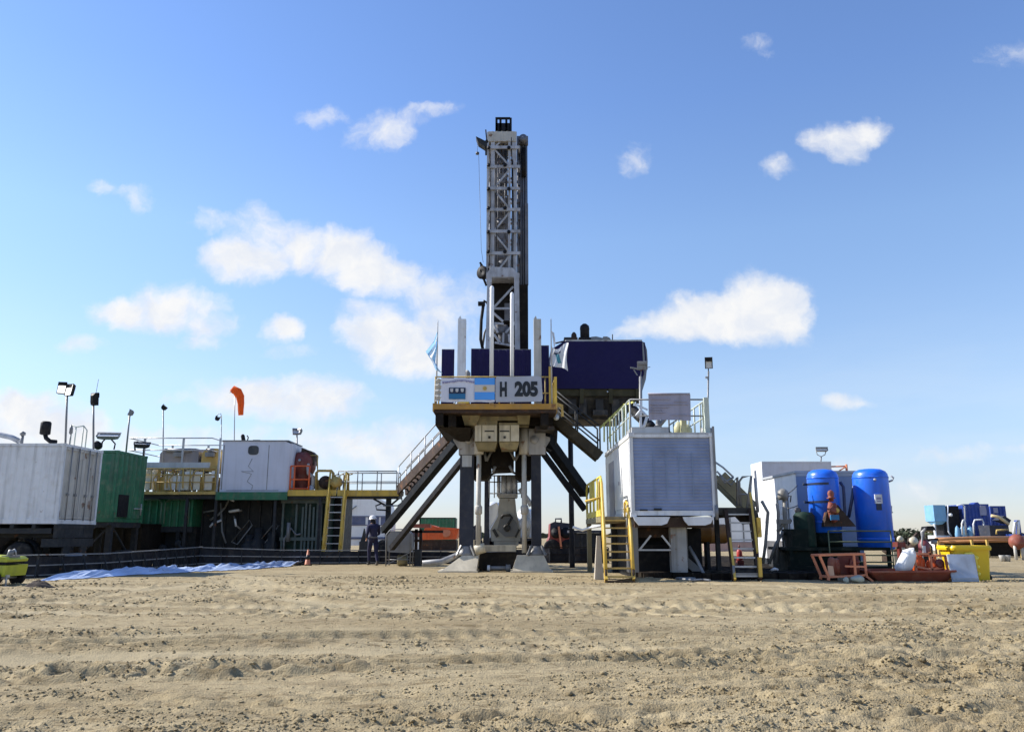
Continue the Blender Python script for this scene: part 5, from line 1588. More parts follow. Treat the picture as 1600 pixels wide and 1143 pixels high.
for k in range(7):
    z = zU + .6 + k * .85; m.lathe([(.0, 0), (.11, .02), (.13, .14), (.0, .16)], (mx(784 + 3 * math.sin(k * 2.3)), YM + .3, z), (0, -1, 0), 12)
for px, r_ in ((773, .02), (781, .03), (786, .045), (792, .025)): m.tube((mx(px), YM + .3, mz(330)), (mx(px), YM + .3, zT - .4), r_, 6)
m.box(mx(781), mx(793), YM + .6, YM + .9, mz(292), zT - .42); m.box(mx(779), mx(792), YM + .25, YM + .45, mz(276), mz(266)); m.box(mx(776), mx(790), YM + .25, YM + .45, mz(345), mz(338))
part('cable_tray', m, mast_mid, mast)
m = MB()
for px, a, b_ in ((765, 240, 425), (775, 300, 430), (799, 215, 420), (801, 250, 430)):
    m.path([(mx(px), YM - .02, mz(a)), (mx(px + 1.2), YM - .03, mz((a + b_) / 2)), (mx(px - .4), YM - .02, mz(b_))], .018, 5)
part('cable', m, black_m, mast)
levels = [206, 231, 261, 295, 328, 362, 396, 432]
m = MB()
for i, (a, b_) in enumerate(zip(levels, levels[1:])):
    za_, zb_ = mz(a), mz(b_)
    q = (mx(772), mx(797)) if i % 2 else (mx(797), mx(772))
    m.bar((q[0], YM + .05, za_ - .05), (q[1], YM + .05, zb_ + .05), .06, .06)
    m.bar((mx(764), YM + 1.25, za_), (mx(803), YM + 1.25, zb_), .07, .07)
    for px in (764, 806): m.bar((mx(px), YM + .1 if i % 2 else YM + 1.3, za_), (mx(px), YM + 1.3 if i % 2 else YM + .1, zb_), .06, .06)
part('diagonal', m, mast_grey, mast)
m = MB()
for a in levels[1:-1]:
    z = mz(a); m.box(mx(760), mx(813), YM - .06, YM - .005, z - .06, z + .06)
    m.box(mx(760), mx(760) + .06, YM, YM + 1.4, z - .05, z + .05); m.box(mx(813) - .06, mx(813), YM, YM + 1.4, z - .05, z + .05); m.box(mx(760), mx(813), YM + 1.35, YM + 1.41, z - .05, z + .05)
part('girt', m, mast_grey, mast)
m = MB()
for i, a in enumerate(levels[1:-1]):
    z = mz(a)
    for px in (763, 795 - (i % 2) * 6): m.lathe([(.0, 0), (.07, .01), (.07, .06), (.0, .07)], (mx(px), YM - .06, z - .04 + .08 * (i % 2)), (0, -1, 0), 8)
part('lug', m, black_m, mast)
# crown head
m = MB(); m.box(mx(762), mx(807), YM - .03, YM + 1.3, zT - .42, zT)
for px in (768, 775, 783, 791, 800): m.box(mx(px), mx(px) + .05, YM - .06, YM - .031, zT - .42, zT)
crown = part('crown_frame', m, white_old, mast)
m = MB(); z0, z1 = zT + .001, mz(178)
m.box(mx(773), mx(797), YM + .3, YM + 1.0, z0, z0 + (z1 - z0) * .70)
for px in (773, 779.5, 789, 796): m.box(mx(px), mx(px) + .09, YM + .3, YM + .38, z0, z1); m.box(mx(px), mx(px) + .09, YM + .92, YM + 1.0, z0, z1)
m.box(mx(773), mx(797.3), YM + .29, YM + .37, z1 - .05, z1 + .02); m.box(mx(773), mx(797.3), YM + .93, YM + 1.01, z1 - .05, z1 + .02)
for k in range(4): m.lathe([(.34, 0), (.36, .02), (.32, .05), (.36, .08), (.34, .1)], (mx(776 + k * 5), YM + .65, z0 + .3), (1, 0, 0), 22)
part('crown_block', m, black_m, crown)
m = MB()       # right hand guide column with racked drill string
m.box(mx(808), mx(825), YM + .55, YM + .62, zL, zT - .05)
part('racking_panel', m, M('black_blue_steel', (.028, .030, .045), .55, var=.4, streak=.4), mast)
m = MB()
for px in (810, 814, 818, 822): m.tube((mx(px), YM + .45, zL + .05), (mx(px), YM + .45, zT - .15 - .1 * (px % 3)), .045, 8)
m.box(mx(820.5), mx(825.5), YM + .3, YM + .5, zU - .2, zT - 2.9); m.box(mx(808), mx(826), YM + .3, YM + .5, zT - .35, zT - .02)
m.lathe([(.0, 0), (.16, .02), (.16, .2), (.0, .22)], (mx(818), YM + .3, zT - .2), (0, -1, 0), 14)
for k in range(12):
    z = zL + 3.0 + k * .72; m.box(mx(809), mx(812), YM + .32, YM + .44, z, z + .34)
part('drill_pipe', m, mast_mid, mast)
m = MB()
for px in (817.5, 820.5): m.tube((mx(px), YM + .36, mz(270)), (mx(px), YM + .36, zT - .5), .055, 8)
part('hose', m, black_m, mast)
# lower section
m = MB()
for px0, px1, w_ in ((765, 760, .17), (807, 810, .19)):
    m.bar((mx(px0, 10), YM - .05, zU + .1), (mx(px1, 7), YM - .05, zL), w_, w_); m.bar((mx(px0, 10), YM + 1.5, zU + .1), (mx(px1, 7), YM + 1.5, zL), w_, w_)
m.box(mx(761, 10), mx(812, 10), YM - .12, YM + 1.58, zU - .08, zU + .10)
m.prism([(mx(760, 10), zU - .35), (mx(760, 10), zU + .08), (mx(768, 10), zU + .35), (mx(801, 10), zU + .3), (mx(809, 10), zU + .08), (mx(812, 10), zU - .3), (mx(806, 10), zU - .05), (mx(767, 10), zU - .05)], YM - .14, YM - .121)
part('lower_chord', m, mast_grey, mast)
m = MB()
for a, b_, c_, d_ in ((802, 448, 772, 480), (770, 482, 800, 482), (770, 488, 786, 502), (772, 505, 787, 506), (772, 522, 782, 536), (787, 520, 786, 535), (795, 522, 796, 535), (772, 506, 778, 520), (808, 500, 790, 520), (773, 535, 806, 541)):
    m.bar(Wp(a, b_, YM + .02), Wp(c_, d_, YM + .02), .075, .075)
part('diagonal', m, mast_grey, mast)
m = MB(); m.box(mx(768, 8), mx(806, 8), YM + .9, YM + 1.0, zL, zU - .1); m.box(mx(809, 8), mx(826, 8), YM + .3, YM + 1.7, zL + .003, zL + 2.6); m.box(mx(768, 8), mx(806, 8), YM + .55, YM + .6, zL + .003, zU - .1)
m.box(mx(809, 9), mx(825.5, 9), YM + .24, YM + .30, zL + .003, zU - .25)
part('dark_interior', m, black_steel, mast)
m = MB()
for k in range(5): m.tube((mx(774 + k * 7, 8), YM + .7, zL + .1), (mx(775 + k * 6.4, 9), YM + .7, zU - .1), .04, 6)
m.lathe([(.0, 0), (.2, .02), (.22, .1), (.22, .3), (.0, .32)], (mx(780, 9), YM + .4, mz(511)), (0, -1, 0), 18); m.lathe([(.0, 0), (.22, .05), (.25, .6), (.12, .8), (.0, .82)], (mx(788, 9), YM + .5, mz(535)), n=18)
m.box(mx(788, 9), mx(803, 9), YM + .3, YM + .8, mz(497), mz(470))
part('travelling_block', m, mast_mid, mast)
m = MB(); a = Wp(755, 478, YM); m.path([Wp(762, 474, YM), Wp(757, 470, YM), a, Wp(752, 500, YM), Wp(751, 530, YM), Wp(755, 548, YM)], .06, 8); m.box(Wp(747, 475, YM).x, Wp(758, 475, YM).x, YM - .1, YM + .1, mz(477), mz(472))
part('mud_hose', m, black_m, mast)
m = MB()
m.path([Wp(753, 548, YM + .3), Wp(757, 520, YM + .3), Wp(760, 512, YM + .3), Wp(762, 525, YM + .3), Wp(760, 545, YM + .3)], .045, 8)
part('hose', m, steel_grey, mast)
m = MB(); q = [(744, 214), (758, 221), (761, 205), (758, 200), (763, 222), (762, 234), (758, 243), (759, 232), (746, 221)]
m.prism([(Wp(a, b_, YM).x, Wp(a, b_, YM).z) for a, b_ in ((743.5, 213), (750, 216), (758, 220), (761, 216), (763, 222), (758, 229), (747, 222))], YM + .0, YM + .4)
m.bar(Wp(760, 226, YM + .2), Wp(760, 242, YM + .2), .1, .1); m.bar(Wp(761, 224, YM + .2), Wp(759, 203, YM + .2), .05, .05); m.bar(Wp(762, 212, YM + .2), Wp(768, 212, YM + .2), .1, .1)
part('sheave_arm', m, steel_dark, mast)
m = MB(); m.tube(Wp(746, 220, YM + .2), Wp(746, 240, YM + .2), .009, 4); m.lathe([(.0, 0), (.07, .02), (.07, .1), (.0, .13)], Wp(746, 242, YM + .2), n=8); m.path([Wp(748, 243, YM + .2), Wp(752, 390, YM + .2), Wp(755, 410, YM + .2)], .010, 4)
part('tugger_line', m, cable_m, mast)
m = MB(); m.lathe([(.0, -.05), (.10, -.06), (.26, -.08), (.24, -.03), (.24, .03), (.26, .08), (.10, .06), (.0, .05)], Wp(755, 426, YM + .2), (.75, 1, .1), 20); m.bar(Wp(750, 410, YM + .2), Wp(762, 428, YM + .2), .07, .07); m.bar(Wp(756, 436, YM + .2), Wp(760, 446, YM + .2), .1, .08); m.bar(Wp(751, 411, YM + .2), Wp(751, 424, YM + .2), .04, .04)
part('sheave', m, black_m, mast)

# ------------------------------------------------------------------ navy engine house on the rig floor
YD = 28.0
zdt, zdb = Zp(533, YD), Zp(607, YD)
def dx(px, z=7.2): return Xp(px, YD, z)
root = thing('engine_house', 'large navy box house with a chamfered end and exhausts on its roof', 'engine house', (dx(940), YD + 1.4, zdb))
m = MB(); m.prism([(dx(861), zdb), (dx(997), zdb), (dx(1005), zdb + .55), (dx(1010), zdb + 1.0), (dx(1009), zdt - .05), (dx(1004), zdt), (dx(882), zdt), (dx(861), zdt - .30)], YD, YD + 2.8)
part('wall', m, navy, root)
m = MB(); m.prism([(dx(1004.4), zdt - .04), (dx(1006.5), zdt - .04), (dx(1008), zdb + 1.0), (dx(1005), zdb + .6), (dx(1004.5), zdb + 1.3)], YD - .02, YD - .001)
m.prism([(dx(1009.5), zdt - .06), (dx(1012.5), zdt - .3), (dx(1013), zdb + 1.0), (dx(1009), zdb + .35), (dx(1000), zdb - .25), (dx(997.5), zdb - .02), (dx(1005.6), zdb + .5), (dx(1010.5), zdb + 1.0)], YD + .1, YD + 2.6)
part('end_trim', m, steel_grey, root)
m = MB(); m.box(dx(884), dx(1005), YD + .05, YD + 2.75, zdt + .001, zdt + .07); part('roof', m, white_old, root)
m = MB()
m.box(dx(864), dx(998), YD + .05, YD + 2.7, Zp(618, YD), zdb - .003)
for px in (866, 905, 950, 992): m.box(dx(px), dx(px) + .14, YD - .03, YD + .049, Zp(630, YD), zdb - .003)
part('base_frame', m, M('dark_olive_paint', (.055, .048, .022), .6, var=.4, dust=.05, spec=.2), root)
m = MB(); m.frustum(dx(880), dx(975), YD + .5, YD + 2.4, Zp(652, YD), dx(866), dx(998), YD + .2, YD + 2.6, Zp(618.2, YD))
for px in (888, 904, 930, 955): m.box(dx(px), dx(px + 12), YD + .15, YD + .5, Zp(645, YD), Zp(622, YD))
m.box(dx(925), dx(948), YD + .0, YD + .4, Zp(648, YD), Zp(640, YD))
part('underframe', m, M('oily_dark_steel', (.022, .019, .017), .6, var=.4, rust=.12), root)
m = MB(); m.lathe([(.0, 0), (.03, .01), (.03, .04), (.0, .05)], Wp(949, 612, YD - .03), (0, -1, 0), 8); part('lamp', m, lamp_glass, root)
for px, w_, pt, mt in ((914, .17, 508, black_m), (897, .10, 521, brown), (886.5, .09, 530, steel_dark)):
    m = MB(); z1 = Zp(pt, YD + .6); x = Xp(px, YD + .6, 8)
    m.lathe([(w_, 0), (w_, z1 - zdt - .25), (w_ * 1.05, z1 - zdt - .2), (w_ * .95, z1 - zdt - .08), (w_ * .4, z1 - zdt)], (x, YD + .6, zdt + .05), n=14); m.box(x - w_ * 1.4, x + w_ * 1.2, YD + .4, YD + .8, zdt + .04, zdt + .25)
    part('exhaust', m, mt, root)
m = MB(); zz0 = zdt + .07
m.prism([(dx(923, 8), zz0), (dx(926, 8), zz0 + .22), (dx(934, 8), Zp(520, YD)), (dx(944, 8), zz0 + .18), (dx(953, 8), zz0)], YD + .5, YD + 1.6)
m.prism([(dx(940, 8), zz0), (dx(944, 8), zz0 + .16), (dx(950, 8), zz0 + .16), (dx(958, 8), zz0)], YD + .2, YD + .45)
part('roof_cowl', m, steel_grey, root)
m = MB(); m.path([Wp(950, 528, YD + .6), Wp(955, 534, YD + .5), Wp(961, 537, YD + .4)], .05, 6); m.tube(Wp(957, 535, YD + .6), Wp(957, 522, YD + .6), .02, 5); m.tube(Wp(962, 533, YD + .6), Wp(955, 532, YD + .6), .04, 5)
m.tube(Wp(868, 536, YD + .3), Wp(890, 531, YD + .3), .03, 6)
part('pipe', m, steel_dark, root)

# ------------------------------------------------------------------ RIGHT: white container on legs
YR = 22.7
rx0, rx1 = Xp(985, YR, 2.8), Xp(1118, YR, 2.6)
rz0, rz1 = Zp(806, YR), Zp(677, YR)
YR2 = YR + 6.06
root = thing('skid_container', 'white container on tall legs, its grey blue ribbed end facing the camera', 'container', ((rx0 + rx1) / 2, YR + 3, rz0))
m = MB(); m.box(rx0 + .02, rx1 - .02, YR + .06, YR2, rz0 + .05, rz1 - .04); part('wall', m, white_clean, root)
m = MB()
for i, (ya, yb) in enumerate(((.25, 1.5), (1.55, 2.9), (2.95, 5.9))):
    m.box(rx0 - .005, rx0 + .018, YR + ya, YR + yb, rz0 + .25, rz1 - .2)
part('side_panel', m, white_clean, root)
m = MB(); m.box(rx0 - .02, rx0 + .015, YR + 3.6, YR + 4.9, rz0 + .06, rz1 - .45); m.box(rx0 - .022, rx0 + .012, YR + 2.35, YR + 2.45, rz0 + 1.0, rz0 + 1.1)
part('door', m, M('grey_lilac_paint', (.36, .35, .40), .5, var=.1, streak=.3), root)
m = MB(); zz0, zz1 = rz0 + .16, rz1 - .12; k = 22
for i in range(k):
    z = zz0 + (zz1 - zz0) * i / k; h = (zz1 - zz0) / k
    m.add([(rx0 + .11, YR + .05, z), (rx1 - .11, YR + .05, z), (rx1 - .11, YR + .034, z + h * .35), (rx0 + .11, YR + .034, z + h * .35), (rx1 - .11, YR + .034, z + h * .65), (rx0 + .11, YR + .034, z + h * .65), (rx1 - .11, YR + .05, z + h), (rx0 + .11, YR + .05, z + h)], [(0, 1, 2, 3), (3, 2, 4, 5), (5, 4, 6, 7)])
part('shutter', m, slate, root)
m = MB()
for px in (1022, 1042, 1062, 1083): m.box(Xp(px, YR, 2.8) - .012, Xp(px, YR, 2.8) + .012, YR + .022, YR + .033, zz0 + .3, zz1 - .4)
part('seam', m, lightblue, root)
m = MB()
for x in (rx0, rx1 - .1): m.box(x, x + .1, YR - .01, YR + .1, rz0 + .1, rz1 - .08)
m.box(rx0 + .101, rx1 - .101, YR - .005, YR + .09, rz1 - .11, rz1 - .01); m.box(rx0 + .101, rx1 - .101, YR - .005, YR + .09, rz0 + .02, rz0 + .15)
for x in (rx0 - .02, rx1 - .14):
    for z in (rz0 - .02, rz1 - .1): m.box(x, x + .16, YR - .03, YR + .13, z, z + .11)
m.box(rx0 - .012, rx0 + .06, YR + .1, YR2, rz1 - .1, rz1 - .0); m.box(rx0 - .012, rx0 + .06, YR + .1, YR2, rz0 - .0, rz0 + .13)
part('frame', m, white, root)
m = MB(); m.box(rx0 - .01, rx1 + .01, YR - .01, YR2 + .01, rz1 + .001, rz1 + .03); m.box(rx0 + .1, rx0 + 1.15, YR + .1, YR + 1.3, rz1 + .03, rz1 + .2)
part('roof', m, galv, root)
m = MB(); m.box(rx1 - .03, rx1 + .03, YR - .06, YR - .031, rz0 + .1, rz1 + .2); m.tube((rx1 - .02, YR - .05, rz0 - .1), (rx1 - .02, YR - .05, rz0 + .3), .05, 8)
part('cable_duct', m, steel_grey, root)
m = MB()
for a, b_ in ((989, 1046), (1066, 1114)):
    m.prism([(Xp(a, YR, 1.7), rz0 - .02), (Xp(b_, YR, 1.7), rz0 - .02), (Xp(b_ - 5, YR, 1.7), rz0 - .20), (Xp(b_ - 14, YR, 1.7), rz0 - .25), (Xp(a + 8, YR, 1.7), rz0 - .25), (Xp(a + 2, YR, 1.7), rz0 - .12)], YR - .10, YR - .02)
part('splash_guard', m, white, root)
m = MB(); m.box(Xp(1000, YR, 1.8), Xp(1012, YR, 1.8), YR - .02, YR + .02, rz0 + .15, rz0 + .19); m.box(Xp(1022, YR, 1.8), Xp(1034, YR, 1.8), YR - .03, YR + .02, rz0 + .16, rz0 + .22)
part('hinge', m, steel_dark, root)

root = thing('support_frame', 'grey steel leg frame with a trapezoid brace under the white container', 'support frame', ((rx0 + rx1) / 2, YR + 1, 0))
def lx(px): return Xp(px, YR + .3, .9)
for px in (989, 1061):
    m = MB(); w_ = .15 if px < 1000 else .22
    m.box(lx(px) - w_, lx(px) + w_, YR + .3, YR + .6, .2, rz0 - .03); part('leg', m, steel_grey if px < 1000 else M('worn_grey_leg', (.30, .30, .29), .6, var=.3, streak=.6, rust=.2), root)
for px in (992, 1062, 1092):
    m = MB(); m.box(lx(px) - .12, lx(px) + .12, YR + 4.6, YR + 4.85, 0, rz0 - .03); part('leg', m, steel_dark, root)
m = MB()
m.box(lx(991), lx(1059), YR + .32, YR + .42, Zp(860, YR + .3) , Zp(857.5, YR + .3))
m.bar((lx(1000), YR + .35, Zp(858, YR)), (lx(1018), YR + .35, Zp(836, YR)), .05, .05); m.bar((lx(1052), YR + .35, Zp(858, YR)), (lx(1035), YR + .35, Zp(836, YR)), .05, .05)
part('brace', m, galv, root)
m = MB(); m.box(rx0 + .1, rx1 - .1, YR + .1, YR + 5.9, rz0 - .3, rz0 - .026); m.box(lx(995), lx(1062), YR + .9, YR + 3.5, Zp(840, YR), rz0 - .31)
part('beam', m, brown, root)
m = MB(); m.box(lx(1000), lx(1056), YR + 1.2, YR + 4, 0, .95); m.box(rx0 + .15, rx1 - .1, YR + 1.6, YR + 5.8, 0.001, rz0 - .32); part('ballast_shade_box', m, black_m, root)  # second box is added to block sun under the container and darken the ground
m = MB(); x = lx(1080); m.box(x - .15, x + .1, YR + 1.2, YR + 1.5, .5, rz0 - .31); m.bar((x - .1, YR + 1.35, .6), (x + .55, YR + 1.35, .05), .2, .22); m.bar((x - .1, YR + 1.35, .9), (x - .35, YR + 1.35, .0), .2, .2)
m.path([(x + .0, YR + .6, .9), (x + .2, YR + .5, .5), (x + .35, YR + .3, .08), (x + .0, YR + .1, .04), (x - .5, YR - .05, .04)], .05, 8)
part('strut', m, steel_grey, root)
root = thing('brown_drum', 'ochre brown drum lying on cradles under the white container on legs', 'drum', (lx(1096), YR + 3, .8))
m = MB(); m.lathe([(.0, 0), (.28, .02), (.30, .06), (.30, .5), (.32, .52), (.30, .54), (.30, 1.0), (.28, 1.04), (.0, 1.06)], (Xp(1083, YR + 3, 1), YR + 3, 1.25), (1, 0, 0), 22); part('drum', m, M('ochre_paint', (.36, .17, .04), .55, var=.2, rust=.15), root)
m = MB(); 
for px in (1088, 1104): m.box(Xp(px, YR + 3, 1) - .05, Xp(px, YR + 3, 1) + .05, YR + 2.8, YR + 3.2, 0, 1.0)
part('cradle', m, steel_dark, root)

# roof railing, sheet, lamp
root = thing('guard_rail', 'pale green guard rail around the roof of the white container on legs', 'railing', ((rx0 + rx1) / 2, YR, rz1 + .03))
m = MB(); rh = Zp(621, YR) - rz1 - .03; za_ = rz1 + .03
rail(m, [(rx0 + .1, YR2 - .1, za_), (rx0 + .1, YR + .35, za_)], rh, .028, .75, posts=root, mat=pale_green)
part('side_rail', m, pale_green, root)
m = MB(); rail(m, [(rx0 + .1, YR + .33, za_), (rx1 - .06, YR + .33, za_)], rh, .024, 1.2, posts=root, mat=steel_grey); part('end_rail', m, steel_grey, root)
m = MB(); rail(m, [(rx1 - .06, YR + .36, za_), (rx1 - .06, YR2 - .1, za_)], rh, .028, .75, posts=root, mat=pale_green); m.box(rx1 - .16, rx1 - .02, YR + .2, YR + .32, za_, za_ + rh + .04); part('side_rail', m, pale_green, root)
m = MB(); x = rx1 - .09; m.box(x - .09, x + .09, YR + .4, YR + .43, za_ + .05, za_ + .9); part('mesh_plate', m, pale_green, root)
m = MB(); 
m.bar(Wp(938, 668, 27.0), Wp(975, 632, 27.0), .06, .06); m.bar(Wp(975, 632, 27.0), Wp(990, 628, 26.0), .06, .06); m.bar(Wp(944, 690, 27.0), Wp(944, 660, 27.0), .05, .05)
for a, b_ in ((953, 690), (962, 690), (975, 680), (984, 680)): m.bar(Wp(a, b_, 26.6), Wp(a, 632 + (975 - a) * .9 if a < 975 else 632, 26.6), .05, .05)
part('stair_rail', m, M('yellow_green_paint', (.50, .50, .14), .5, var=.2), root)
zm = rz1 + .03
m = MB(); x0, x1 = Xp(1014, YR + .2, 4.5), Xp(1080, YR + .2, 4.5)
m.grid(lambda u_, v_: (x0 + (x1 - x0) * u_ + .02 * v_, YR + .26 + .015 * math.sin(u_ * 6), Zp(656, YR + .2) + (Zp(614.5, YR + .2) - Zp(656, YR + .2)) * v_ + .015 * math.sin(u_ * 4)), 20, 6)
m.tube((x0, YR + .24, Zp(614.5, YR + .2)), (x1, YR + .24, Zp(614.5, YR + .2)), .025, 8)
for k, (a, b_) in enumerate(((.08, .52), (.62, .92), (.02, .95), (.1, .5), (.05, .35), (.0, .4), (.55, .98))):
    z = Zp(622 + k * 4.2, YR + .2); m.box(x0 + (x1 - x0) * a, x0 + (x1 - x0) * b_, YR + .225, YR + .24, z - .02, z)
solo('tied_sheet', m, board_m, 'mauve grey ribbed sheet tied to the roof rail of the white container', 'sheet', ((x0 + x1) / 2, YR + .26, Zp(656, YR)))
f0 = Vector((rx1 - .04, YR + .5, zm)); fl = floodlight('tall thin pole with one dark framed lamp above the tied mauve sheet', f0, Wp(1107, 580, YR + .5), [(Wp(1107, 567, YR + .4), .2, .34, R(8), R(-10))], pole_r=.026)
m = MB(); m.box(Wp(1102, 590, YR + .5).x, Wp(1107, 590, YR + .5).x, YR + .48, YR + .52, Zp(591, YR + .5), Zp(588, YR + .5)); part('bracket', m, galv, fl)
p0 = Wp(1000, 660, YR + 3.2); p0.z = zm
root = floodlight('square grey lamp on a white post in front of the navy engine house', p0, Wp(1001, 588, YR + 3.2), [(Wp(1003, 571, YR + 3.2), .32, .28, R(10), 0)], body=steel_grey, face=steel_grey, pole_r=.055)
m = MB(); m.bar(Wp(1001, 577, YR + 3.3), Wp(985, 574, YR + 3.3), .06, .05); m.bar(Wp(990, 577, YR + 3.3), Wp(996, 586, YR + 3.3), .03, .03); m.bar(Wp(1001, 576, YR + 3.3), Wp(1016, 573, YR + 3.3), .02, .02); part('arm', m, steel_grey, root)
root = thing('roof_machine', 'pale valves and hoses on the roof of the white container under the tied sheet', 'machine', (Xp(1055, YR + 1.5, 4), YR + 1.5, zm))
m = MB()
for px, r_, h in ((1062, .16, .5), (1072, .2, .42), (1040, .22, .25)): m.lathe([(r_, 0), (r_, h * .7), (r_ * .5, h), (0, h)], (Xp(px, YR + 1.5, 4), YR + 1.5, zm), n=16)
m.box(Xp(1066, YR + 1, 4), Xp(1074, YR + 1, 4), YR + 1, YR + 1.2, zm, zm + .62)
part('valve', m, M('pale_yellow_paint', (.55, .53, .30), .5, var=.2, streak=.3), root)
m = MB(); m.lathe([(.0, 0), (.12, .01), (.12, .34), (.0, .36)], (Xp(1096, YR + .8, 4), YR + .8, zm + .12), (1, 0, 0), 14); m.path([Wp(1024, 668, YR + 1.2), Wp(1032, 662, YR + 1.2), Wp(1038, 655, YR + 1.2), Wp(1036, 648, YR + 1.2), Wp(1028, 648, YR + 1.2), Wp(1028, 660, YR + 1.2), Wp(1034, 676, YR + 1.2)], .07, 10)
part('motor', m, steel_grey, root)
m = MB(); m.path([Wp(990, 640, YR + 4), Wp(996, 648, YR + 3.5), Wp(1005, 656, YR + 3), Wp(1015, 664, YR + 2.4), Wp(1020, 670, YR + 2.2)], .16, 12)
part('hose', m, black_m, root)
m = MB(); m.path([Wp(994, 650, YR + 1.8), Wp(1001, 640, YR + 1.8), Wp(1011, 650, YR + 1.8), Wp(1007, 664, YR + 1.8), Wp(998, 672, YR + 1.8)], .05, 8); m.bar(Wp(1001, 625, YR + 1.8), Wp(1001, 676, YR + 1.8), .07, .07); m.bar(Wp(990, 630, YR + 1.8), Wp(1012, 640, YR + 1.8), .05, .05)
part('pipe', m, white, root)
# platform with yellow rail on its left side, stairs left and right
zlp = Zp(808, 24.5)
root = thing('side_platform', 'narrow dark platform with a yellow rail along the sunlit side of the white container', 'platform', (Xp(925, 25, 1.6), 25, zlp))
m = MB(); m.box(Xp(938, 23.4, 1.7), rx0 - .05, 23.3, 28, zlp - .16, zlp); m.box(Xp(938, 23.4, 1.7) , Xp(938, 23.4, 1.7) + .15, 27.6, 27.8, 0, zlp - .161)
part('deck_plate', m, olive, root)
m = MB(); xx = Xp(938, 23.4, 1.7) + .04
m.path([(xx, 23.35, zlp), (xx, 23.35, zlp + 1.05), (xx, 23.5, zlp + 1.15), (xx, 27.6, zlp + 1.15), (xx, 27.9, zlp + 1.0), (xx, 27.9, zlp)], .035, 8); m.tube((xx, 23.35, zlp + .55), (xx, 27.9, zlp + .55), .03, 8)
for y in (24.5, 25.6, 26.7): m.tube((xx, y, zlp), (xx, y, zlp + 1.15), .03, 8)
m.box(xx - .02, xx + .02, 25.4, 26.6, zlp + .55, zlp + 1.15); m.box(xx - .03, xx + .03, 23.4, 27.9, zlp + .02, zlp + .2)
part('rail', m, M('bright_yellow_paint', (.62, .52, .06), .5, var=.2, streak=.25, rust=.08), root)
m = MB(); m.path([Wp(895, 823, 25), Wp(910, 828, 25), Wp(925, 823, 24.6), Wp(940, 821, 24)], .04, 8); part('hose', m, white, root)
m = MB(); x = Xp(938, 23, .4); m.frustum(x - .14, x + .1, 23.2, 23.5, 0, x - .05, x + .05, 23.3, 23.4, 1.2); part('prop', m, concrete, root)

YS1 = 22.0
stl = Vector((Xp(947, YS1, .1), YS1, .02)); wv = Vector((Xp(990, YS1, .1) - Xp(947, YS1, .1), 0, 0)); sth = Vector((Xp(941, YS1 + 1.3, zlp), YS1 + 1.3, zlp))
st = stair('yellow stair with open treads and tall handrails beside the yellow railed platform', stl, sth, wv, 8, yellow, mustard, sw=.08, sh=.2, tread_d=.2)
m = MB()
for s in (0, 1):
    q0, q1 = stl + wv * s, sth + wv * s
    up = Vector((0, 0, 1)); off = Vector((-.02, 0, 0))
    m.path([q0 + up * .3, q0.lerp(q1, .35) + up * .7, q1 + up * (.95 if s == 0 else .35), q1 + up * (1.06 if s == 0 else .45) + Vector((0, .2, 0)), q1 + up * (1.0 if s == 0 else .4) + Vector((0, .5, 0)), q1 + Vector((0, .5, 0))], .045, 8)
m.tube(sth + Vector((0, 0, .55)), sth + Vector((-.45, .3, .45)), .03, 6)
part('handrail', m, yellow, st)
m = MB(); m.box(stl.x - .02, stl.x + wv.x + .02, YS1 - .12, YS1 + .1, 0, .03); m.tube((stl.x, YS1, 0), (stl.x, YS1, .35), .03, 6); m.tube((stl.x + wv.x, YS1, 0), (stl.x + wv.x, YS1, .35), .03, 6)
part('foot_frame', m, brown, st)
YS2 = 22.2
zq = Zp(797, 23.6)
stl = Vector((Xp(1147, YS2, .1), YS2, .02)); wv = Vector((Xp(1187, YS2, .1) - Xp(1147, YS2, .1), 0, 0)); sth = Vector((Xp(1134, YS2 + 1.3, zq), YS2 + 1.3, zq))
st = stair('stair with yellow and black stringers below the dark landing', stl, sth, wv, 8, brown, galv, sw=.10, sh=.20, tread_d=.24)
m = MB(); q0, q1 = stl + Vector((0, -.08, .02)), sth.lerp(stl, .1) + Vector((0, -.08, .05))
m.bar(q0, q0.lerp(q1, .62), .06, .12); part('stringer_edge', m, yellow, st)
m = MB(); q0, q1 = stl + wv + Vector((0, -.08, 0)), sth + wv
m.bar(q0.lerp(q1, .2) + Vector((0, 0, .35)), q1 + Vector((.05, 0, .5)), .06, .06); m.bar(q0 + Vector((0, 0, .1)), q0 + Vector((0, 0, .62)), .09, .09); m.bar(q0.lerp(q1, .6) + Vector((.16, 0, 0)), q0.lerp(q1, .62) + Vector((.16, 0, .5)), .11, .11)
part('handrail', m, yellow, st)
m = MB(); m.tube(stl, stl + Vector((0, 0, .4)), .035, 6); m.tube(stl + wv, stl + wv + Vector((0, 0, .3)), .035, 6); m.box(stl.x, stl.x + wv.x, YS2 - .03, YS2 + .03, .16, .22); part('foot_frame', m, steel_grey, st)
root = thing('landing', 'dark landing with bent grey handrails between the white container and the white cabin', 'platform', (Xp(1155, 23.8, 2), 24, zq))
m = MB(); m.prism([(Xp(1121, 23.6, 2), zq + .08), (Xp(1121, 23.6, 2), zq - .12), (Xp(1138, 23.6, 2), zq - .2), (Xp(1165, 23.6, 2), zq - .15), (Xp(1176, 23.6, 2), zq - .38), (Xp(1184, 23.6, 2), zq - .36), (Xp(1182, 23.6, 2), zq - .05), (Xp(1172, 23.6, 2), zq + .08)], 23.5, 24.8)
part('deck_plate', m, bop_dark, root)
lo = Vector((Xp(1172, 25, 2), 24.7, zq + .08)); hi = Vector((Xp(1122, 25, 2.9), 24.7, zq + 1.05))
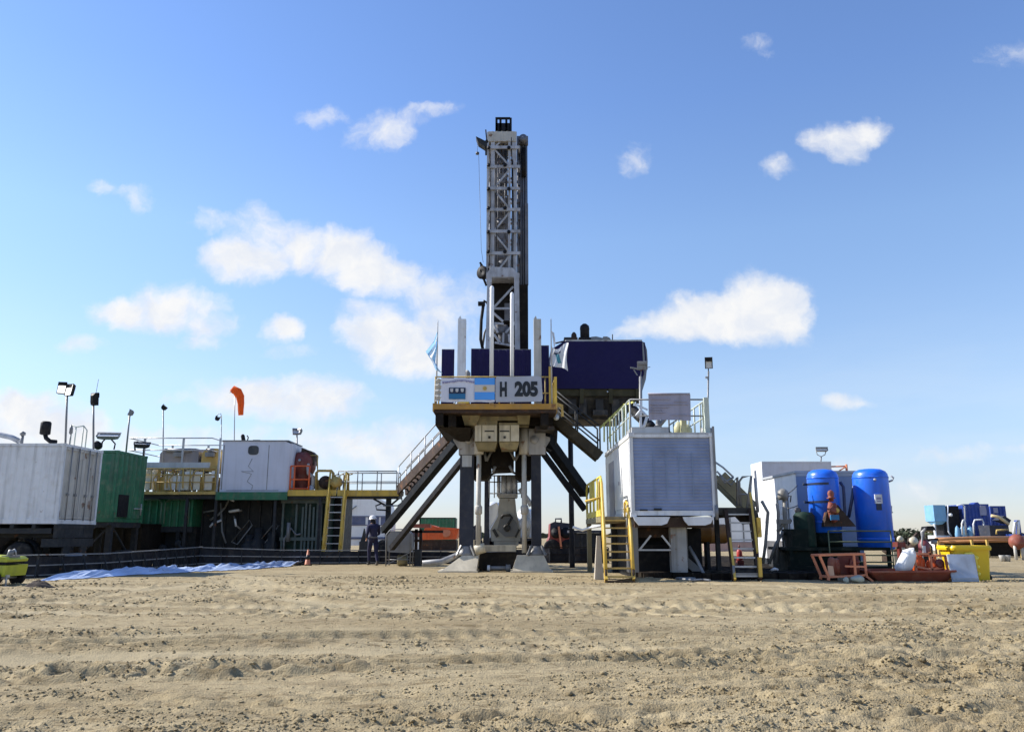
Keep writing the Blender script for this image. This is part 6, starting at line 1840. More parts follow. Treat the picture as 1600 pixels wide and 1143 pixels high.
m = MB(); m.bar(lo, hi, .10, .4); m.bar(lo + Vector((0, .8, 0)), hi + Vector((0, .8, 0)), .10, .3); part('ramp_beam', m, olive, root)
m = MB()
for a in ([(1124, 742), (1142, 758), (1152, 745), (1152, 790)], [(1157, 790), (1155, 752), (1160, 745), (1174, 743), (1167, 795)], [(1174, 743), (1172, 770), (1180, 800)], [(1154, 772), (1168, 772), (1172, 790)], [(1126, 742), (1132, 754), (1146, 745)]):
    m.path([Wp(p_[0], p_[1], 23.7) for p_ in a], .035, 8)
part('handrail', m, steel_grey, root)
m = MB(); m.path([Wp(1118, 722, 25.4), Wp(1130, 730, 25.4), Wp(1146, 745, 25.4)], .03, 6); m.path([Wp(1120, 736, 25.4), Wp(1126, 742, 25.4)], .03, 6); m.path([Wp(1179, 735, 24.2), Wp(1182, 775, 24.2), Wp(1184, 800, 24.2)], .05, 8)
part('handrail', m, galv, root)
for px in (1121, 1180): 
    m = MB(); m.box(Xp(px, 24.6, 1) - .06, Xp(px, 24.6, 1) + .06, 24.5, 24.65, 0, zq - .1); part('leg', m, steel_dark, root)

# ------------------------------------------------------------------ RIGHT: white cabin, rear container, blue tanks on a skid
YQ = 27.4
qx0, qx1 = Xp(1247, YQ, 2), Xp(1345, YQ, 2); qz0, qz1 = Zp(848, YQ), Zp(737, YQ); YQ2 = YQ + 3.6
root = thing('cabin', 'white cabin with a framed doorway and grey blue front behind the blue tanks', 'cabin', ((qx0 + qx1) / 2, YQ + 1.5, 0))
m = MB(); m.box(qx0, qx1, YQ + .02, YQ2, .35, qz1 - .04); part('wall', m, white_clean, root)
m = MB(); m.box(qx0 + .015, qx1 - .01, YQ - .012, YQ + .019, .38, qz1 - .14); part('front_panel', m, lightblue, root)
m = MB(); m.box(qx0 - .05, qx1 + .05, YQ - .05, YQ2 + .05, qz1 - .039, qz1 + .04); m.box(qx0 + .016, qx1, YQ - .03, YQ - .013, qz1 - .14, qz1 - .04); part('roof', m, M('grey_trim', (.42, .44, .46), .5), root)
m = MB(); m.box(qx0 - .03, qx0 + .0, YQ + .9, YQ + 1.0, .5, 2.55); m.box(qx0 - .03, qx0 + .0, YQ + 2.0, YQ + 2.1, .5, 2.55); m.box(qx0 - .03, qx0 + .0, YQ + 1.0, YQ + 2.0, 2.45, 2.55)
dr = part('door_frame', m, steel_grey, root)
m = MB(); m.box(qx0 - .012, qx0 - .002, YQ + 1.0, YQ + 2.0, .5, 2.45); part('door', m, white, dr)
m = MB(); m.box(qx0, qx1, YQ + .1, YQ2 - .1, 0, .34); part('skid', m, steel_dark, root)
m = MB(); m.box(qx0 - .02, qx0 - .001, YQ + .05, YQ2, .36, 1.0); part('kick_plate', m, M('grey_kick_plate', (.10, .10, .105), .6, var=.2), root)
root = thing('pipe_manifold', 'tangle of grey risers and valves beside the open doorway of the white cabin', 'pipes', (Xp(1215, 26, .5), 26, 0))
m = MB()
for pts_, r_ in (([(1192, 880), (1196, 850), (1200, 800), (1190, 782)], .05), ([(1228, 885), (1229, 840), (1226, 800), (1226, 778)], .07), ([(1215, 830), (1226, 815), (1236, 812)], .06), ([(1213, 880), (1216, 838), (1216, 800), (1214, 786)], .05), ([(1202, 880), (1212, 850), (1224, 830)], .05)):
    m.path([Wp(a, b_, 25.6) for a, b_ in pts_], r_, 10)
m.lathe([(.0, 0), (.14, .02), (.18, .12), (.16, .28), (.06, .36)], Wp(1224, 781, 25.6), n=14)
m.box(Wp(1216, 815, 25.6).x, Wp(1234, 815, 25.6).x, 25.5, 25.8, Zp(818, 25.6), Zp(811, 25.6))
part('riser', m, M('grey_brown_pipe', (.30, .29, .26), .55, var=.4, streak=.5, rust=.1), root)
m = MB()
m.path([Wp(1230, 772, 25.5), Wp(1240, 764, 25.5), Wp(1246, 758, 25.5)], .015, 5); m.path([Wp(1230, 794, 25.5), Wp(1240, 792, 25.5), Wp(1247, 789, 25.5)], .015, 5); m.path([Wp(1231, 775, 25.5), Wp(1236, 774, 25.5), Wp(1235, 784, 25.5)], .02, 5)
m.lathe([(.05, 0), (.10, .01), (.10, .05), (.05, .06)], Wp(1246, 797, 25.4), (0, -1, 0), 14)
part('hose', m, cable_m, root)
YV = 33.0
vx0, vx1, vz1 = Xp(1193, YV, 3), Xp(1302, YV, 3), Zp(722, YV)
root = thing('shipping_container', 'tall pale white container standing behind the white cabin', 'container', ((vx0 + vx1) / 2, YV + 1.5, 0))
m = MB(); m.box(vx0, vx1, YV, YV + 1.5, .3, vz1); part('wall', m, M('pale_pink_white_paint', (.66, .62, .63), .5, var=.06, streak=.15), root)
m = MB(); m.box(vx0 - .02, vx0 - .001, YV - .02, YV + 1.5, .3, vz1 + .03); m.box(vx0, vx1, YV - .02, YV + 1.52, vz1 + .001, vz1 + .04); part('frame', m, white_clean, root)
m = MB(); m.box(vx0, vx1, YV + .1, YV + 1.4, 0, .299); part('skid', m, steel_dark, root)
m = MB(); m.tube(Wp(1307, 738, YV), (Xp(1323, YV, 3.8), YV, Zp(728, YV)), .03, 6); m.tube((Xp(1323, YV, 3.8), YV, .5), (Xp(1323, YV, 3.8), YV, Zp(725, YV)), .05, 8); m.tube((vx1, YV + .2, Zp(728, YV)), (Xp(1323, YV, 3.8), YV, Zp(728, YV)), .03, 6); part('side_rail', m, salmon, root)
p0 = Vector((Xp(1283, YV + .8, 4), YV + .8, vz1 + .041))
root = thing('work_light', 'wide grey floodlight on a short stem on the tall pale container roof', 'floodlight', p0, 'floodlights on container roofs')
m1, m2 = MB(), MB(); head(None, m1, m2, Wp(1283, 702.5, YV + .8), .48, .16, R(-20)); hp = part('lamp_head', m1, steel_grey, root); part('lens', m2, lamp_glass, hp)
m = MB(); m.path([Wp(1275, 703, YV + .8), Wp(1277, 710, YV + .8), Wp(1283, 713, YV + .8), Wp(1289, 710, YV + .8), Wp(1291, 703, YV + .8)], .018, 6); m.tube(Wp(1283, 713, YV + .8), p0, .03, 6); part('bracket', m, steel_grey, root)


def blue_tank(label, px, r_, Y, pyt, pyb, extra):
    x = Xp(px, Y, 2.2); z1, z0 = Zp(pyt, Y - r_ * .5), Zp(pyb, Y)
    root = thing('pressure_tank', label, 'tank', (x, Y, z0), 'blue tanks on the skid')
    m = MB(); h = z1 - z0
    m.lathe([(0, 0), (r_ * .9, 0), (r_, .03), (r_, h - .30), (r_ * .97, h - .18), (r_ * .86, h - .09), (r_ * .62, h - .025), (r_ * .3, h - .004), (0, h)], (x, Y, z0), n=44)
    part('shell', m, blue, root)
    m = MB(); m.lathe([(r_ + .001, h - .31), (r_ + .012, h - .30), (r_ + .012, h - .27), (r_ + .001, h - .26)], (x, Y, z0), n=44); m.lathe([(r_ + .001, .3), (r_ + .012, .31), (r_ + .012, .34), (r_ + .001, .35)], (x, Y, z0), n=44)
    part('weld_band', m, blue, root)
    return root, x, z0, z1


YK = 25.6
zsk = 1.0
ta, tax, ta0, ta1 = blue_tank('blue tank with two dark straps, behind a rusty valve', 1288, .475, YK, 732, 832, 0)
m = MB()
for py in (757, 785):
    z = Zp(py, YK); vs, fs = [], []
    for k in range(25):
        a = math.pi * (.5 + k / 24); vs += [(tax + .482 * math.sin(a) * 1.0 if False else tax - .482 * math.sin(math.pi * k / 24), YK - .482 * math.cos(math.pi * k / 24), z + .05), (tax - .482 * math.sin(math.pi * k / 24), YK - .482 * math.cos(math.pi * k / 24), z - .02)]
    for k in range(24): fs.append((2 * k, 2 * k + 2, 2 * k + 3, 2 * k + 1))
    m.add(vs, fs, True)
    for sgn in (-1,): m.tube((tax - .48, YK + .1, z + .02), (tax - .60, YK + .1, z + .03), .04, 8)
part('strap', m, ink_navy, ta)
tb, tbx, tb0, tb1 = blue_tank('blue tank with a small white label plate and no straps', 1363, .53, YK - .1, 731, 858, 0)
m = MB(); lz = Zp(779, YK - .63)
q = Xp(1371.5, YK - .63, 2.5)
m.box(q - .11, q + .11, YK - .66, YK - .55, lz - .14, lz + .14); part('label_plate', m, white, tb)
m = MB(); m.box(q - .07, q + .07, YK - .668, YK - .6605, lz - .02, lz + .05); m.box(q - .06, q + .06, YK - .668, YK - .6605, lz - .09, lz - .05); part('label_print', m, ink_grey, tb)
m = MB(); m.box(q - .08, q + .08, YK - .64, YK - .56, lz - .34, lz - .145); part('bracket', m, ink_navy, tb)
m = MB(); q2 = Xp(1366, YK - .63, 3); m.lathe([(.0, 0), (.04, .01), (.04, .05), (.0, .06)], (q2, YK - .62, Zp(749, YK - .6)), (0, -1, 0), 10); part('plug', m, galv, tb)
m = MB(); m.path([Wp(1389, 752, YK), Wp(1394, 750, YK), Wp(1396, 746, YK), Wp(1392, 743, YK)], .03, 8); m.path([Wp(1388, 790, YK), Wp(1393, 790, YK), Wp(1393, 800, YK), Wp(1389, 815, YK), Wp(1389, 828, YK)], .02, 6); m.tube(Wp(1389, 800, YK), Wp(1395, 800, YK), .02, 6)
part('pipe', m, galv, tb)
# connecting pipes between the tanks
m = MB(); 
for a in ([(1318, 820), (1320, 800), (1318, 760), (1312, 752)], [(1326, 808), (1331, 780), (1334, 758), (1337, 752)]):
    m.path([Wp(p_[0], p_[1], YK + .1) for p_ in a], .05, 10)
solo('connecting_pipe', m, ink_teal and M('blue_grey_pipe', (.03, .05, .12), .4), 'two dark blue pipes between the blue tanks', 'pipes', (Xp(1322, YK, 2), YK + .1, zsk))
kx0, kx1 = Xp(1232, YK - .9, .5), Xp(1394, YK - .9, .5)
root = thing('tank_skid', 'dark green skid with a front rail carrying the two blue tanks', 'skid', ((kx0 + kx1) / 2, YK, 0))
m = MB(); m.box(kx0, kx1, YK - .85, YK + 1.0, 0, .12); m.box(kx0 + .1, kx1 - .9, YK - .7, YK + .9, .12, .75); m.box(kx0, kx1, YK - .85, YK - .75, .121, .3); m.box(kx0, kx1, YK - .85, YK + 1.0, .76, .85)
for px in (1235, 1280, 1340, 1388): m.box(Xp(px, YK - .85, .5), Xp(px, YK - .85, .5) + .1, YK - .84, YK - .76, .3, .759)
m.lathe([(.45, .851), (.45, ta0 - .002)], (tax, YK, 0), n=24); m.lathe([(.5, .851), (.5, max(.86, tb0 - .002))], (tbx, YK - .1, 0), n=24)
m.box(Xp(1236, YK - .6, 1), Xp(1262, YK - .6, 1), YK - .7, YK + .2, .851, Zp(826, YK - .6))
part('frame', m, M('oily_green_black_paint', (.007, .014, .011), .7, var=.35, dust=.05, spec=.15), root)
m = MB(); x0_, x1_ = Xp(1294, YK - .9, 1.2), kx1 + .02; zt_ = Zp(829, YK - .9)
for x in (x0_, x1_): m.tube((x, YK - .92, .1), (x, YK - .92, zt_), .022, 8)
for z in (zt_, (zt_ + .3) * .62, .42): m.tube((x0_, YK - .92, z), (x1_, YK - .92, z), .022, 8)
m.box(x0_ - .2, x1_ + .6, YK - .95, YK - .91, Zp(868, YK - .9), Zp(866, YK - .9)); m.tube((x1_ + .58, YK - .93, 0), (x1_ + .58, YK - .93, Zp(866, YK - .9)), .02, 6)
part('rail', m, M('olive_green_paint', (.10, .12, .06), .55, var=.2, rust=.15), root)
gx = Xp(1256, YK - .3, 2); m = MB(); m.lathe([(.0, 0), (.30, 0), (.32, .04), (.32, .95), (.24, 1.05), (.0, 1.08)], (gx, YK - .25, .851), n=22)
solo('oil_drum', m, darkgreen, 'dark green drum standing on the skid beside the strapped blue tank', 'drum', (gx, YK - .25, .851))
# rusty valve assembly in front of the tanks
YV2 = YK - .75
root = thing('valve_assembly', 'rusty red valve with a rounded top in front of the strapped blue tank', 'valve', (Xp(1300, YV2, 1.5), YV2, .851))
def vp(px, py, y=0): return Wp(px, py, YV2 + y)
m = MB(); m.lathe([(.0, 0), (.07, .0), (.07, .08), (.125, .085), (.125, .12), (.075, .125), (.09, .18), (.10, .25), (.07, .32), (.0, .35)], vp(1299, 783), n=18)
m.path([vp(1299, 785), vp(1297, 795), vp(1300, 806), vp(1305, 815)], .09, 12); m.path([vp(1302, 786), vp(1306, 796), vp(1307, 808)], .07, 10)
m.lathe([(.0, 0), (.10, .01), (.10, .1), (.0, .12)], vp(1300, 797, -.1), (0, -1, 0), 14); m.bar(vp(1295, 800, -.1), vp(1302, 789, -.12), .05, .04)
part('body', m, rusty, root)
m = MB(); m.prism([(vp(1290, 822).x, vp(1290, 822).z), (vp(1294, 800).x, vp(1294, 800).z), (vp(1311, 788).x, vp(1311, 788).z), (vp(1340, 822).x, vp(1340, 822).z)], YV2 + .1, YV2 + .35)
part('base_plate', m, brown, root)
m = MB(); m.box(vp(1296, 808).x, vp(1309, 808).x, YV2 - .12, YV2 - .05, vp(0, 812).z, vp(0, 804).z); part('gauge_box', m, ink_teal, root)
m = MB(); m.lathe([(.03, 0), (.07, .01), (.07, .06), (.0, .07)], vp(1307, 797, -.12), (0, -1, 0), 12); part('gauge', m, yellow, root)

# ------------------------------------------------------------------ RIGHT FOREGROUND: racks, tray, sack, board, bin
YO = 22.0
def ox(px, z=.5): return Xp(px, YO, z)
def oz(py): return Zp(py, YO)
root = thing('cylinder_rack', 'faded orange rack with a slanting end and rusty red cylinders inside', 'rack', (ox(1322), YO + .3, 0))
m = MB()
def obar(a, b_, w_=.05, y=0, y2=None): m.bar((ox(a[0]), YO + y, oz(a[1])), (ox(b_[0]), YO + (y if y2 is None else y2), oz(b_[1])), w_, w_)
for y in (0, .55):
    obar((1281, 867), (1293, 901), .06, y); obar((1281, 867), (1352, 865), .05, y); obar((1293, 901), (1352, 898), .05, y); obar((1351, 865), (1352, 899), .055, y); obar((1335, 866), (1335, 899), .055, y); obar((1320, 884), (1352, 885), .05, y); obar((1293, 902), (1292, 906), .06, y); obar((1350, 898), (1364, 910), .05, y)
for a in ((1281, 867), (1352, 865), (1293, 901), (1352, 898), (1335, 866)): obar(a, a, .05, 0, .55)
part('frame', m, salmon, root)
m = MB(); m.prism([(ox(1294), oz(899)), (ox(1293.5), oz(883)), (ox(1302), oz(884)), (ox(1303), oz(899))], YO + .03, YO + .05); part('plate', m, M('pale_orange_paint', (.66, .42, .28), .6), root)
m = MB()
for px, r_, t_ in ((1306, .11, 870), (1313, .10, 872), (1341, .11, 872)):
    m.lathe([(.0, 0), (r_, .01), (r_, oz(t_) - oz(898) - .15), (r_ * .8, oz(t_) - oz(898) - .05), (.04, oz(t_) - oz(898)), (0, oz(t_) - oz(898))], (ox(px), YO + .28, oz(898)), n=16)
part('cylinder', m, rusty, root)
m = MB(); m.lathe([(.0, 0), (.10, .01), (.10, .3), (.05, .38), (.0, .4)], (ox(1341), YO + .2, oz(899)), n=14); m.lathe([(.0, 0), (.07, .01), (.07, .1), (.0, .12)], (ox(1341), YO + .15, oz(877)), (0, -1, 0), 12); m.box(ox(1320), ox(1352), YO + .4, YO + .5, oz(898), oz(868))
part('valve', m, red_brown, root)
for i, (px, r_, hh) in enumerate(((1334, .17, .16), (1316, .08, .13))):
    m = MB(); rr = random.Random(i); vs = []
    bm_ = [Vector(q) for q in ICV]
    bmx = bmesh.new(); bmesh.ops.create_icosphere(bmx, subdivisions=3, radius=1)
    vv = [q.co.copy() * (1 + .12 * math.sin(4 * q.co.x + i) + .08 * math.sin(6 * q.co.y)) for q in bmx.verts]; ff = [[k.index for k in f_.verts] for f_ in bmx.faces]; bmx.free()
    m.add([(ox(px, .1) + q.x * r_, YO - .25 + q.y * r_ * .8, hz(ox(px, .1), YO - .25) + hh * .5 + q.z * hh * .62) for q in vv], ff, True)
    solo('rock', m, M('pale_rock_%s' % 'ab'[i], (.40, .42, .34), .9, var=.2, bump=.6), ['larger pale round stone under the front of the slanting orange rack', 'smaller pale stone beside the larger one under the slanting orange rack'][i], 'stone', (ox(px, .1), YO - .25, 0), 'stones by the orange rack')
m = MB()
x0_, x1_ = ox(1356, .2), ox(1486, .2)
for (za_, zb_) in (((0, .0), (0, .0)),):
    m.add([(x0_ + .25, YO - .05, .02), (x1_ - .15, YO - .05, .02), (x1_ - .15, YO + .8, .02), (x0_ + .25, YO + .8, .02), (x0_, YO - .25, .26), (x1_, YO - .25, .28), (x1_, YO + 1.0, .28), (x0_, YO + 1.0, .26)], [(0, 1, 2, 3), (0, 1, 5, 4), (1, 2, 6, 5), (2, 3, 7, 6), (3, 0, 4, 7)])
m.bar((x0_, YO - .25, .27), (x1_, YO - .25, .29), .05, .05); m.bar((x0_, YO + 1.0, .27), (x1_, YO + 1.0, .29), .05, .05); m.bar((x0_, YO - .25, .27), (x0_, YO + 1.0, .27), .05, .05); m.bar((x1_, YO - .25, .29), (x1_, YO + 1.0, .29), .05, .05)
solo('drip_tray', m, rusty, 'long low rust red drip tray on the ground in front of the tank skid', 'tray', ((x0_ + x1_) / 2, YO + .3, 0))
# white sack
m = MB(); sp = [(1409, 893, .17), (1411, 885, .24), (1416, 874, .23), (1420, 866, .19), (1426, 861, .14), (1433, 857, .05)]
vs, fs = [], []
rr = random.Random(8)
for i, (a, b_, r_) in enumerate(sp):
    c_ = Vector((ox(a + 8 if i < 4 else a + 2), YO + .25, oz(b_)))
    for k in range(22):
        an = 2 * math.pi * k / 22; w_ = 1 + .10 * math.sin(3 * an + i * 1.3) + .07 * math.sin(7 * an + i) + rr.uniform(-.03, .03)
        vs.append(c_ + Vector((r_ * w_ * math.cos(an), r_ * w_ * .8 * math.sin(an), .03 * math.sin(4 * an + i))))
for i in range(len(sp) - 1):
    for k in range(22): fs.append((i * 22 + k, i * 22 + (k + 1) % 22, (i + 1) * 22 + (k + 1) % 22, (i + 1) * 22 + k))
fs.append(list(range(22))[::-1]); fs.append([(len(sp) - 1) * 22 + k for k in range(22)])
m.add(vs, fs, True)
solo('sack', m, sack_m, 'bulging white sack tied at the top, standing in the rust red tray', 'sack', (ox(1420), YO + .25, oz(893)))
root = thing('cylinder_rack', 'faded orange rack with bright orange bottles, between white sack and leaning board', 'rack', (ox(1456), YO + .5, 0))
m = MB()
for y in (.2, .75):
    for a, b_ in (((1436, 865), (1436, 904)), ((1460, 862), (1462, 904)), ((1484, 868), (1486, 904)), ((1434, 865), (1462, 865)), ((1436, 885), (1462, 890)), ((1434, 899), (1484, 901)), ((1462, 889), (1478, 887)), ((1462, 868), (1484, 868))): obar(a, b_, .05, y)
for a in ((1436, 865), (1460, 865), (1462, 889), (1436, 900), (1484, 868), (1484, 901)): obar(a, a, .05, .2, .75)
part('frame', m, salmon, root)
m = MB()
for px, r_, b_, t_ in ((1447, .12, 900, 866), (1453, .11, 900, 868), (1472, .17, 902, 872), (1483, .12, 902, 876)):
    h = oz(t_) - oz(b_); m.lathe([(.0, 0), (r_, .01), (r_, h * .75), (r_ * .5, h * .92), (.04, h), (0, h)], (ox(px), YO + .5, oz(b_)), n=16)
part('cylinder', m, orange, root)
m = MB(); m.box(ox(1464), ox(1482), YO + .3, YO + .7, oz(902), oz(886)); m.lathe([(.06, 0), (.12, .01), (.12, .05), (.06, .06)], (ox(1474), YO + .22, oz(880)), (0, -1, 0), 14); part('box', m, red_brown, root)
root = thing('fire_extinguisher', 'dark red extinguisher with a grey head and black cap on the orange rack', 'extinguisher', (ox(1459), YO + .45, oz(868)))
h0 = oz(868)
m = MB(); m.lathe([(.0, 0), (.14, .01), (.16, .06), (.15, .30), (.10, .40), (.05, .44), (.0, .45)], (ox(1460), YO + .45, h0), n=18); part('bottle', m, M('dull_maroon_paint', (.17, .04, .045), .4, var=.2), root)
m = MB(); m.path([(ox(1459), YO + .4, h0 + .42), (ox(1458), YO + .4, h0 + .62), (ox(1464), YO + .4, h0 + .7), (ox(1474), YO + .4, h0 + .66)], .06, 10); m.path([(ox(1455), YO + .32, h0 + .55), (ox(1452), YO + .3, h0 + .3), (ox(1453), YO + .28, h0 + .02)], .025, 8); m.lathe([(.0, 0), (.08, .01), (.08, .1), (.0, .12)], (ox(1475), YO + .4, h0 + .3), n=10)
part('head', m, steel_grey, root)
m = MB(); m.box(ox(1451.5), ox(1456.5), YO + .26, YO + .30, h0 + .02, h0 + .26); part('bottle_highlight', m, fabric_w, root)  # white strip painted in as the highlight on the bottle
m = MB(); m.prism([(ox(1461), oz(828)), (ox(1463), oz(822)), (ox(1474), oz(821)), (ox(1477), oz(828))], YO + .3, YO + .6); part('cap', m, black_m, root)
m = MB(); m.prism([(ox(1432), oz(855)), (ox(1433), oz(847)), (ox(1446), oz(847)), (ox(1446), oz(856))], YO + 1.0, YO + 1.3); m.box(ox(1436), ox(1440), YO + 1.05, YO + 1.2, 0, oz(855.5))
solo('red_box', m, red_brown, 'small red box on a post behind the white sack', 'box', (ox(1440), YO + 1.1, 0))
m = MB(); a0, a1, b0, b1 = (1489, 908), (1529, 909), (1478, 866), (1519, 866)
P4 = [Vector((Xp(a0[0], YO - .3, 0), YO - .3, .02)), Vector((Xp(a1[0], YO - .3, 0), YO - .3, .02)), Vector((Xp(b1[0], YO, 1), YO, oz(866))), Vector((Xp(b0[0], YO, 1), YO, oz(866)))]
P4 = [p_ if k < 2 else p_ for k, p_ in enumerate(P4)]; nn = (P4[1] - P4[0]).cross(P4[3] - P4[0]).normalized() * -.03
m.add(P4 + [p_ + nn * -1 for p_ in P4], [(0, 1, 2, 3), (7, 6, 5, 4), (0, 4, 5, 1), (1, 5, 6, 2), (2, 6, 7, 3), (3, 7, 4, 0)])
m.bar(P4[0] + Vector((0, 0, .08)), P4[1] + Vector((0, 0, .08)), .05, .05); m.bar(P4[0], P4[3], .03, .05); m.bar(P4[1], P4[2], .03, .05)
solo('leaning_board', m, M('blue_grey_board', (.40, .44, .50), .5, var=.2, scale=2.5, streak=.3), 'grey blue board leaning back against the yellow bin', 'board', (ox(1504), YO, 0))
# yellow bin
bx0, bx1 = ox(1494, .8), ox(1555, .8)
root = thing('waste_bin', 'tall bright yellow plastic bin with a rolled rim', 'bin', ((bx0 + bx1) / 2, YO + .55, 0))
zt_ = oz(852)
m = MB(); w0, w1 = bx0 + .06, bx1 - .08
n_ = 5
def rrect(x0, x1, y0, y1, r_, z): 
    pts_ = []
    for cx_, cy_, s_ in ((x1 - r_, y1 - r_, 0), (x0 + r_, y1 - r_, 1), (x0 + r_, y0 + r_, 2), (x1 - r_, y0 + r_, 3)):
        for k in range(n_ + 1): a = math.pi / 2 * (s_ + k / n_); pts_.append((cx_ + r_ * math.cos(a), cy_ + r_ * math.sin(a), z))
    return pts_
rings = [rrect(w0 + .05, w1, YO + .2, YO + .85, .08, .0), rrect(w0 + .05, w1, YO + .2, YO + .85, .08, .04), rrect(bx0 + .02, bx1 - .03, YO + .15, YO + .95, .1, zt_ - .12), rrect(bx0 - .04, bx1 + .0, YO + .1, YO + 1.0, .11, zt_ - .12), rrect(bx0 - .05, bx1 + .01, YO + .09, YO + 1.01, .11, zt_ - .06), rrect(bx0 - .03, bx1 - .01, YO + .11, YO + .99, .1, zt_), rrect(bx0 + .03, bx1 - .06, YO + .17, YO + .93, .08, zt_), rrect(w0 + .09, w1 - .04, YO + .24, YO + .8, .06, .08)]
L_ = len(rings[0]); vs = [q for r_ in rings for q in r_]; fs = [(i * L_ + k, i * L_ + (k + 1) % L_, (i + 1) * L_ + (k + 1) % L_, (i + 1) * L_ + k) for i in range(len(rings) - 1) for k in range(L_)]
fs.append(list(range(L_))[::-1]); fs.append([(len(rings) - 1) * L_ + k for k in range(L_)]); m.add(vs, fs, False); part('tub', m, bin_yellow, root)
m = MB(); xm = bx0 + (bx1 - bx0) * .53
m.path([(xm - .28, YO + .10, zt_ - .22), (xm - .1, YO + .10, zt_ - .2), (xm, YO + .11, zt_ - .3), (xm + .02, YO + .13, zt_ - .65)], .035, 8)
for z in (.62, .38, .2): m.lathe([(.0, 0), (.06, .02), (.05, .06), (.0, .07)], (xm + .06, YO + .19, z), (0, -1, 0), 12)
part('moulding', m, M('pale_yellow_plastic', (.85, .72, .10), .35, var=.05, dust=.02), root)
for y in (YO + .28, YO + .78): wheel(root, 'wheel', (w1 - .02, y, .09), .09, .06)

# ------------------------------------------------------------------ BACKGROUND
def far_box(name, label, cat, px0, px1, pyt, Y, depth, mat, fmat, z0=.25, group=None):
    x0, x1, z1 = Xp(px0, Y, 1.5), Xp(px1, Y, 1.5), Zp(pyt, Y)
    root = thing(name, label, cat, ((x0 + x1) / 2, Y + depth / 2, 0), group)
    m = MB(); m.corr((x0 + .05, Y), (x1 - .05, Y), z0 + .12, z1 - .1, .3, -.05); m.box(x0 + .05, x1 - .05, Y + .06, Y + depth, z0 + .1, z1 - .03); part('wall', m, mat, root)
    m = MB()
    for x in (x0, x1 - .12): m.box(x, x + .12, Y - .03, Y + .05, z0, z1)
    for z in (z0, z1 - .12): m.box(x0 + .12, x1 - .12, Y - .03, Y + .05, z, z + .12)
    part('frame', m, fmat, root)
    m = MB(); m.box(x0, x1, Y + .2, Y + depth - .2, 0, z0); part('skid', m, steel_dark, root)
    return root, x0, x1, z1


far_box('shipping_container', 'plain dark green container far behind, above the orange skip', 'container', 655, 712, 808, 72, 2.6, green, darkgreen)
YP = 62
root = thing('skip', 'bright orange open skip with a sloping end below the far green container', 'skip', (Xp(688, YP, 1), YP + 1, 0))
m = MB(); m.prism([(Xp(653, YP, 1), Zp(843, YP)), (Xp(664, YP, 1), Zp(824, YP)), (Xp(674, YP, 1), Zp(820, YP)), (Xp(684, YP, 1), Zp(823, YP)), (Xp(717, YP, 1), Zp(825, YP)), (Xp(713, YP, 1), Zp(842, YP))], YP, YP + 2.2); part('tub', m, orange, root)
m = MB()
for px in (668, 690, 708): m.box(Xp(px, YP, 1), Xp(px, YP, 1) + .1, YP - .08, YP - .001, Zp(841, YP), Zp(826, YP))
m.box(Xp(664, YP, 1), Xp(717, YP, 1), YP - .1, YP - .002, Zp(827, YP), Zp(825, YP)); part('rib', m, orange, root)
m = MB(); m.lathe([(.25, 0), (.34, .01), (.34, .04), (.25, .05)], Wp(697, 832, YP - .02), (0, -1, 0), 18); part('badge', m, salmon, root)
m = MB(); m.box(Xp(655, YP, 1), Xp(713, YP, 1), YP + .1, YP + 2, 0, Zp(843.3, YP)); part('base', m, brown, root)
root = thing('beam_stack', 'brown steel beams on a stand beside the orange skip', 'beams', (Xp(645, 56, 1), 56, 0))
m = MB(); m.box(Xp(640, 56, 1), Xp(672, 56, 1), 56, 56.8, Zp(824, 56), Zp(818, 56)); m.box(Xp(636, 56, 1), Xp(656, 56, 1), 56, 56.8, Zp(838, 56), Zp(830, 56)); part('beam', m, rusty, root)
m = MB()
for px in (641, 650): m.box(Xp(px, 56, 1), Xp(px, 56, 1) + .3, 56.1, 56.6, 0, Zp(838.3, 56))
part('stand', m, white, root)

YU = 58
root = thing('minibus', 'white high roofed bus with a band of grey blue windows, far behind under the walkway', 'bus', (Xp(566, YU, 1), YU + 1, 0))
m = MB(); m.prism([(Xp(512, YU, 2), .45), (Xp(610, YU, 2), .45), (Xp(611, YU, 2), Zp(806, YU)), (Xp(606, YU, 2), Zp(786, YU)), (Xp(590, YU, 2), Zp(778, YU)), (Xp(520, YU, 2), Zp(778, YU)), (Xp(512, YU, 2), Zp(784, YU))], YU, YU + 2.4); part('body', m, white_clean, root)
for a, b_ in ((514, 525), (528, 547), (550, 571), (575, 592), (595, 609)):
    m = MB(); m.box(Xp(a, YU, 2), Xp(b_, YU, 2), YU - .03, YU - .004, Zp(819, YU), Zp(807.5, YU)); part('window', m, van_glass, root)
m = MB(); m.box(Xp(511, YU, 2), Xp(611, YU, 2), YU - .035, YU - .002, Zp(807.3, YU), Zp(805.6, YU)); m.box(Xp(511, YU, 2), Xp(611, YU, 2), YU - .035, YU - .002, Zp(820.6, YU), Zp(819.2, YU)); part('trim', m, M('blue_grey_trim', (.12, .13, .2), .5), root)
m = MB(); m.path([Wp(544, 801, YU - .05), Wp(550, 795, YU - .05), Wp(557, 790, YU - .05)], .04, 6); part('wiper', m, steel_grey, root)
m = MB(); m.box(Xp(512, YU, 1), Xp(610, YU, 1), YU - .05, YU - .005, Zp(842, YU), Zp(838.5, YU)); part('bumper', m, van_glass, root)
for px in (522, 598): wheel(root, 'wheel', (Xp(px, YU, .4), YU + .1, .42), .42, .3); wheel(root, 'wheel', (Xp(px, YU, .4), YU + 2.3, .42), .42, .3)
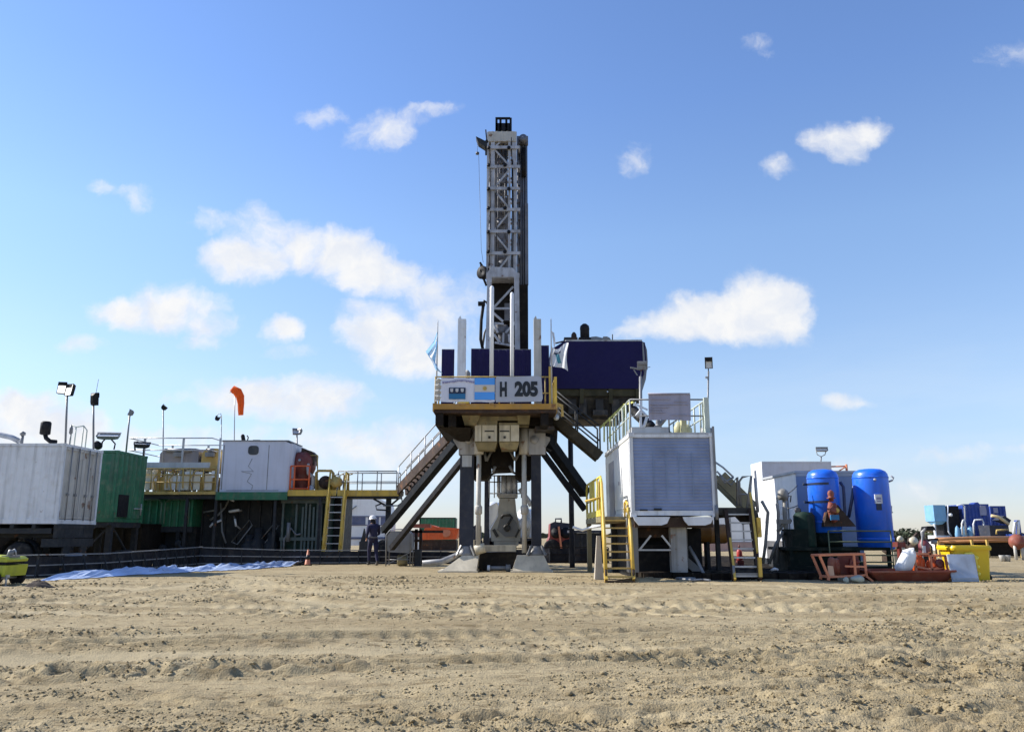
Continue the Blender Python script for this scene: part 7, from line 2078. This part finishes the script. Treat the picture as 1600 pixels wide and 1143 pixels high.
m = MB(); m.prism([(Xp(563, 57, 1), Zp(846, 57)), (Xp(566, 57, 1), Zp(836, 57)), (Xp(568, 57, 1), Zp(825, 57)), (Xp(571, 57, 1), Zp(838, 57)), (Xp(574, 57, 1), Zp(846, 57))], 57, 57.4); m.box(Xp(562, 57, 1), Xp(574, 57, 1), 56.9, 57.5, 0, Zp(845.7, 57))
solo('stand', m, steel_dark, 'dark pointed stand in front of the white bus', 'stand', (Xp(568, 57, 1), 57, 0))

# white tanker and dark machine seen between the rig legs
YN = 52
root = thing('tank_truck', 'white upright tanks on a low trailer seen far behind between the rig legs', 'trailer', (Xp(790, YN, 1), YN + 1, 0))
m = MB()
for px, t_ in ((770, 782), (822, 792)): m.lathe([(.0, 0), (.5, 0), (.55, .05), (.55, Zp(t_, YN) - 1.3), (.4, Zp(t_, YN) - 1.1), (.0, Zp(t_, YN) - 1.0)], (Xp(px, YN, 2), YN + 1, 1.0), n=20)
part('tank', m, white, root)
m = MB(); m.box(Xp(755, YN, 1), Xp(836, YN, 1), YN, YN + 2, .6, .98); part('chassis', m, steel_dark, root)
for px in (762, 830): wheel(root, 'wheel', (Xp(px, YN, .4), YN + .15, .45), .45, .3)
root = thing('dark_machine', 'dark angular machine far behind, seen between a rig leg and the white tanks', 'machine', (Xp(747, 50, 1), 50, 0))
m = MB(); m.prism([(Xp(738, 50, 1), Zp(843, 50)), (Xp(739, 50, 1), Zp(822, 50)), (Xp(744, 50, 1), Zp(819, 50)), (Xp(746, 50, 1), Zp(821, 50)), (Xp(751, 50, 1), Zp(821, 50)), (Xp(752, 50, 1), Zp(843, 50))], 50, 51.2); part('body', m, steel_blue, root)
m = MB(); m.box(Xp(741, 50, 1), Xp(753, 50, 1), 50.1, 51, 0, Zp(843.4, 50)); part('base', m, steel_dark, root)
# red and dark truck at right of the rig
YX = 45
root = thing('red_truck', 'dark red truck with twin round openings and a small roof frame', 'truck', (Xp(875, YX, 1), YX + 1, 0))
m = MB(); m.prism([(Xp(856, YX, 1.5), .5), (Xp(894, YX, 1.5), .5), (Xp(894, YX, 1.5), Zp(818, YX)), (Xp(866, YX, 1.5), Zp(815, YX)), (Xp(860, YX, 1.5), Zp(818, YX)), (Xp(859, YX, 1.5), Zp(838, YX)), (Xp(856, YX, 1.5), Zp(845, YX))], YX, YX + 2.2); part('body', m, M('dark_red_truck_paint', (.22, .035, .028), .45, var=.2, dust=.1), root)
m = MB(); m.prism([(Xp(859.4, YX, 1.5), Zp(829, YX)), (Xp(893.8, YX, 1.5), Zp(829, YX)), (Xp(893.8, YX, 1.5), Zp(817.6, YX)), (Xp(866, YX, 1.5), Zp(814.6, YX)), (Xp(860, YX, 1.5), Zp(817.6, YX))], YX - .02, YX - .001); part('upper_panel', m, steel_blue, root)
m = MB()
for px in (869, 884): m.lathe([(.0, 0), (.28, .01), (.30, .05), (.0, .06)], Wp(px, 832, YX - .02), (0, -1, 0), 20)
part('opening', m, black_m, root)
m = MB(); m.prism([(Wp(862, 828, YX).x, Wp(862, 828, YX).z), (Wp(873, 823, YX).x, Wp(873, 823, YX).z), (Wp(873, 825.5, YX).x, Wp(873, 825.5, YX).z)], YX - .06, YX - .02)
m.prism([(Wp(877, 825, YX).x, Wp(877, 825, YX).z), (Wp(890, 824, YX).x, Wp(890, 824, YX).z), (Wp(890, 838, YX).x, Wp(890, 838, YX).z), (Wp(888, 838, YX).x, Wp(888, 838, YX).z), (Wp(888, 826.5, YX).x, Wp(888, 826.5, YX).z)], YX - .06, YX - .02); part('trim', m, white, root)
m = MB(); m.bar(Wp(873, 822, YX - .1), Wp(877, 856, YX - .1), .1, .1); part('pole', m, salmon, root)
m = MB(); m.path([Wp(868, 816, YX + .5), Wp(868, 810, YX + .5), Wp(877, 810, YX + .5), Wp(877, 816, YX + .5)], .05, 4); part('roof_frame', m, steel_blue, root)
for px in (863, 888): wheel(root, 'wheel', (Xp(px, YX, .4), YX + .1, .48), .48, .3)
root = thing('dark_tank', 'low black ribbed tank behind the yellow railed platform', 'tank', (Xp(915, 42, .6), 42, 0))
m = MB(); m.box(Xp(893, 42, .6), Xp(944, 42, .6), 42, 43.5, .1, Zp(832, 42))
for px in (896, 908, 920, 932): m.box(Xp(px, 42, .6), Xp(px, 42, .6) + .1, 41.92, 41.999, .15, Zp(835, 42))
part('body', m, steel_dark, root)
m = MB(); m.box(Xp(890, 42, .6), Xp(946, 42, .6), 41.85, 43.6, Zp(831.8, 42), Zp(828, 42)); part('lid', m, steel_blue, root)
# stuff seen between the legs of the white container and the stairs
root = thing('white_tank', 'white block shaped tank far behind the yellow and black stair', 'tank', (Xp(1125, 60, 2), 60, 0))
m = MB(); m.box(Xp(1107, 60, 2), Xp(1180, 60, 2), 60, 62, Zp(846, 60), Zp(807, 60)); part('body', m, white_clean, root)
m = MB(); m.box(Xp(1107, 60, 2), Xp(1180, 60, 2), 59.9, 62, .0, Zp(846.4, 60)); part('base', m, M('pale_pink_base', (.42, .28, .24), .7), root)
m = MB()
for px in (1120, 1140, 1160): m.box(Xp(px, 60, 2), Xp(px, 60, 2) + .08, 59.95, 59.999, Zp(845, 60), Zp(808, 60))
part('seam', m, steel_grey, root)
root = thing('fire_extinguisher', 'small dark red extinguisher on a stand behind the yellow and black stair', 'extinguisher', (Xp(1156, 30, .3), 30, 0))
m = MB(); x = Xp(1156, 30, .3); m.lathe([(.0, 0), (.10, .01), (.11, .05), (.10, .32), (.05, .42), (.0, .43)], (x, 30, .3), n=14); part('bottle', m, red, root)
m = MB(); m.tube((x, 30, .73), (x, 30, .85), .03, 6); m.box(x - .12, x + .12, 29.9, 30.1, 0, .3); part('stand', m, red_brown, root)
# bushes and scrap at the right, blue pump units far off
rr = random.Random(12)


def bush(label, px, pyt, w, Y, mat, seed, group='scrub behind the blue tanks'):
    x = Xp(px, Y, 1); h = Zp(pyt, Y); rx = random.Random(seed); mm = MB()
    root = thing('bush', label, 'bush', (x, Y, 0), group)
    for k in range(620):
        a, e = rx.uniform(0, 6.28), rx.random(); rad = (rx.random() ** .5)
        q = Vector((x + w / 2 * rad * math.cos(a) * (1 - .45 * e), Y + w / 2.4 * rad * math.sin(a) * (1 - .45 * e), h * (.08 + .92 * e) * (1 - .22 * rad * rx.random())))
        s = rx.uniform(.08, .2); d1 = Vector((rx.gauss(0, 1), rx.gauss(0, 1), rx.gauss(0, 1))).normalized() * s; d2 = Vector((rx.gauss(0, 1), rx.gauss(0, 1), rx.gauss(0, 1))).normalized() * s * .6
        mm.add([q - d1, q + d2, q + d1, q - d2], [(0, 1, 2, 3)])
    part('foliage', mm, mat, root)
    mm = MB()
    for k in range(7):
        a = rx.uniform(0, 6.28); mm.path([(x, Y, 0), (x + .2 * math.cos(a) * w, Y + .2 * math.sin(a) * w, h * .45), (x + .36 * math.cos(a) * w, Y + .33 * math.sin(a) * w, h * rx.uniform(.6, .85))], .05, 5, .015)
    part('stem', mm, brown, root)


bush_m2 = M('dark_scrub_leaves', (.030, .045, .020), .9, var=.4)
bush('broad dark green bush beside the unstrapped blue tank', 1398, 829, 3.2, 66, bush_m2, 1)
bush('tallest dark bush behind the red box on a post', 1420, 824, 3.4, 70, bush_m2, 2)
bush('low spreading green bush between the scrub and the pale blue tank', 1444, 828, 3.4, 74, bushes_m, 3)
bush('small bush between the other scrub and the blue pump unit', 1470, 831, 2.6, 78, bushes_m, 4)
root = thing('scrap_pile', 'jumble of brown and grey machine parts on the ground behind the tank skid rail', 'scrap', (Xp(1412, 36, .5), 36, 0))
m = MB(); rx = random.Random(5)
for k in range(26):
    px, py = rx.uniform(1393, 1448), rx.uniform(838, 868); q = Wp(px, py, 36 + rx.uniform(-1, 1.5)); s = rx.uniform(.10, .28); q.z = max(q.z, s)
    if k % 3: m.lathe([(.0, 0), (s, .02), (s, s * rx.uniform(.6, 2)), (.0, s * 2.1)], q, (rx.gauss(0, 1), rx.gauss(0, 1), rx.gauss(0, .6)), 10)
    else: m.bar(q, q + Vector((rx.uniform(-.6, .6), rx.uniform(-.3, .3), rx.uniform(-.2, .5))), .12, .12)
m.box(Xp(1393, 36, .5), Xp(1450, 36, .5), 35.5, 37, 0, .35)
part('scrap', m, brown, root)
m = MB()
for k in range(7):
    q = Wp(rx.uniform(1395, 1446), rx.uniform(840, 864), 34.6); s = rx.uniform(.08, .18); m.lathe([(.0, 0), (s, .01), (s, s), (.0, s * 1.05)], q, (rx.gauss(0, .4), -1, rx.gauss(0, .4)), 12)
m.box(Xp(1398, 34.6, .5), Xp(1444, 34.6, .5), 34.7, 34.9, 0, .5)
part('fitting', m, beige, root)
YZ = 64
rootA, ax0, ax1, az1 = far_box('pump_house', 'long royal blue container far off with a pale hatch and roof vent', 'container', 1508, 1549, 787, YZ, 2.5, far_blue, far_blue, .4, 'far blue units')
m = MB(); m.prism([(Xp(1533 + a, YZ, 2), Zp(794.5 + b_, YZ)) for a, b_ in ((-.5, 10), (9, 10), (10, 5), (9, -5), (1, -5.5), (-.6, 0))], YZ - .1, YZ - .031); part('hatch', m, M('lilac_panel', (.30, .30, .42), .5), rootA)
m = MB(); m.prism([(Xp(1527, YZ, 3), az1), (Xp(1530, YZ, 3), az1 + .12), (Xp(1534, YZ, 3), az1 + .16), (Xp(1537, YZ, 3), az1)], YZ + .4, YZ + 1.2); part('roof_vent', m, far_blue, rootA)
rootB, _, _, _ = far_box('pump_house', 'smaller royal blue container at the end of the long blue one', 'container', 1551, 1575, 790, YZ + 2, 2.5, far_blue, far_blue, .4, 'far blue units')
m = MB(); m.box(Xp(1554, YZ + 2, 2), Xp(1561, YZ + 2, 2), YZ + 1.92, YZ + 1.968, Zp(801, YZ + 2), Zp(793, YZ + 2)); part('hatch', m, M('lilac_panel_small', (.30, .30, .42), .5), rootB)
root = thing('pale_tank', 'pale blue upright tank with a white leg', 'tank', (Xp(1470, YZ, 2), YZ, 0))
m = MB(); m.box(Xp(1461, YZ, 2), Xp(1480, YZ, 2), YZ, YZ + 1.4, Zp(814, YZ), Zp(788.5, YZ)); m.frustum(Xp(1465, YZ, 2), Xp(1475, YZ, 2), YZ + .3, YZ + 1, Zp(819, YZ), Xp(1462, YZ, 2), Xp(1479, YZ, 2), YZ + .05, YZ + 1.35, Zp(814.2, YZ)); part('body', m, sky_blue, root)
m = MB(); m.path([Wp(1481, 789, YZ - .05), Wp(1480.5, 815, YZ - .05), Wp(1482, 830, YZ - .05), Wp(1487, 838, YZ - .05)], .06, 4); m.box(Xp(1463, YZ, 1), Xp(1486, YZ, 1), YZ, YZ + 1.3, 0, Zp(836, YZ)); m.box(Xp(1465, YZ, 1), Xp(1467, YZ, 1), YZ + .3, YZ + .5, 0, Zp(818, YZ)); part('leg', m, white, root)
root = thing('pump_unit', 'dark open sided machine with pale blue pumps and white arched frames', 'machine', (Xp(1500, YZ - 1, 2), YZ, 0))
m = MB(); m.box(Xp(1482, YZ - .5, 2), Xp(1508, YZ - .5, 2), YZ + .2, YZ + 1.8, .5, Zp(790, YZ)); part('housing', m, black_m, root)
m = MB()
for px, r_ in ((1497, .18), (1506, .26), (1517, .22)): m.lathe([(.0, 0), (r_, .05), (r_ * 1.1, .4), (r_ * .7, .9), (.0, 1.1)], (Xp(px, YZ - 1, 1), YZ - 1, .8), n=16)
part('pump', m, sky_blue, root)
m = MB()
for a, b_ in ((1521, 1537), (1503, 1508)):
    m.path([Wp(a + 1, 835, YZ - 1.3), Wp(a, 818, YZ - 1.3), Wp(a + 2, 812, YZ - 1.3), Wp(b_ - 2, 811, YZ - 1.3), Wp(b_, 816, YZ - 1.3), Wp(b_ + 1, 835, YZ - 1.3)], .07, 4)
m.path([Wp(1495, 789, YZ - .6), Wp(1503, 787.5, YZ - .6), Wp(1507, 790, YZ - .6), Wp(1508, 812, YZ - .6)], .06, 4); m.lathe([(.0, 0), (.12, .02), (.12, .2), (.0, .22)], Wp(1484, 804, YZ - .6), (0, -1, 0), 14)
part('frame', m, white, root)
m = MB(); m.box(Xp(1483, YZ - 1, .5), Xp(1545, YZ - 1, .5), YZ - 1.5, YZ, .0, .78); part('skid', m, steel_blue, root)
root = thing('loader_crane', 'small machine with a cream yellow arm in front of the far blue containers', 'crane', (Xp(1565, YZ - 3, 1), YZ - 3, 0))
m = MB(); m.path([Wp(1549, 805, YZ - 3), Wp(1560, 807, YZ - 3), Wp(1568, 812, YZ - 3), Wp(1576, 819, YZ - 3)], .13, 4); part('arm', m, M('cream_yellow_paint', (.58, .46, .24), .5), root)
m = MB(); m.box(Xp(1548, YZ - 3, 1), Xp(1578, YZ - 3, 1), YZ - 3, YZ - 1.5, .2, Zp(820, YZ - 3)); m.prism([(Xp(1566, YZ - 3, 1), Zp(812, YZ - 3)), (Xp(1576, YZ - 3, 1), Zp(805, YZ - 3)), (Xp(1586, YZ - 3, 1), Zp(812, YZ - 3)), (Xp(1582, YZ - 3, 1), Zp(818, YZ - 3))], YZ - 2.8, YZ - 2); part('body', m, steel_blue, root)
for px in (1553, 1573): wheel(root, 'wheel', (Xp(px, YZ - 3, .4), YZ - 3.05, .4), .4, .3)
m = MB(); m.path([Wp(1557, 834, YZ - 3.3), Wp(1557, 828, YZ - 3.3), Wp(1575, 827, YZ - 3.3)], .07, 6); part('guard', m, mustard, root)
root = thing('small_pump', 'pale and dark pump post beyond the cream yellow arm, near the red float', 'machine', (Xp(1592, YZ - 4, 1), YZ - 4, 0))
m = MB(); m.box(Xp(1583, YZ - 4, 1), Xp(1602, YZ - 4, 1), YZ - 4, YZ - 3, 0, Zp(834, YZ - 4)); m.box(Xp(1593, YZ - 4, 1), Xp(1597, YZ - 4, 1), YZ - 4, YZ - 3.6, 0, Zp(812, YZ - 4)); part('body', m, far_blue, root)
m = MB(); m.path([Wp(1584, 834, YZ - 4.2), Wp(1586, 816, YZ - 4.2), Wp(1591, 813, YZ - 4.2), Wp(1591, 834, YZ - 4.2)], .1, 8); part('pipe', m, white, root)
YH = 44
root = thing('pipe_rack', 'long orange brown pipe on low stands behind the yellow bin', 'pipe rack', (Xp(1535, YH, .8), YH, 0))
m = MB(); m.path([Wp(1462, 842, YH), Wp(1490, 841, YH), Wp(1520, 840, YH), Wp(1640, 839, YH)], .09, 10); m.path([Wp(1466, 846, YH + .4), Wp(1640, 843, YH + .4)], .09, 10); part('pipe', m, M('orange_brown_pipe', (.46, .22, .09), .55, var=.2, rust=.1), root)
m = MB(); 
for px in (1470, 1523, 1547, 1600): m.box(Xp(px, YH, .5) - .05, Xp(px, YH, .5) + .05, YH + .15, YH + .3, 0, Zp(842, YH))
part('stand', m, mustard, root)
m = MB(); m.box(Xp(1470, YH + 1, .4), Xp(1640, YH + 1, .4), YH + .6, YH + 1.6, .05, Zp(846, YH + 1)); part('pipe_bundle', m, black_steel, root)
root = thing('red_float', 'round red float tank on two pale legs under the orange brown pipe', 'tank', (Xp(1588, 40, .6), 40, 0))
m = MB(); m.lathe([(0, -.42), (.2, -.4), (.33, -.26), (.37, 0), (.33, .26), (.2, .4), (0, .42)], Wp(1589, 846, 40), (0.6, 1, 0), 24); part('tank', m, rusty, root)
m = MB(); q = Wp(1584, 846, 40)
for px in (1583, 1594): m.tube((Xp(px, 40, .3), 39.8, 0), (Xp(px, 40, .3), 39.8, q.z), .07, 8)
part('leg', m, white_old, root)
for i, px in enumerate((1566, 1574)):
    m = MB(); x = Xp(px, 38, .2)
    m.lathe([(.0, 0), (.10, .0), (.14, .26), (.14, .28), (.0, .28)], (x, 38, 0), n=14)
    solo('bucket', m, white_old, ['small pale bucket farther from the red float tank', 'small pale bucket nearer to the red float tank'][i], 'bucket', (x, 38, 0), 'pale buckets')

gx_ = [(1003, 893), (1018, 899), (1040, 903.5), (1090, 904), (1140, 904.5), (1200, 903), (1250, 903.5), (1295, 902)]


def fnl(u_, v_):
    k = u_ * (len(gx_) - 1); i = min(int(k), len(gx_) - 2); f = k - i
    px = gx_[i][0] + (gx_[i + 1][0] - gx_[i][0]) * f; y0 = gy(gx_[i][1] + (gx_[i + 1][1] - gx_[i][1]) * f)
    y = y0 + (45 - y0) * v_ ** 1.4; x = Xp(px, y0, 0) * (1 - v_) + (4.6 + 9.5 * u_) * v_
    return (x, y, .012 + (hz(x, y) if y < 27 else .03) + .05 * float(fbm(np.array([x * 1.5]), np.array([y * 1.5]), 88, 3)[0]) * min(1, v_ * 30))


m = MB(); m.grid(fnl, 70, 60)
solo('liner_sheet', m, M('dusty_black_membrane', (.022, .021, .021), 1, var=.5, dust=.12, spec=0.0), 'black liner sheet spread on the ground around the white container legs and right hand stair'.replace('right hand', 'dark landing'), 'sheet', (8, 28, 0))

m = MB(); xm0, xm1 = Xp(1006, 22.8, .1), Xp(1292, 22.8, .1); rx = random.Random(6); x = xm0; k = 0  # black planks added to stand for the shade before the container legs
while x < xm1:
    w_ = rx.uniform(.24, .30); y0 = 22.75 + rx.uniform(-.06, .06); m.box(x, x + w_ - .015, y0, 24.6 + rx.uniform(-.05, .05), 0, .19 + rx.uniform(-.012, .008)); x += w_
solo('shade_slab', m, M('shade_black', (.018, .015, .013), .9, var=.45, dust=.08, spec=.05), 'low black slab added for the ground shade by the front legs of the white container', 'mat', ((xm0 + xm1) / 2, 23.6, 0))

# small litter on the ground near the right stairs
m = MB(); q = Vector((Xp(1205, 23.2, .2), 23.2, .24)); m.path([q, q + Vector((.1, 0, .05)), q + Vector((.2, .05, .02))], .04, 8)
solo('rag', m, white, 'small white rag on the shaded ground beside the tank skid', 'rag', q)
m = MB(); q = Vector((Xp(1398, YO, .2), YO + .9, .08)); m.lathe([(.0, 0), (.10, .02), (.12, .1), (.08, .16), (.0, .17)], q, (0.3, -.6, .6), 12)
solo('plastic_jug', m, white_clean, 'small white jug lying between the tray and the white sack', 'jug', q)
m = MB(); pts_ = [Wp(1052, 897, 23.0), Wp(1068, 899, 22.6), Wp(1080, 901, 22.4), Wp(1092, 899.5, 22.6), Wp(1104, 901, 22.3)]
m.path([Vector((q.x, q.y - .35, .045)) for q in pts_], .035, 8)
solo('ground_hose', m, steel_grey, 'grey hose curving over the ground in front of the white container legs', 'hose', (pts_[2].x, pts_[2].y, 0))
mound('dirt_heap', 'low pale soil bank against a leg of the white container frame', Xp(1012, 22.2, 0), 22.3, 1.1, .45, .13, gm, 9)

# far low scrub along the horizon: one mass
m = MB(); rx = random.Random(21)
for k in range(2600):
    x = rx.uniform(-260, 260); y = rx.uniform(230, 330); s = rx.uniform(.4, 1.5)
    if rx.random() < .5 and abs(x) < 60: continue
    z = rx.uniform(.1, 1.2)
    for j in range(2):
        d = Vector((rx.uniform(.6, 1.6) * s, rx.uniform(-.3, .3), rx.uniform(-.2, .2))); e = Vector((rx.uniform(-.3, .3), rx.uniform(-.3, .3), rx.uniform(.3, .7) * s)); q = Vector((x, y, z))
        m.add([q - d, q - e, q + d, q + e], [(0, 1, 2, 3)])
o = link('scrub', m, bush_m2, recalc=False); o['kind'] = 'stuff'; o['label'] = 'low dry scrub along the far horizon'; o['category'] = 'scrub'

# ------------------------------------------------------------------ PERSON: worker in navy coveralls, stooping, back to the camera
PX, PY = Xp(583, 33.4, .8), 33.4
J = {}
def jt(n_, x, y, z, r_, parent=None): J[n_] = (Vector((x, y, z)), r_ * (1.2 if r_ > .06 and n_ not in ('skull', 'top', 'jaw', 'neck') else 1), parent)
# walking to the left (-x), bent forward
jt('pelvis', 0, 0, .94, .155); jt('waist', -.02, 0, 1.10, .15, 'pelvis'); jt('chest', -.01, .0, 1.33, .185, 'waist'); jt('upper', -.03, 0, 1.47, .13, 'chest'); jt('neck', -.10, 0, 1.545, .058, 'upper')
jt('skull', -.12, 0, 1.63, .085, 'neck'); jt('top', -.13, 0, 1.72, .085, 'skull'); jt('jaw', -.19, 0, 1.62, .05, 'skull')
for s, nm in ((-1, 'near'), (1, 'far')):
    y = s * .1; f = .18 if s < 0 else -.2
    jt('hip_' + nm, 0, y, .90, .10, 'pelvis'); jt('knee_' + nm, f * -.55 - .03, y, .50, .068, 'hip_' + nm); jt('ankle_' + nm, f * -1.0 + .06, y, .11, .046, 'knee_' + nm); jt('heel_' + nm, f * -1.0 + .07, y, .055, .05, 'ankle_' + nm); jt('toe_' + nm, f * -1.0 - .16, y, .045, .042, 'heel_' + nm)
    jt('shoulder_' + nm, -.02, s * .20, 1.44, .085, 'upper'); jt('elbow_' + nm, .10 if s < 0 else -.12, s * .27, 1.16, .056, 'shoulder_' + nm); jt('wrist_' + nm, -.12 if s < 0 else -.36, s * .22, 1.0 if s < 0 else 1.10, .036, 'elbow_' + nm)
    w = J['wrist_' + nm][0]; d = (w - J['elbow_' + nm][0]).normalized()
    jt('palm_' + nm, *(w + d * .075), .034, 'wrist_' + nm)
    side = Vector((0, 0, 1)).cross(d).normalized(); dn_ = d.cross(side)
    for k in range(4):
        b0 = w + d * .10 + dn_ * (.030 - .020 * k); L_ = (.072, .082, .077, .06)[k]
        jt(f'f{k}a_' + nm, *b0, .0105, 'palm_' + nm); jt(f'f{k}b_' + nm, *(b0 + d * L_ * .55 + side * -s * .012), .0095, f'f{k}a_' + nm); jt(f'f{k}c_' + nm, *(b0 + d * L_ * .9 + side * -s * .035), .008, f'f{k}b_' + nm)
    t0 = w + d * .04 + dn_ * .030
    jt('ta_' + nm, *t0, .013, 'palm_' + nm); jt('tb_' + nm, *(t0 + d * .03 + dn_ * .026 - side * s * .01), .011, 'ta_' + nm); jt('tc_' + nm, *(t0 + d * .06 + dn_ * .034 - side * s * .022), .009, 'tb_' + nm)
names = list(J); ix = {n_: i for i, n_ in enumerate(names)}
rot = Matrix.Rotation(R(-62), 4, 'Z')
vs = [rot @ J[n_][0] for n_ in names]
me = bpy.data.meshes.new('person')
me.from_pydata([tuple(q) for q in vs], [(ix[n_], ix[J[n_][2]]) for n_ in names if J[n_][2]], [])
tmp = bpy.data.objects.new('person_source', me); col.objects.link(tmp)
sk = tmp.modifiers.new('skin', 'SKIN'); sk.branch_smoothing = .6; sk.use_smooth_shade = True
if not me.skin_vertices: me.attributes.new('skin', 'FLOAT', 'POINT')
for i, n_ in enumerate(names):
    sv = me.skin_vertices[0].data[i]; r_ = J[n_][1]; sv.radius = (r_, r_); sv.use_root = (n_ == 'pelvis')
ss = tmp.modifiers.new('sub', 'SUBSURF'); ss.levels = ss.render_levels = 2
bpy.context.view_layer.update()
ev = tmp.evaluated_get(bpy.context.evaluated_depsgraph_get())
pm = bpy.data.meshes.new_from_object(ev); bpy.data.objects.remove(tmp, do_unlink=True)
pm.name = 'person'
pm.materials.clear()
for mt in (coverall, skin_m, boot_m): pm.materials.append(mt)
hands = [rot @ J['palm_' + q][0] for q in ('near', 'far')]
for p_ in pm.polygons:
    c_ = p_.center; p_.use_smooth = True
    p_.material_index = 1 if (c_.z > 1.54 or min((c_ - q).length for q in hands) < .12) else (2 if c_.z < .17 else 0)
per = bpy.data.objects.new('person', pm); col.objects.link(per)
pz = -.08
per.location = (PX, PY, 0)
per.scale = (1.08, 1.08, 1.08)
per['label'] = 'stooping person in a white helmet and navy coveralls walking beside the grey tank'; per['category'] = 'person'
BASE['person'] = Vector((0, 0, 0))
hc = rot @ Vector((-.135, 0, 1.70))
m = MB(); m.lathe([(.150, 0), (.152, .02), (.135, .025), (.130, .07), (.105, .12), (.06, .145), (.0, .15)], hc, (-.15, .0, 1), 24); m.box(hc.x - .22, hc.x - .08, hc.y - .09, hc.y + .07, hc.z - .005, hc.z + .012)
part('helmet', m, helmet_m, per)
m = MB(); e0 = rot @ Vector((-.205, 0, 1.655))
m.lathe([(.0, 0), (.018, .005), (.012, .04), (.0, .045)], rot @ Vector((-.18, 0, 1.63)), rot @ Vector((-1, 0, -.2)), 8)
for s in (-1, 1): m.lathe([(.0, 0), (.02, .006), (.022, .012), (.0, .02)], rot @ Vector((-.11, s * .088, 1.64)), rot @ Vector((0, s, 0)), 8)
part('face_feature', m, skin_m, per)
m = MB()
for s in (-1, 1): m.lathe([(.0, 0), (.009, .002), (.0, .006)], rot @ Vector((-.193, s * .032, 1.655)), rot @ Vector((-1, 0, 0)), 8)
part('eye', m, ink, per)
m = MB(); m.lathe([(.10, -.02), (.105, .02), (.09, .09), (.085, .13)], rot @ Vector((-.085, 0, 1.545)), rot @ Vector((-.25, 0, 1)), 16); part('hood', m, black_m, per)
m = MB(); m.lathe([(.168, 0), (.170, .005), (.170, .05), (.168, .055)], rot @ Vector((-.01, 0, 1.00)), n=24); part('belt', m, M('grey_band', (.10, .10, .12), .7), per)
